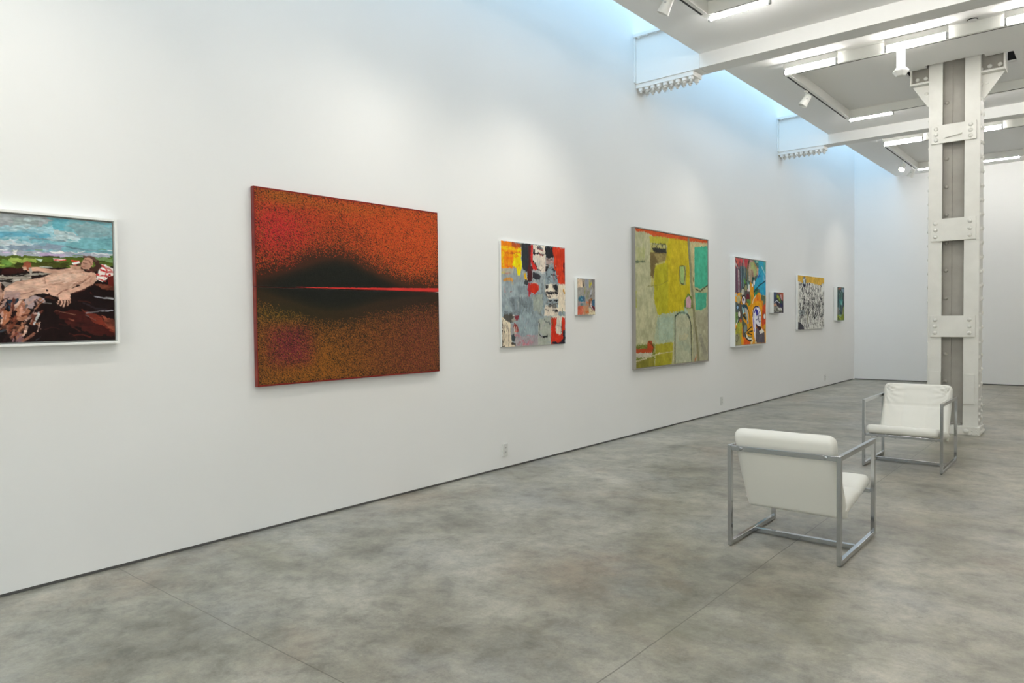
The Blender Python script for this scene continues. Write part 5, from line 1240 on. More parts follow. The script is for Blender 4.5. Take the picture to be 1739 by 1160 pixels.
  ('s',[(0.267,0.24),(0.297,0.232),(0.325,0.222)],'ecd008',0.01,0.6,0.0073),
  ('s',[(0.239,0.255),(0.261,0.243),(0.281,0.229)],'d86a10',0.01,0.6,0.0156),
  ('s',[(0.157,0.215),(0.155,0.199),(0.159,0.183)],'d86a10',0.01,0.6,0.0162),
  ('s',[(0.081,0.248),(0.072,0.235),(0.06,0.224)],'d86a10',0.01,0.6,0.0165),
  ('s',[(0.892,0.398),(0.888,0.392),(0.887,0.385)],'9aa4a8',0.008,0.8,0.0063),
  ('s',[(0.908,0.213),(0.911,0.208),(0.916,0.205)],'b8b4b0',0.008,0.8,0.0092),
  ('s',[(0.92,0.232),(0.914,0.226),(0.906,0.22)],'26282c',0.008,0.8,0.0081),
  ('s',[(0.773,0.364),(0.796,0.367),(0.813,0.376)],'26282c',0.008,0.8,0.0046),
  ('s',[(0.781,0.253),(0.796,0.251),(0.812,0.251)],'9aa4a8',0.008,0.8,0.0074),
  ('s',[(0.765,0.353),(0.767,0.338),(0.775,0.324)],'4a5258',0.008,0.8,0.0079),
  ('s',[(0.792,0.369),(0.796,0.359),(0.804,0.351)],'9aa4a8',0.008,0.8,0.0117),
  ('s',[(0.775,0.225),(0.782,0.229),(0.79,0.231)],'b8b4b0',0.008,0.8,0.0081),
  ('s',[(0.781,0.332),(0.785,0.328),(0.791,0.325)],'4a5258',0.008,0.8,0.0116),
  ('s',[(0.792,0.242),(0.81,0.23),(0.83,0.22)],'4a5258',0.008,0.8,0.0086),
  ('s',[(0.935,0.311),(0.945,0.311),(0.956,0.311)],'9aa4a8',0.008,0.8,0.0115),
  ('s',[(0.817,0.252),(0.838,0.247),(0.858,0.241)],'4a5258',0.008,0.8,0.0094),
  ('s',[(0.807,0.235),(0.818,0.232),(0.829,0.23)],'4a5258',0.008,0.8,0.0099),
  ('s',[(0.801,0.338),(0.801,0.333),(0.797,0.329)],'26282c',0.008,0.8,0.0072),
  ('s',[(0.916,0.334),(0.929,0.341),(0.942,0.346)],'26282c',0.008,0.8,0.0104),
  ('s',[(0.768,0.238),(0.744,0.234),(0.722,0.227)],'26282c',0.008,0.8,0.0038),
  ('s',[(0.823,0.327),(0.831,0.323),(0.837,0.317)],'b8b4b0',0.008,0.8,0.0113),
  ('s',[(0.839,0.402),(0.819,0.391),(0.795,0.385)],'b8b4b0',0.008,0.8,0.0076),
  ('s',[(0.841,0.187),(0.846,0.179),(0.85,0.171)],'b8b4b0',0.008,0.8,0.0075),
  ('s',[(0.936,0.298),(0.941,0.287),(0.95,0.277)],'4a5258',0.008,0.8,0.006),
  ('s',[(0.971,0.353),(0.993,0.312),(0.985,0.272)],'c43c1c',0.006,0.5,0.0062),
  ('s',[(1.031,0.083),(1.039,0.044),(1.023,0.007)],'c43c1c',0.006,0.5,0.0061),
  ('s',[(0.902,0.187),(0.891,0.151),(0.909,0.115)],'c43c1c',0.006,0.5,0.016),
  ('s',[(0.995,0.295),(0.987,0.275),(0.984,0.254)],'b83018',0.006,0.5,0.0138),
  ('s',[(1.04,0.3),(1.03,0.262),(1.018,0.226)],'b83018',0.006,0.5,0.0086),
  ('s',[(0.905,0.098),(0.885,0.059),(0.896,0.017)],'c43c1c',0.006,0.5,0.0147),
  ('s',[(0.88,0.106),(0.873,0.089),(0.88,0.071)],'a02c18',0.006,0.5,0.013),
  ('s',[(0.908,0.126),(0.9,0.103),(0.909,0.078)],'c43c1c',0.006,0.5,0.0061),
  ('s',[(0.885,0.38),(0.866,0.331),(0.879,0.28)],'b83018',0.006,0.5,0.0124),
  ('s',[(0.965,0.297),(0.974,0.273),(0.965,0.249)],'b83018',0.006,0.5,0.0111),
  ('s',[(0.975,0.344),(0.995,0.29),(1.023,0.236)],'a02c18',0.006,0.5,0.0117),
  ('s',[(1.044,0.319),(1.066,0.274),(1.058,0.228)],'c43c1c',0.006,0.5,0.0148),
  ('s',[(0.984,0.123),(1.002,0.092),(1.006,0.06)],'a02c18',0.006,0.5,0.0064),
  ('s',[(1.052,0.142),(1.036,0.109),(1.048,0.074)],'a02c18',0.006,0.5,0.0139),
  ('s',[(0.647,0.282),(0.634,0.268),(0.613,0.258)],'b8ac9e',0.005,0.7,0.0038),
  ('s',[(0.51,0.181),(0.514,0.173),(0.519,0.165)],'3a3434',0.005,0.7,0.0041),
  ('s',[(0.546,0.117),(0.547,0.107),(0.551,0.097)],'b8ac9e',0.005,0.7,0.0049),
  ('s',[(0.68,0.239),(0.681,0.219),(0.695,0.201)],'b8ac9e',0.005,0.7,0.0031),
  ('s',[(0.674,0.052),(0.676,0.043),(0.671,0.035)],'b8ac9e',0.005,0.7,0.0037),
  ('s',[(0.658,0.263),(0.672,0.247),(0.694,0.235)],'3a3434',0.005,0.7,0.004),
  ('s',[(0.671,0.283),(0.683,0.27),(0.685,0.256)],'8c8480',0.005,0.7,0.0021),
  ('s',[(0.642,0.141),(0.645,0.135),(0.648,0.129)],'8c8480',0.005,0.7,0.004),
  ('s',[(0.687,0.106),(0.672,0.096),(0.66,0.084)],'3a3434',0.005,0.7,0.0029),
  ('s',[(0.692,0.029),(0.691,0.019),(0.696,0.008)],'8c8480',0.005,0.7,0.005),
  ('s',[(0.682,0.084),(0.678,0.076),(0.678,0.067)],'b8ac9e',0.005,0.7,0.0056),
  ('s',[(0.627,0.278),(0.639,0.261),(0.661,0.247)],'8c8480',0.005,0.7,0.0023),
  ('s',[(0.61,0.25),(0.605,0.235),(0.592,0.222)],'b8ac9e',0.005,0.7,0.0029),
  ('s',[(0.608,0.222),(0.612,0.218),(0.617,0.214)],'8c8480',0.005,0.7,0.0037),
],
'p3b': [
  ('p',[(-0.038,-0.02),(0.392,-0.036),(0.385,0.433),(-0.045,0.431)],'8e8a84',0,1),
  ('p',[(0.005,0.006),(0.098,0.005),(0.105,0.097),(0.004,0.102)],'dcc4a8',0.004,1),
  ('s',[(0.114,0.039),(0.121,0.09)],'2c2422',0.004,1,0.014),
  ('s',[(0.123,0.011),(0.146,0.094)],'a8947c',0.006,0.8,0.016),
  ('p',[(0.16,0.005),(0.222,0.005),(0.22,0.12),(0.163,0.084)],'8e929c',0.006,0.9),
  ('s',[(0.247,0.025),(0.25,0.105)],'bcb030',0.004,1,0.012),
  ('s',[(0.301,0.038),(0.25,0.095)],'bcb030',0.004,1,0.016),
  ('s',[(0.271,0.043),(0.263,0.072)],'a8a030',0.005,0.9,0.02),
  ('p',[(0.289,0.001),(0.357,0.001),(0.355,0.097),(0.304,0.099)],'7c7678',0.006,0.9),
  ('s',[(0.154,0.112),(0.145,0.168)],'8a8c58',0.008,0.8,0.024),
  ('s',[(0.228,0.152),(0.185,0.223)],'8c9070',0.01,0.7,0.03),
  ('s',[(0.287,0.127),(0.269,0.175)],'a8acb8',0.008,0.8,0.024),
  ('p',[(0.261,0.189),(0.29,0.188),(0.286,0.202),(0.265,0.205)],'101420',0.002,1),
  ('p',[(0.038,0.202),(0.152,0.205),(0.151,0.265),(0.029,0.266),(0.014,0.234)],'2c6076',0.005,1),
  ('s',[(0.111,0.219),(0.143,0.256)],'4a5a7c',0.006,0.8,0.02),
  ('s',[(0.074,0.238),(0.099,0.238)],'90b8c8',0.001,1,0.006),
  ('p',[(0.049,0.28),(0.118,0.277),(0.118,0.316),(0.069,0.321)],'4a6a70',0.008,0.9),
  ('s',[(0.013,0.278),(0.11,0.277)],'b0909a',0.006,0.8,0.008),
  ('s',[(0.012,0.308),(0.069,0.28)],'a08a90',0.006,0.8,0.008),
  ('p',[(0.004,0.317),(0.142,0.311),(0.116,0.413),(0.003,0.413)],'b85a40',0.012,1),
  ('p',[(0.118,0.307),(0.225,0.311),(0.224,0.404),(0.116,0.413)],'b48260',0.012,1),
  ('s',[(0.174,0.381),(0.224,0.381)],'b06030',0.006,0.8,0.03),
  ('s',[(0.093,0.339),(0.108,0.399)],'c08070',0.01,0.7,0.02),
  ('p',[(0.16,0.265),(0.243,0.264),(0.242,0.306),(0.184,0.306)],'a8886c',0.012,0.9),
  ('s',[(0.184,0.274),(0.234,0.269)],'b86a4c',0.008,0.8,0.02),
  ('p',[(0.226,0.241),(0.294,0.221),(0.302,0.259),(0.259,0.297),(0.234,0.325)],'7c5238',0.006,1),
  ('s',[(0.277,0.24),(0.268,0.25)],'c07a28',0.003,1,0.012),
  ('p',[(0.298,0.24),(0.353,0.239),(0.352,0.31),(0.301,0.31)],'365a78',0.005,1),
  ('s',[(0.285,0.259),(0.267,0.311)],'c8b4b4',0.005,0.9,0.014),
  ('p',[(0.225,0.33),(0.36,0.362),(0.359,0.414),(0.232,0.411)],'ccc0a0',0.005,1),
  ('p',[(0.276,0.306),(0.361,0.315),(0.36,0.371),(0.292,0.362)],'5c1822',0.006,1),
  ('s',[(0.284,0.315),(0.317,0.357)],'c8bcc0',0.005,0.9,0.01),
  ('s',[(0.363,0.144),(0.35,0.164)],'4a3c50',0.004,0.8,0.008),
],
'p4': [
  ('p',[(-0.075,-0.051),(2.245,-0.065),(2.229,1.867),(-0.1,1.838)],'a6a47e',0,1),
  ('p',[(-0.008,-0.023),(0.596,-0.024),(0.48,0.362),(0.504,1.443),(-0.028,1.461)],'a8a684',0.02,1),
  ('p',[(0.022,0.233),(0.265,0.234),(0.228,0.412),(0.02,0.44)],'a8a878',0.02,0.8),
  ('s',[(0.02,0.423),(0.228,0.408)],'54604a',0.015,0.8,0.03),
  ('s',[(0.196,0.133),(0.211,0.343)],'8e9460',0.02,0.6,0.03),
  ('p',[(0.391,0.172),(0.86,0.175),(0.894,0.673),(0.402,0.724)],'a49c5e',0.02,1),
  ('p',[(0.901,0.042),(1.496,0.043),(1.531,0.81),(1.423,0.889),(1.337,1.063),(0.582,1.109),(0.481,0.901),(0.486,0.452),(0.78,0.4)],'b0a018',0.015,1),
  ('p',[(0.486,0.452),(0.858,0.396),(0.872,0.822),(0.85,1.082),(0.582,1.103),(0.492,0.901)],'a09a1e',0.02,1),
  ('p',[(0.98,0.054),(1.474,0.054),(1.512,0.537),(1.175,0.607),(0.936,0.448)],'b4a01c',0.03,0.8),
  ('p',[(0.356,0.068),(0.901,0.042),(0.86,0.156),(0.373,0.155)],'aaa438',0.02,1),
  ('p',[(0.379,0.279),(0.82,0.26),(0.781,0.364),(0.516,0.432),(0.458,0.632),(0.386,0.581)],'6e5e38',0.015,1),
  ('p',[(0.488,0.29),(0.84,0.272),(0.819,0.362),(0.59,0.41)],'8a7c4c',0.02,0.9),
  ('p',[(0.427,0.214),(0.821,0.205),(0.82,0.266),(0.481,0.273)],'2c2c28',0.012,1),
  ('s',[(0.427,0.214),(0.446,0.164),(0.538,0.161),(0.556,0.205),(0.593,0.157),(0.688,0.15),(0.698,0.204),(0.726,0.147),(0.802,0.142),(0.813,0.205)],'24261e',0.006,0.9,0.012),
  ('s',[(0.813,0.205),(0.866,0.322),(0.863,0.637),(0.624,0.699),(0.312,0.726)],'5c5c2c',0.006,0.8,0.006),
  ('p',[(-0.008,-0.006),(2.149,-0.007),(2.149,0.034),(1.517,0.051),(1.019,0.051),(0.484,0.057),(0.197,0.028),(0.025,0.04)],'b44a20',0.015,1),
  ('p',[(1.56,0.077),(2.102,0.047),(2.101,0.108),(1.691,0.146),(1.621,0.533),(1.685,0.767),(1.554,0.692)],'b4a67a',0.02,1),
  ('p',[(1.669,0.128),(2.125,0.076),(2.12,0.656),(1.865,0.723),(1.672,0.689)],'3e9c7e',0.01,1),
  ('p',[(1.685,0.777),(2.072,0.769),(2.047,0.982),(1.862,1.033),(1.705,1.024)],'42987c',0.012,1),
  ('s',[(1.707,0.727),(1.855,0.755),(2.12,0.656)],'3e3a22',0.008,1,0.018),
  ('s',[(1.634,0.572),(1.642,0.621)],'5a5034',0.008,0.8,0.03),
  ('p',[(0.582,1.091),(1.337,1.044),(1.55,1.122),(1.207,1.465),(1.004,1.468),(0.578,1.491),(0.475,1.406)],'9ca68a',0.02,1),
  ('p',[(0.544,1.136),(1.008,1.12),(1.004,1.421),(0.616,1.446)],'94a490',0.03,0.8),
  ('p',[(1.089,1.082),(1.507,1.083),(1.565,1.771),(1.049,1.762)],'a2a48a',0.02,1),
  ('s',[(1.169,1.216),(1.506,1.2)],'acaa8c',0.05,0.6,0.12),
  ('s',[(1.166,1.463),(1.502,1.591)],'98a08a',0.05,0.6,0.1),
  ('s',[(1.208,1.426),(1.418,1.393)],'b0a884',0.04,0.5,0.08),
  ('p',[(1.616,1.064),(2.117,1.002),(2.11,1.799),(1.609,1.773)],'9c987e',0.02,1),
  ('s',[(1.858,1.444),(2.041,1.694)],'828070',0.05,0.6,0.12),
  ('p',[(0.503,1.488),(1.004,1.468),(0.96,1.786),(0.499,1.787)],'989028',0.015,1),
  ('s',[(0.54,1.517),(0.612,1.775)],'8a8a24',0.03,0.5,0.1),
  ('p',[(-0.011,1.479),(0.485,1.479),(0.482,1.695),(0.003,1.688)],'5e6820',0.03,0.9),
  ('p',[(0.003,1.671),(0.483,1.659),(0.481,1.786),(0.002,1.775)],'7a742a',0.02,1),
  ('p',[(0.005,1.528),(0.284,1.534),(0.303,1.446),(0.394,1.431),(0.473,1.532),(0.41,1.593),(0.005,1.581)],'a4401c',0.015,1),
  ('s',[(0.339,1.447),(0.459,1.514),(0.428,1.585)],'5c3818',0.01,0.8,0.02),
  ('p',[(0.005,1.581),(0.428,1.594),(0.391,1.646),(0.004,1.64)],'b4ac98',0.012,1),
  ('s',[(0.003,1.688),(0.247,1.657),(0.614,1.611),(1.002,1.6)],'bcb098',0.01,0.9,0.014),
  ('s',[(1.012,1.468),(1.009,1.76)],'bcb494',0.008,0.8,0.02),
  ('s',[(1.483,0.034),(1.523,0.303),(1.576,0.652),(1.659,1.123),(1.745,1.481),(1.787,1.762)],'7c7858',0.01,1,0.066),
  ('s',[(1.483,0.034),(1.556,0.536),(1.702,1.281)],'8a8a6c',0.01,0.5,0.02),
  ('p',[(1.198,0.417),(1.407,0.402),(1.391,0.677),(1.207,0.673)],'98985c',0.008,1),
  ('p',[(1.227,0.419),(1.343,0.413),(1.332,0.663),(1.236,0.662)],'8ea868',0.008,1),
  ('s',[(1.21,0.416),(1.343,0.407),(1.384,0.504),(1.332,0.663),(1.265,0.671),(1.224,0.625),(1.201,0.511),(1.21,0.416)],'222418',0.006,1,0.012),
  ('p',[(1.347,0.89),(1.467,0.787),(1.596,0.848),(1.616,1.004),(1.346,1.006)],'5a7228',0.008,1),
  ('p',[(1.402,0.87),(1.488,0.822),(1.561,0.887),(1.551,0.995),(1.392,0.996)],'c098a0',0.006,1),
  ('s',[(1.057,1.763),(1.06,1.46),(1.064,1.12),(1.17,1.073),(1.379,1.063),(1.485,1.112),(1.549,1.24),(1.57,1.771)],'252c20',0.008,1,0.022),
  ('s',[(1.088,1.105),(1.211,1.067),(1.421,1.067),(1.485,1.141)],'39453c',0.01,0.9,0.028),
  ('s',[(1.17,1.063),(1.4,1.054)],'86a08c',0.02,0.5,0.05),
  ('s',[(1.675,1.756),(1.743,1.68)],'a86440',0.01,0.7,0.03),
  ('s',[(1.337,1.006),(1.421,1.063)],'9cb0a0',0.02,0.8,0.05),
  ('s',[(0.008,0.804),(0.005,0.994)],'8e9430',0.01,0.8,0.03),
],
'p5': [
  ('p',[(-0.066,-0.058),(1.418,-0.071),(1.416,0.815),(-0.071,0.82)],'56645e',0,1),
  ('p',[(-0.069,0.554),(1.416,0.523),(1.414,1.404),(-0.075,1.427)],'d8940e',0,1),
  ('p',[(0.006,-0.026),(0.602,-0.016),(0.524,0.16),(0.004,0.169)],'a04a4c',0.02,1),
  ('p',[(0.023,0.002),(0.132,0.017),(0.15,0.089),(0.077,0.086)],'c8604c',0.01,0.9),
  ('p',[(0.373,-0.011),(0.525,-0.012),(0.467,0.147),(0.391,0.077)],'b8404a',0.01,1),
  ('p',[(0.169,-0.006),(0.298,-0.007),(0.279,0.068),(0.186,0.073)],'b84048',0.01,0.9),
  ('p',[(0.013,0.154),(0.241,0.173),(0.239,0.488),(0.11,0.571),(0.002,0.552)],'584050',0.02,1),
  ('p',[(0.168,0.118),(0.448,0.133),(0.427,0.342),(0.351,0.485),(0.239,0.496)],'44545a',0.02,1),
  ('s',[(0.023,0.096),(0.131,0.163),(0.148,0.381),(0.147,0.527)],'b0a4a0',0.01,1,0.04),
  ('s',[(0.023,0.024),(0.113,0.149),(0.167,0.191)],'2c2c34',0.01,1,0.02),
  ('s',[(0.095,0.165),(0.074,0.529)],'7c4c5c',0.01,0.9,0.03),
  ('s',[(0.232,0.085),(0.249,0.378),(0.23,0.488)],'8090a0',0.008,0.9,0.02),
  ('s',[(0.335,0.006),(0.371,0.226),(0.333,0.449)],'6c8c84',0.01,0.9,0.03),
  ('s',[(0.354,0.042),(0.4,0.21)],'a8a088',0.008,0.8,0.02),
  ('s',[(0.196,0.05),(0.203,0.343)],'26282e',0.01,0.9,0.02),
  ('s',[(0.288,0.082),(0.296,0.376)],'2e4048',0.01,0.9,0.03),
  ('s',[(0.583,-0.015),(0.486,0.161),(0.466,0.341)],'2c2a1c',0.008,1,0.035),
  ('s',[(0.524,0.055),(0.447,0.327)],'7a7040',0.01,0.9,0.025),
  ('s',[(0.185,0.38),(0.193,0.489)],'602c44',0.01,0.9,0.03),
  ('p',[(0.602,-0.009),(0.758,-0.003),(0.938,0.125),(0.877,0.251),(0.757,0.301),(0.678,0.364),(0.561,0.338),(0.543,0.159)],'a08c74',0.012,1),
  ('p',[(0.631,0.042),(0.758,0.028),(0.918,0.157),(0.857,0.251),(0.777,0.254),(0.738,0.15),(0.64,0.162)],'9aa46c',0.01,1),
  ('s',[(0.621,-0.003),(0.699,0.008)],'b88c8c',0.008,0.9,0.05),
  ('s',[(0.679,0.168),(0.757,0.316)],'8c604c',0.01,0.9,0.03),
  ('s',[(0.601,0.156),(0.6,0.321)],'b49880',0.01,0.9,0.03),
  ('s',[(0.758,0.028),(0.958,0.163)],'a87c34',0.006,0.9,0.02),
  ('p',[(0.918,0.119),(0.979,0.124),(0.968,0.247),(0.907,0.234)],'c89484',0.01,1),
  ('p',[(0.759,-0.01),(1.04,-0.01),(0.958,0.078),(0.878,0.067)],'2a8478',0.01,1),
  ('e',(0.908,0.02,0.056,0.03),'86a89a',0.004,1),
  ('s',[(0.858,-0.0),(0.878,0.06),(0.938,0.041)],'1e2c34',0.004,0.9,0.015),
  ('p',[(0.999,-0.008),(1.343,-0.011),(1.32,0.579),(1.079,0.568),(0.998,0.462),(0.756,0.513),(0.816,0.36),(0.958,0.247)],'2a96b4',0.008,1),
  ('p',[(1.206,-0.004),(1.343,-0.003),(1.332,0.201),(1.206,0.129)],'4a9a98',0.01,1),
  ('s',[(1.122,0.094),(1.289,0.219)],'9cc4c4',0.006,0.9,0.03),
  ('s',[(1.04,0.121),(1.08,0.305)],'1c6c98',0.02,0.7,0.02),
  ('s',[(1.226,0.237),(1.226,0.331),(1.289,0.297)],'88b4d0',0.012,0.8,0.03),
  ('s',[(1.122,0.241),(1.101,0.366)],'1c78a8',0.02,0.7,0.03),
  ('s',[(0.958,0.278),(1.019,0.245)],'2040a0',0.01,0.8,0.04),
  ('s',[(1.246,0.44),(1.257,0.549)],'1a80c0',0.01,0.8,0.03),
  ('s',[(1.09,0.521),(1.11,0.552)],'1c3c9c',0.004,0.9,0.02),
  ('s',[(1.31,0.32),(1.018,0.407),(0.836,0.489),(0.756,0.559)],'162c38',0.005,1,0.02),
  ('p',[(0.776,0.559),(0.957,0.47),(0.977,0.416),(0.916,0.564),(0.775,0.619)],'267a50',0.01,1),
  ('s',[(0.756,0.529),(0.916,0.471)],'1c4c3c',0.01,0.7,0.05),
  ('p',[(1.079,0.568),(1.299,0.588),(1.298,0.706),(1.1,0.661)],'4c5c48',0.015,1),
  ('p',[(0.62,0.351),(0.717,0.408),(0.756,0.43),(0.755,0.711),(0.598,0.712),(0.599,0.517)],'d09018',0.008,1),
  ('s',[(0.618,0.592),(0.627,0.712)],'48983c',0.006,1,0.03),
  ('p',[(0.775,0.635),(0.916,0.571),(1.079,0.599),(1.141,0.707),(0.715,0.818)],'d8801a',0.012,1),
  ('s',[(0.916,0.579),(0.936,0.663)],'c04c14',0.008,0.8,0.03),
  ('s',[(0.855,0.58),(0.755,0.65),(0.716,0.711)],'dcd4b4',0.004,1,0.025),
  ('s',[(0.371,0.337),(0.408,0.395)],'60a034',0.008,1,0.04),
  ('s',[(0.446,0.401),(0.351,0.485)],'20201c',0.008,0.9,0.05),
  ('s',[(0.523,0.384),(0.542,0.413)],'5c9c9c',0.006,1,0.04),
  ('e',(0.737,0.317,0.044,0.045),'164438',0.005,1),
  ('p',[(0.258,0.524),(0.599,0.502),(0.598,0.712),(0.257,0.716)],'4a4444',0.012,1),
  ('e',(0.512,0.638,0.073,0.083),'5c1824',0.004,1),
  ('e',(0.427,0.469,0.049,0.053),'8c8a60',0.003,1),
  ('e',(0.313,0.538,0.06,0.056),'b4b0a4',0.003,1),
  ('e',(0.31,0.542,0.026,0.022),'8c9088',0.003,1),
  ('e',(0.22,0.584,0.037,0.041),'98905c',0.003,1),
  ('e',(0.132,0.659,0.084,0.064),'b0a880',0.004,1),
  ('e',(0.132,0.659,0.044,0.036),'a09a6c',0.004,0.8),
  ('e',(0.57,0.465,0.046,0.06),'d4d8d4',0.003,1),
  ('e',(0.522,0.504,0.031,0.022),'d8b0b0',0.003,1),
  ('e',(0.781,0.368,0.035,0.043),'eceee4',0.003,1),
  ('e',(0.713,0.416,0.031,0.026),'e8e4d8',0.003,1),
  ('e',(0.577,0.307,0.042,0.045),'a8a08c',0.004,0.8),
  ('e',(0.341,0.663,0.09,0.082),'141414',0.003,1),
  ('e',(0.341,0.671,0.068,0.066),'cfc4c8',0.003,1),
  ('e',(0.341,0.659,0.026,0.023),'38304c',0.002,1),
  ('e',(0.041,0.591,0.026,0.025),'9cb0b8',0.002,1),
  ('p',[(-0.026,0.698),(0.294,0.738),(0.33,0.99),(0.162,1.032),(-0.019,1.03)],'4a5450',0.015,1),
  ('s',[(0.201,0.695),(0.219,0.842),(0.255,0.952)],'5c3a2c',0.015,0.9,0.04),
  ('p',[(-0.009,0.864),(0.109,0.864),(0.108,1.003),(-0.001,1.06)],'6a8c48',0.015,0.9),
  ('e',(0.091,0.787,0.058,0.041),'1e3040',0.004,1),
  ('e',(0.091,0.785,0.036,0.028),'8cb0d0',0.003,1),
  ('e',(0.159,0.899,0.062,0.062),'301c20',0.003,1),
  ('e',(0.159,0.899,0.044,0.047),'e8e8e0',0.003,1),
  ('s',[(0.126,0.974),(0.035,1.06)],'c4d0cc',0.004,1,0.025),
  ('s',[(0.135,0.988),(0.089,1.09),(-0.029,1.197)],'181c18',0.005,1,0.045),
  ('p',[(0.107,1.032),(0.181,0.989),(0.273,1.019),(0.254,1.137),(0.253,1.395),(-0.03,1.399),(-0.029,1.204)],'9c9a34',0.015,1),
  ('s',[(0.144,1.032),(0.162,1.135)],'7cb048',0.01,0.9,0.04),
  ('s',[(0.199,1.033),(0.18,1.179)],'c8b040',0.01,0.9,0.04),
  ('e',(0.214,1.0,0.044,0.032),'b0502c',0.004,1),
  ('p',[(-0.029,1.218),(0.161,1.208),(0.253,1.395),(-0.03,1.399)],'8a8660',0.015,1),
  ('e',(0.055,1.282,0.058,0.062),'3c3c2c',0.003,1),
  ('e',(0.055,1.282,0.047,0.054),'8e8c6c',0.003,1),
  ('p',[(0.264,0.967),(0.481,1.066),(0.441,1.289),(0.291,1.248)],'64604c',0.015,1),
  ('s',[(0.311,0.975),(0.329,1.094)],'44543c',0.01,0.9,0.04),
  ('s',[(0.31,1.138),(0.309,1.256)],'5c4050',0.01,0.9,0.05),
  ('p',[(0.275,0.739),(0.444,0.737),(0.521,0.812),(0.349,0.879)],'1e4454',0.006,1),
  ('p',[(0.265,0.776),(0.331,0.797),(0.368,0.871),(0.311,0.894)],'9cc8c8',0.005,1),
  ('p',[(0.368,0.782),(0.482,0.812),(0.539,0.916),(0.529,1.037),(0.481,1.051),(0.462,0.931),(0.387,0.864)],'a4a8a4',0.006,1),
  ('p',[(0.293,0.901),(0.406,0.886),(0.481,0.954),(0.443,1.006),(0.33,0.945)],'2a2c20',0.005,1),
  ('s',[(0.396,0.909),(0.462,0.961)],'c4bc74',0.002,1,0.015),
  ('s',[(0.426,0.708),(0.559,0.856),(0.597,1.007),(0.596,1.098)],'2c2c20',0.005,1,0.018),
  ('p',[(0.445,0.655),(0.579,0.653),(0.637,0.728),(0.54,0.766)],'50803c',0.01,0.9),
  ('e',(0.51,1.029,0.035,0.028),'6c8090',0.002,1),
  ('s',[(0.578,0.887),(0.675,1.084)],'a86c14',0.006,0.9,0.02),
  ('e',(0.414,1.14,0.072,0.067),'7c8c88',0.003,1),
  ('s',[(0.481,1.096),(0.49,1.156),(0.404,1.206)],'1c1c18',0.003,1,0.012),
  ('p',[(0.413,1.199),(0.518,1.254),(0.674,1.273),(0.673,1.326),(0.566,1.331),(0.461,1.29)],'d4d4c8',0.004,1),
  ('s',[(0.394,1.206),(0.441,1.289),(0.556,1.338),(0.673,1.334)],'161814',0.004,1,0.03),
  ('s',[(0.49,1.171),(0.596,1.128),(0.674,1.106)],'23241c',0.003,1,0.02),
  ('s',[(0.519,1.194),(0.714,1.175)],'23241c',0.003,1,0.022),
  ('s',[(0.538,1.172),(0.674,1.144)],'e0a020',0.003,1,0.014),
  ('s',[(0.499,1.209),(0.674,1.235),(0.693,1.258)],'23241c',0.003,1,0.02),
  ('s',[(0.518,1.262),(0.595,1.279),(0.693,1.274)],'6a6034',0.003,1,0.02),
  ('p',[(0.291,1.256),(0.385,1.288),(0.595,1.354),(0.595,1.399),(0.29,1.393)],'cc5418',0.012,1),
  ('p',[(0.253,1.284),(0.347,1.302),(0.327,1.394),(0.234,1.391)],'d89820',0.008,1),
  ('s',[(0.654,1.379),(0.713,1.335)],'d8c8a0',0.006,1,0.05),
  ('p',[(0.755,0.704),(0.956,0.671),(1.141,0.716),(1.14,0.997),(1.078,0.841),(0.875,0.749),(0.715,0.811)],'dc980c',0.008,1),
  ('p',[(1.151,0.708),(1.299,0.675),(1.297,1.171),(1.181,1.177),(1.109,1.035),(1.14,0.841)],'c0441c',0.008,1),
  ('p',[(1.183,0.637),(1.299,0.636),(1.298,0.699),(1.182,0.762)],'5a6450',0.01,1),
  ('p',[(0.715,0.841),(0.795,0.772),(0.956,0.764),(1.078,0.864),(1.098,1.012),(1.057,1.112),(0.853,1.071),(0.832,1.362),(0.753,1.176),(0.714,0.993)],'dcd8e4',0.004,1),
  ('s',[(0.715,0.932),(0.755,0.811),(0.855,0.761),(0.976,0.775)],'281c30',0.003,1,0.025),
  ('s',[(0.976,0.771),(1.058,0.833)],'9c98c8',0.004,1,0.02),
  ('p',[(0.855,0.795),(0.955,0.841),(0.935,0.918),(0.874,0.925),(0.854,0.856)],'28208c',0.004,1),
  ('s',[(0.854,0.803),(0.804,0.864)],'28208c',0.004,1,0.03),
  ('s',[(0.774,0.917),(0.754,1.039),(0.793,1.177)],'7c7cc4',0.004,1,0.035),
  ('s',[(0.774,0.978),(0.783,1.085)],'2c2c88',0.003,1,0.016),
  ('s',[(1.037,0.841),(0.955,0.903),(0.955,0.972),(0.874,0.994)],'28205c',0.004,1,0.014),
  ('e',(1.032,0.972,0.07,0.066),'1c1848',0.002,1),
  ('e',(1.037,0.972,0.05,0.055),'dcd8dc',0.002,1),
  ('p',[(0.833,1.032),(0.954,1.095),(1.077,1.113),(1.119,1.09),(1.098,1.152),(0.995,1.181),(0.873,1.109)],'241820',0.005,1),
  ('s',[(0.853,1.071),(0.995,1.165)],'6c2834',0.006,1,0.02),
  ('p',[(0.853,1.117),(1.036,1.182),(1.244,1.202),(1.264,1.391),(0.852,1.378)],'565058',0.006,1),
  ('p',[(0.995,1.181),(1.077,1.167),(1.118,1.137),(1.202,1.177),(1.233,1.198),(1.056,1.233)],'e4dcd0',0.004,1),
  ('s',[(0.974,1.258),(0.953,1.335)],'40484c',0.006,0.7,0.03),
  ('e',(1.241,0.935,0.055,0.051),'26181c',0.002,1),
  ('e',(1.245,0.935,0.042,0.042),'e8e4dc',0.002,1),
  ('e',(1.255,1.123,0.055,0.055),'c89420',0.003,1),
  ('s',[(1.223,1.178),(1.265,1.155)],'3c2418',0.003,1,0.014),
  ('s',[(0.832,1.362),(0.872,1.386)],'d0b888',0.006,1,0.05),
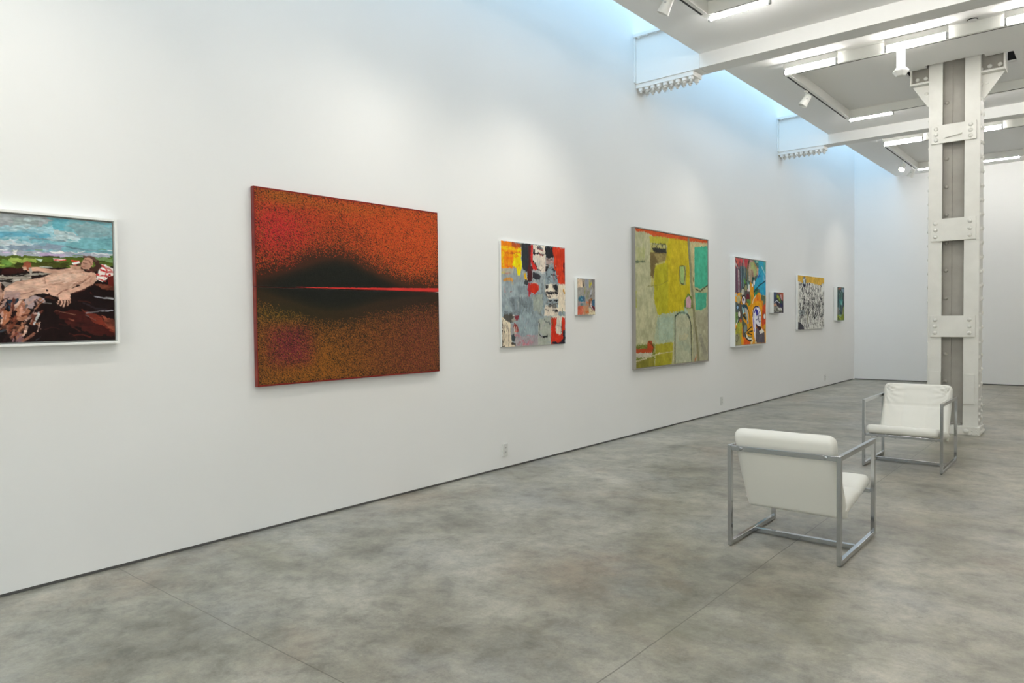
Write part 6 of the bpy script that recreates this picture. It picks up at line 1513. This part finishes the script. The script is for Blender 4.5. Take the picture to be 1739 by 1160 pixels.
  ('s',[(0.782,1.345),(0.752,1.382)],'c07414',0.004,1,0.02),
],
'p5b': [
  ('p',[(-0.032,-0.029),(0.54,-0.032),(0.511,0.373),(-0.047,0.373)],'3a3440',0,1),
  ('p',[(0.008,-0.01),(0.145,-0.004),(0.145,0.125),(0.008,0.176)],'2c3c58',0.012,1),
  ('s',[(0.145,0.006),(0.256,0.014)],'7a5a4c',0.008,0.9,0.02),
  ('p',[(0.256,-0.006),(0.497,-0.011),(0.454,0.151),(0.397,0.142),(0.368,0.082)],'9c5038',0.01,1),
  ('p',[(0.312,0.043),(0.382,0.037),(0.425,0.121),(0.382,0.142),(0.34,0.092)],'b89494',0.008,1),
  ('p',[(0.131,0.051),(0.2,0.04),(0.256,0.054),(0.368,0.152),(0.284,0.163),(0.145,0.095)],'5c6c20',0.008,1),
  ('s',[(0.186,0.065),(0.186,0.085)],'a8a838',0.004,1,0.025),
  ('s',[(0.256,0.074),(0.284,0.133)],'b0bc6c',0.005,0.9,0.016),
  ('s',[(0.284,0.073),(0.368,0.132)],'141c14',0.005,0.9,0.02),
  ('p',[(0.021,0.176),(0.145,0.125),(0.284,0.173),(0.283,0.193),(0.144,0.204)],'1c2038',0.008,1),
  ('s',[(0.035,0.186),(0.144,0.145),(0.186,0.154)],'d0d8dc',0.003,1,0.016),
  ('s',[(0.186,0.159),(0.298,0.188)],'c4ccd4',0.003,1,0.014),
  ('p',[(0.326,0.153),(0.439,0.161),(0.425,0.192),(0.34,0.193)],'2c5040',0.006,1),
  ('p',[(0.283,0.193),(0.439,0.197),(0.425,0.262),(0.34,0.253)],'242a50',0.008,1),
  ('p',[(-0.006,0.206),(0.103,0.195),(0.131,0.234),(0.007,0.255)],'b08468',0.008,1),
  ('s',[(0.103,0.2),(0.144,0.239)],'d0a49c',0.004,1,0.02),
  ('s',[(0.186,0.199),(0.214,0.234)],'1c1418',0.008,1,0.03),
  ('p',[(-0.02,0.26),(0.172,0.244),(0.311,0.273),(0.425,0.313),(0.425,0.353),(-0.02,0.353)],'84847a',0.01,1),
  ('s',[(0.117,0.274),(0.172,0.323)],'3a3c34',0.012,0.9,0.03),
  ('s',[(0.255,0.288),(0.297,0.298)],'e8e8e0',0.004,1,0.016),
  ('s',[(0.354,0.283),(0.382,0.303)],'e8e4dc',0.006,1,0.03),
  ('s',[(0.007,0.324),(0.089,0.343)],'2a2826',0.01,0.9,0.02),
  ('s',[(0.172,0.264),(0.311,0.333)],'c0b8ac',0.006,0.9,0.014),
  ('s',[(0.283,0.348),(0.425,0.338)],'201c1c',0.006,0.9,0.012),
],
'p6': [
  ('p',[(-0.142,-0.024),(1.736,-0.05),(1.741,1.073),(-0.142,1.061)],'cdcbc4',0,1),
  ('crowd',),
  ('p',[(-0.057,-0.015),(1.653,-0.028),(1.654,0.105),(1.491,0.123),(1.33,0.165),(1.016,0.137),(0.713,0.122),(0.528,0.134),(0.455,0.154),(0.24,0.137),(-0.005,0.122)],'c8a040',0.02,1),
  ('p',[(0.268,0.066),(0.329,0.022),(0.383,0.008),(0.441,0.024),(0.477,0.094),(0.463,0.166),(0.293,0.159)],'6c7478',0.006,1),
  ('s',[(0.347,0.075),(0.383,0.18)],'c0d0d8',0.01,1,0.05),
  ('s',[(0.311,0.088),(0.448,0.053)],'e8f0f0',0.004,1,0.012),
  ('p',[(0.276,0.16),(0.463,0.166),(0.455,0.202),(0.383,0.225),(0.311,0.2)],'1c1a30',0.006,1),
  ('p',[(1.491,0.135),(1.572,0.127),(1.581,0.284),(1.491,0.286)],'d4d4d0',0.01,1),
  ('p',[(0.03,0.668),(0.384,0.667),(0.384,0.762),(0.065,0.761)],'889090',0.02,0.7),
  ('s',[(0.566,0.715),(0.566,0.895)],'9c9c88',0.03,0.6,0.1),
  ('p',[(0.013,0.895),(0.17,0.92),(0.312,0.975),(0.377,1.048),(0.013,1.043)],'3a3840',0.004,1),
],
'p7': [
  ('p',[(-0.078,-0.006),(0.591,-0.024),(0.597,0.736),(-0.074,0.73)],'3c5654',0,1),
  ('p',[(0.053,0.013),(0.318,0.006),(0.238,0.047),(0.066,0.067)],'8a5844',0.008,1),
  ('p',[(0.265,0.023),(0.522,0.017),(0.496,0.12),(0.346,0.092)],'7c8c98',0.01,1),
  ('s',[(0.105,0.066),(0.08,0.283),(0.094,0.399)],'28323c',0.015,1,0.05),
  ('s',[(0.238,0.078),(0.132,0.15)],'a4b8b8',0.01,0.9,0.04),
  ('s',[(0.212,0.126),(0.186,0.297)],'6c9484',0.015,0.9,0.04),
  ('s',[(0.346,0.107),(0.293,0.296)],'5c8c84',0.015,0.9,0.04),
  ('s',[(0.265,0.047),(0.132,0.143)],'1c2430',0.008,1,0.03),
  ('s',[(0.482,0.12),(0.483,0.325)],'5c4450',0.01,0.9,0.05),
  ('s',[(0.4,0.145),(0.415,0.263)],'1f3030',0.01,0.8,0.03),
  ('p',[(0.107,0.267),(0.401,0.263),(0.375,0.389),(0.16,0.39)],'3c7878',0.02,1),
  ('s',[(0.294,0.327),(0.321,0.373)],'7cb4a8',0.01,0.9,0.05),
  ('s',[(0.134,0.329),(0.161,0.437)],'243444',0.01,0.9,0.03),
  ('s',[(0.24,0.39),(0.188,0.514),(0.268,0.577)],'1c2430',0.008,1,0.03),
  ('s',[(0.187,0.359),(0.161,0.483)],'88a8b0',0.01,0.9,0.03),
  ('s',[(0.375,0.389),(0.322,0.561)],'4c4c60',0.015,1,0.06),
  ('s',[(0.47,0.325),(0.443,0.435),(0.322,0.577)],'1c2828',0.008,1,0.025),
  ('p',[(0.003,0.438),(0.134,0.453),(0.162,0.577),(0.004,0.592)],'74706c',0.012,1),
  ('p',[(0.43,0.451),(0.498,0.404),(0.5,0.711),(0.349,0.593)],'7c8458',0.01,1),
  ('p',[(0.004,0.607),(0.485,0.593),(0.486,0.719),(0.004,0.715)],'74802c',0.015,1),
  ('s',[(0.109,0.615),(0.295,0.616),(0.242,0.647)],'88a494',0.008,0.9,0.03),
  ('s',[(0.057,0.669),(0.083,0.7)],'3a3c34',0.01,0.9,0.04),
  ('s',[(0.136,0.654),(0.269,0.702)],'9ca44c',0.01,0.9,0.03),
],
}

GAIN = 1.12
rng = np.random.default_rng(7)
def vnoise(X, Y, cell, seed):
    r = np.random.default_rng(seed); g = r.random((97, 97))
    fx = X / cell; fy = Y / cell; ix = np.floor(fx).astype(int); iy = np.floor(fy).astype(int)
    tx = fx - ix; ty = fy - iy; tx = tx * tx * (3 - 2 * tx); ty = ty * ty * (3 - 2 * ty)
    a = g[iy % 97, ix % 97]; b = g[iy % 97, (ix + 1) % 97]; c = g[(iy + 1) % 97, ix % 97]; d = g[(iy + 1) % 97, (ix + 1) % 97]
    return (a * (1 - tx) + b * tx) * (1 - ty) + (c * (1 - tx) + d * tx) * ty - 0.5
def fbm(X, Y, cell, seed):
    return vnoise(X, Y, cell, seed) + 0.5 * vnoise(X, Y, cell / 2.1, seed + 1) + 0.25 * vnoise(X, Y, cell / 4.3, seed + 2)
def hexc(h): return np.array([int(h[i:i + 2], 16) / 255 for i in (0, 2, 4)])
def inside(pts, X, Y):
    m = np.zeros(X.shape, bool); n = len(pts)
    for i in range(n):
        x0, y0 = pts[i]; x1, y1 = pts[(i + 1) % n]
        if y0 == y1: continue
        c = ((Y > min(y0, y1)) & (Y <= max(y0, y1)))
        xi = x0 + (Y - y0) * (x1 - x0) / (y1 - y0)
        m ^= c & (X < xi)
    return m
def paint(ops, Wd, Ht, nx, ny, seed, streak=0.10, base=None, brush=(0.004, 0.012, 1.0, 3.0), grain=0.15):
    gx = np.linspace(0, Wd, nx); gy = np.linspace(0, Ht, ny); X, Y = np.meshgrid(gx, gy)
    img = np.zeros((ny, nx, 3)) + (base if base is not None else 0.5)
    N1 = fbm(X, Y, 0.022, seed); N2 = fbm(X, Y, 0.022, seed + 50)
    px = max(Wd / nx, Ht / ny)
    for k, op in enumerate(ops):
        if op[0] == 'crowd':
            crowd(img, X, Y, Wd, Ht, seed); continue
        kind, geo, col_, warp, al = op[:5]
        m = warp * 2.2 + (max(op[5], px) if kind == 's' else 0) + 2 * px
        if kind == 'e': gx0, gx1, gy0, gy1 = geo[0] - geo[2], geo[0] + geo[2], geo[1] - geo[3], geo[1] + geo[3]
        else: gx0, gx1 = min(p[0] for p in geo), max(p[0] for p in geo); gy0, gy1 = min(p[1] for p in geo), max(p[1] for p in geo)
        i0 = max(0, int((gx0 - m) / Wd * (nx - 1))); i1 = min(nx, int((gx1 + m) / Wd * (nx - 1)) + 2)
        j0 = max(0, int((gy0 - m) / Ht * (ny - 1))); j1 = min(ny, int((gy1 + m) / Ht * (ny - 1)) + 2)
        if i1 <= i0 or j1 <= j0: continue
        sl = np.s_[j0:j1, i0:i1]; XX, YY = X[sl], Y[sl]
        sh = (k * 0.37) % 3.1
        if warp:
            WX = XX + warp * 1.1 * np.roll(N1, int(sh * 17), 1)[sl]; WY = YY + warp * 1.1 * np.roll(N2, int(sh * 23), 0)[sl]
        else: WX, WY = XX, YY
        if kind == 'p': a = inside(geo, WX, WY).astype(float)
        elif kind == 'e': a = ((((WX - geo[0]) / max(geo[2], 1e-4)) ** 2 + ((WY - geo[1]) / max(geo[3], 1e-4)) ** 2) < 1).astype(float)
        else:
            wd = max(op[5], px * 0.9) / 2; dmin = np.full(XX.shape, 9.0)
            for (x0, y0), (x1, y1) in zip(geo, geo[1:]):
                vx, vy = x1 - x0, y1 - y0; l2 = vx * vx + vy * vy + 1e-12
                t = np.clip(((WX - x0) * vx + (WY - y0) * vy) / l2, 0, 1)
                dmin = np.minimum(dmin, np.hypot(WX - x0 - t * vx, WY - y0 - t * vy))
            a = np.clip((wd - dmin) / px + 0.5, 0, 1)
        if al < 1:
            br = 0.5 + 1.6 * fbm(XX * 0.5, YY * 2.2, 0.03, seed + k)
            a = a * np.clip(al + (br - 0.5) * 0.45, 0, 1)
        c = hexc(col_)
        v = streak * (0.6 * vnoise(XX, YY * 0.35, 0.012, seed + k * 3) + 0.8 * fbm(XX, YY, 0.09, seed + k * 5))
        img[sl] = img[sl] * (1 - a[..., None]) + (c + v[..., None] * (0.25 + c)) * a[..., None]
    # dragged-brush pass: (amount across, amount down, stretch across, stretch down)
    bx_, by_, sx, sy = brush
    dx = bx_ * 1.5 * fbm(X / sx, Y / sy, 0.008, seed + 200); dy = by_ * 1.5 * fbm(X / sx, Y / sy, 0.008, seed + 300)
    def samp(ax, ay):
        ii = np.clip(np.rint((X + ax) / Wd * (nx - 1)).astype(int), 0, nx - 1); jj = np.clip(np.rint((Y + ay) / Ht * (ny - 1)).astype(int), 0, ny - 1)
        return img[jj, ii]
    out = samp(dx, dy)
    far = samp(dx * 3.0 + bx_ * 1.5, dy * 3.0 - by_ * 1.5)
    dry = np.clip((fbm(X / sx, Y / sy, 0.006, seed + 400) - 0.28) * 6, 0, 0.8)[..., None]
    out = out * (1 - dry) + far * dry
    lum = (fbm(X / sx, Y / sy, 0.007, seed + 500) * grain + 0.10 * fbm(X, Y, 0.05, seed + 600))[..., None]
    out = out * (1 + lum)
    return np.clip(out, 0, 1)
def crowd(img, X, Y, Wd, Ht, seed):
    """dense black ink marks: small curls above, long legs and gaps below"""
    r = np.random.default_rng(seed + 5)
    n = 1500
    for i in range(n):
        v = r.random() ** 0.8; yy = (0.10 + 0.86 * v) * Ht; xx = (0.05 + r.random() * 0.95) * Wd
        if v > 0.75 and r.random() < 0.6: continue
        ln = 0.012 + 0.03 * r.random() + (0.04 * r.random() if v > 0.45 else 0); w = 0.005 + 0.018 * r.random() ** 2
        an = r.normal(0, 0.9) if v < 0.45 else r.normal(0, 0.45)
        cv_ = r.normal(0, 1.2) if v < 0.45 else r.normal(0, 0.8)
        c = np.array([0.16, 0.15, 0.17]) if r.random() < 0.50 else (np.array([0.50, 0.50, 0.47]) if r.random() < 0.35 else np.array([0.86, 0.86, 0.83]))
        if r.random() < 0.18 and 0.4 < v < 0.85: w *= 2.2
        x0, x1 = xx - ln - w, xx + ln + w; 
        mi = (np.abs(X[0] - xx) < ln + w).nonzero()[0]; mj = (np.abs(Y[:, 0] - yy) < ln + w).nonzero()[0]
        if len(mi) == 0 or len(mj) == 0: continue
        sl = np.s_[mj[0]:mj[-1] + 1, mi[0]:mi[-1] + 1]; x = X[sl]; y = Y[sl]
        pts = [(xx + math.sin(an + cv_ * t) * ln * t, yy + math.cos(an) * ln * t) for t in (-1, -0.5, 0, 0.5, 1)]
        d = np.full(x.shape, 9.0)
        for (a0, b0), (a1, b1) in zip(pts, pts[1:]):
            vx, vy = a1 - a0, b1 - b0; t = np.clip(((x - a0) * vx + (y - b0) * vy) / (vx * vx + vy * vy + 1e-12), 0, 1)
            d = np.minimum(d, np.hypot(x - a0 - t * vx, y - b0 - t * vy))
        a = np.clip((w / 2 - d) / 0.006 + 0.5, 0, 1)[..., None]
        img[sl] = img[sl] * (1 - a) + c * a

def paint_mat(name, rough=0.75, bump=0.3):
    m = new_mat(name, rough=rough, spec=0.15); nt = m.node_tree; N = nt.nodes; L = nt.links
    at = N.new('ShaderNodeAttribute'); at.attribute_name = 'pigment'
    L.new(at.outputs['Color'], N['Principled BSDF'].inputs['Base Color'])
    tc = N.new('ShaderNodeTexCoord'); nz = N.new('ShaderNodeTexNoise'); nz.inputs['Scale'].default_value = 70; nz.inputs['Detail'].default_value = 5
    bp = N.new('ShaderNodeBump'); bp.inputs['Strength'].default_value = bump; bp.inputs['Distance'].default_value = 0.002
    L.new(tc.outputs['Object'], nz.inputs['Vector']); L.new(nz.outputs['Fac'], bp.inputs['Height']); L.new(bp.outputs['Normal'], N['Principled BSDF'].inputs['Normal'])
    return m
M['pigment'] = paint_mat('oil_paint')

def painted_surface(name, img, y0, z1, Wd, Ht, x, parent, gain=GAIN):
    """grid facing +x whose points carry the pigment colours"""
    ny, nx = img.shape[:2]
    gy = np.linspace(0, Wd, nx); gz = np.linspace(0, Ht, ny); Yv, Zv = np.meshgrid(gy, gz)
    co = np.stack([np.full(Yv.shape, x), y0 + Yv, z1 - Zv], -1).reshape(-1, 3)
    idx = np.arange(nx * ny).reshape(ny, nx)
    q = np.stack([idx[:-1, :-1], idx[1:, :-1], idx[1:, 1:], idx[:-1, 1:]], -1).reshape(-1, 4)
    me = bpy.data.meshes.new(name)
    me.vertices.add(len(co)); me.vertices.foreach_set('co', co.astype(np.float32).ravel())
    me.loops.add(q.size); me.loops.foreach_set('vertex_index', q.astype(np.int32).ravel())
    me.polygons.add(len(q)); me.polygons.foreach_set('loop_start', np.arange(0, q.size, 4, dtype=np.int32))
    me.update(calc_edges=True)
    lin = np.where(img <= 0.04045, img / 12.92, ((img + 0.055) / 1.055) ** 2.4) * gain
    lin = np.clip(lin, 0.002, 0.86)
    ca = me.color_attributes.new('pigment', 'FLOAT_COLOR', 'POINT')
    ca.data.foreach_set('color', np.concatenate([lin.reshape(-1, 3), np.ones((len(co), 1))], 1).astype(np.float32).ravel())
    me.materials.append(M['pigment'])
    o = bpy.data.objects.new(name, me); COL.objects.link(o); o.parent = parent
    return o

def canvas(key, label, y0, y1, z1, z0, depth, nx, ny, side='canvas_side', frame=None, cat='painting', seed=1, img=None, gain=GAIN, name='painting', brush=(0.004, 0.012, 1.0, 3.0), grain=0.15):
    """things hang on the wall: origin at the wall behind the picture centre"""
    yc, zc = (y0 + y1) / 2, (z0 + z1) / 2
    t = thing(name, label, cat, (0.0, yc, zc), 0, None)
    Wd, Ht = y1 - y0, z1 - z0
    bm = bmesh.new(); bx(bm, 0.004, depth - 0.001, -Wd / 2, Wd / 2, -Ht / 2, Ht / 2); obj('canvas_body', bm, side, t, 0.002)
    if img is None: img = paint(PAINT[key], Wd, Ht, nx, ny, seed, brush=brush, grain=grain)
    painted_surface('painted_canvas', img, -Wd / 2 + 0.001, Ht / 2 - 0.001, Wd - 0.002, Ht - 0.002, depth, t, gain)
    if frame:
        fm, fw, fd, gap = frame
        bm = bmesh.new()
        a0, a1, b0, b1 = -Wd / 2 - gap, Wd / 2 + gap, -Ht / 2 - gap, Ht / 2 + gap
        bx(bm, 0.0, fd, a0 - fw, a0, b0 - fw, b1 + fw); obj('frame_side', bm, fm, t, 0.0015)
        bm = bmesh.new(); bx(bm, 0.0, fd, a1, a1 + fw, b0 - fw, b1 + fw); obj('frame_side', bm, fm, t, 0.0015)
        bm = bmesh.new(); bx(bm, 0.0, fd, a0, a1, b1, b1 + fw); obj('frame_rail', bm, fm, t, 0.0015)
        bm = bmesh.new(); bx(bm, 0.0, fd, a0, a1, b0 - fw, b0); obj('frame_rail', bm, fm, t, 0.0015)
    return t

canvas('p1', 'white framed painting of a reclining figure under a blue sky, cut by the left edge', 0.780, 1.808, 2.112, 1.405, 0.040, 460, 300, 'canvas_side', ('frame_white', 0.015, 0.056, 0.007), seed=11, brush=(0.0035, 0.001, 3.0, 1.0))

# the large two-panel sprayed painting
def sprayed(Wd, Ht, nx, ny):
    gx = np.linspace(0, Wd, nx); gy = np.linspace(0, Ht, ny); X, Y = np.meshgrid(gx, gy)
    U = X / Wd; V = Y / Ht
    def kn(xs, vs): return np.interp(U, xs, vs)
    top = kn([0, .05, .12, .22, .30, .38, .46, .55, .64, .75, .88, 1.0], [.42, .41, .385, .345, .31, .29, .30, .34, .38, .42, .44, .455])
    bot = kn([0, .06, .14, .24, .33, .40, .48, .55, .62, .75, .88, 1.0], [.57, .59, .62, .655, .675, .675, .66, .64, .62, .60, .585, .57])
    soft = kn([0, .3, .6, 1], [.085, .085, .085, .08])
    dk = 1 / (1 + np.exp(-(V - top + .008) / soft * 3.2)) / (1 + np.exp((V - bot) / soft * 2.8))
    d2 = 1 / (1 + np.exp(-(V - top + .07) / .06)) / (1 + np.exp((V - bot - .07) / .06))
    r = np.random.default_rng(3)
    cg = vnoise(X, Y, 0.011, 91)
    s = r.random(X.shape) * .8 + (cg + .5) * .2; s = (np.argsort(np.argsort(s.ravel())) / s.size).reshape(X.shape); s2 = r.random(X.shape); s3 = r.random(X.shape)
    n = fbm(X, Y, 0.25, 5)
    up = V < 0.5
    C1 = np.array
    # upper colours
    red = np.exp(-(((U - .10) / .16) ** 2 + ((V - .21) / .16) ** 2))[..., None]
    org = np.clip((U - .2) * 1.6, 0, 1)[..., None]
    upc = C1([160, 58, 28]) * (1 - org) + C1([186, 70, 28]) * org
    upc = upc * (1 - red) + C1([172, 40, 40]) * red
    yel = (np.exp(-(((U - .12) / .12) ** 2 + ((V - .03) / .05) ** 2)) * .6 + np.exp(-(((U - .42) / .25) ** 2 + ((V - .05) / .03) ** 2)) * .3)[..., None]
    upc = upc * (1 - yel) + C1([150, 95, 25]) * yel
    # lower colours
    mar = np.exp(-(((U - .15) / .11) ** 4 + ((V - .80) / .11) ** 4))[..., None]
    ylo = np.exp(-(((U - .28) / .22) ** 2 + ((V - .92) / .14) ** 2))[..., None]
    rt = np.clip((U - .35) * 2, 0, 1)[..., None]
    loc = C1([118, 70, 30]) * (1 - rt) + C1([112, 54, 38]) * rt
    loc = loc * (1 - .7 * ylo) + C1([146, 88, 28]) * .7 * ylo
    loc = loc * (1 - .9 * mar) + C1([112, 36, 48]) * .9 * mar
    olv = np.exp(-(((U - .10) / .2) ** 2 + ((V - .63) / .05) ** 2))[..., None] * .6
    loc = loc * (1 - olv) + C1([92, 84, 28]) * olv
    base = np.where(up[..., None], upc, loc) / 255
    # speckle: golden and black droplets over the ground
    edge_d = np.minimum(np.minimum(U, 1 - U) / .03, np.minimum(V, 1 - V) / .03)
    dk = np.maximum(dk, 0.6 * np.exp(-edge_d * 1.6))
    pb = 0.24 + np.where(up, 0.0, 0.10) + 0.36 * d2 + 0.55 * dk + 0.12 * n
    blk = s < pb
    gold = (s2 < (0.16 + 0.25 * dk * (1 - dk) * 4 + np.where(up, 0.0, 0.10))) & (s3 > dk * 1.05 - 0.02)
    img = base * (1 + 0.25 * (s2 - .5))[..., None]
    img = np.where(gold[..., None], base * 0.40 + C1([176, 112, 42]) / 255 * 0.55, img)
    img = np.where(blk[..., None], img * 0.24 + C1([24, 26, 20]) / 255 * .82, img)
    full = np.clip((dk - .84) / .14, 0, 1)[..., None]
    img = img * (1 - full) + C1([27, 28, 23]) / 255 * (1 + .3 * (s - .5))[..., None] * full
    # glowing line along the seam, widening to the right
    lw = np.interp(U, [0, .15, .2, .5, 1], [0, 0, .0015, .005, .013]); ctr = np.interp(U, [0, .15, 1], [.497, .497, .488])
    ln = np.clip((lw - np.abs(V - ctr - .002 * fbm(X, Y, .02, 9))) / .002 + .3, 0, 1) * (lw > 0)
    img = img * (1 - ln[..., None]) + C1([196, 50, 44]) / 255 * ln[..., None]
    rim = (V < .006) | (U < .004) | (V > .994)
    img = np.where(rim[..., None], C1([120, 36, 30]) / 255, img)
    return np.clip(img, 0, 1)
y0, y1, z1, z0 = 2.745, 4.541, 2.463, 1.043
t = thing('diptych_painting', 'large red, orange and black speckled painting with a glowing red horizon line', 'painting', (0, (y0 + y1) / 2, (z0 + z1) / 2))
im = sprayed(y1 - y0, z1 - z0, 420, 340)
for i, nm in enumerate(('upper_panel', 'lower_panel')):
    h = (z1 - z0) / 2
    za = (z1 - z0) / 2 - i * h
    bm = bmesh.new(); bx(bm, 0.004, 0.041, -(y1 - y0) / 2, (y1 - y0) / 2, za - h + (0.0015 if i == 0 else 0), za - (0.0015 if i == 1 else 0)); b = obj(nm, bm, 'crimson_edge', t, 0.004)
    painted_surface('painted_canvas', im[i * 170:(i + 1) * 170], -(y1 - y0) / 2 + 0.002, za - (0.002 if i == 0 else 0.003), (y1 - y0) - 0.004, h - 0.005, 0.0418, b, 1.0)

canvas('p3', 'grey, red and yellow abstract painting with a red dot, right of the speckled one', 5.420, 6.500, 2.285, 1.226, 0.028, 250, 300, seed=21, brush=(0.003, 0.009, 1.0, 4.0))
canvas('p3b', 'small grey abstract painting with blue patch, right of the grey and red abstract', 6.712, 7.072, 1.958, 1.541, 0.044, 90, 120, seed=31)
canvas('p4', 'large yellow-green and teal abstract painting in a thin taupe frame', 7.995, 10.100, 2.635, 0.862, 0.046, 300, 360, 'frame_taupe', ('frame_taupe', 0.014, 0.052, 0.004), seed=41, brush=(0.003, 0.008, 1.5, 2.0), grain=0.06)
canvas('p5', 'tall multicoloured painting with ovals and blue sky in deep white frame', 11.045, 12.350, 2.438, 1.045, 0.075, 210, 330, 'frame_white', ('frame_white', 0.014, 0.082, 0.010), seed=51, brush=(0.003, 0.003, 1.0, 1.5))
canvas('p5b', 'tiny dark multicoloured painting beside the tall one with ovals', 12.706, 13.193, 1.928, 1.563, 0.083, 90, 90, seed=61, brush=(0.004, 0.004, 1.0, 1.0))
canvas('p6', 'painting of a black and white crowd under a yellow sky', 14.087, 15.709, 2.286, 1.240, 0.044, 260, 240, seed=71, brush=(0.002, 0.002, 1.0, 1.0))
canvas('p7', 'small narrow blue-green painting, last on the wall before the corner', 16.521, 17.053, 2.122, 1.394, 0.079, 80, 130, seed=81, brush=(0.004, 0.008, 1.0, 2.0))
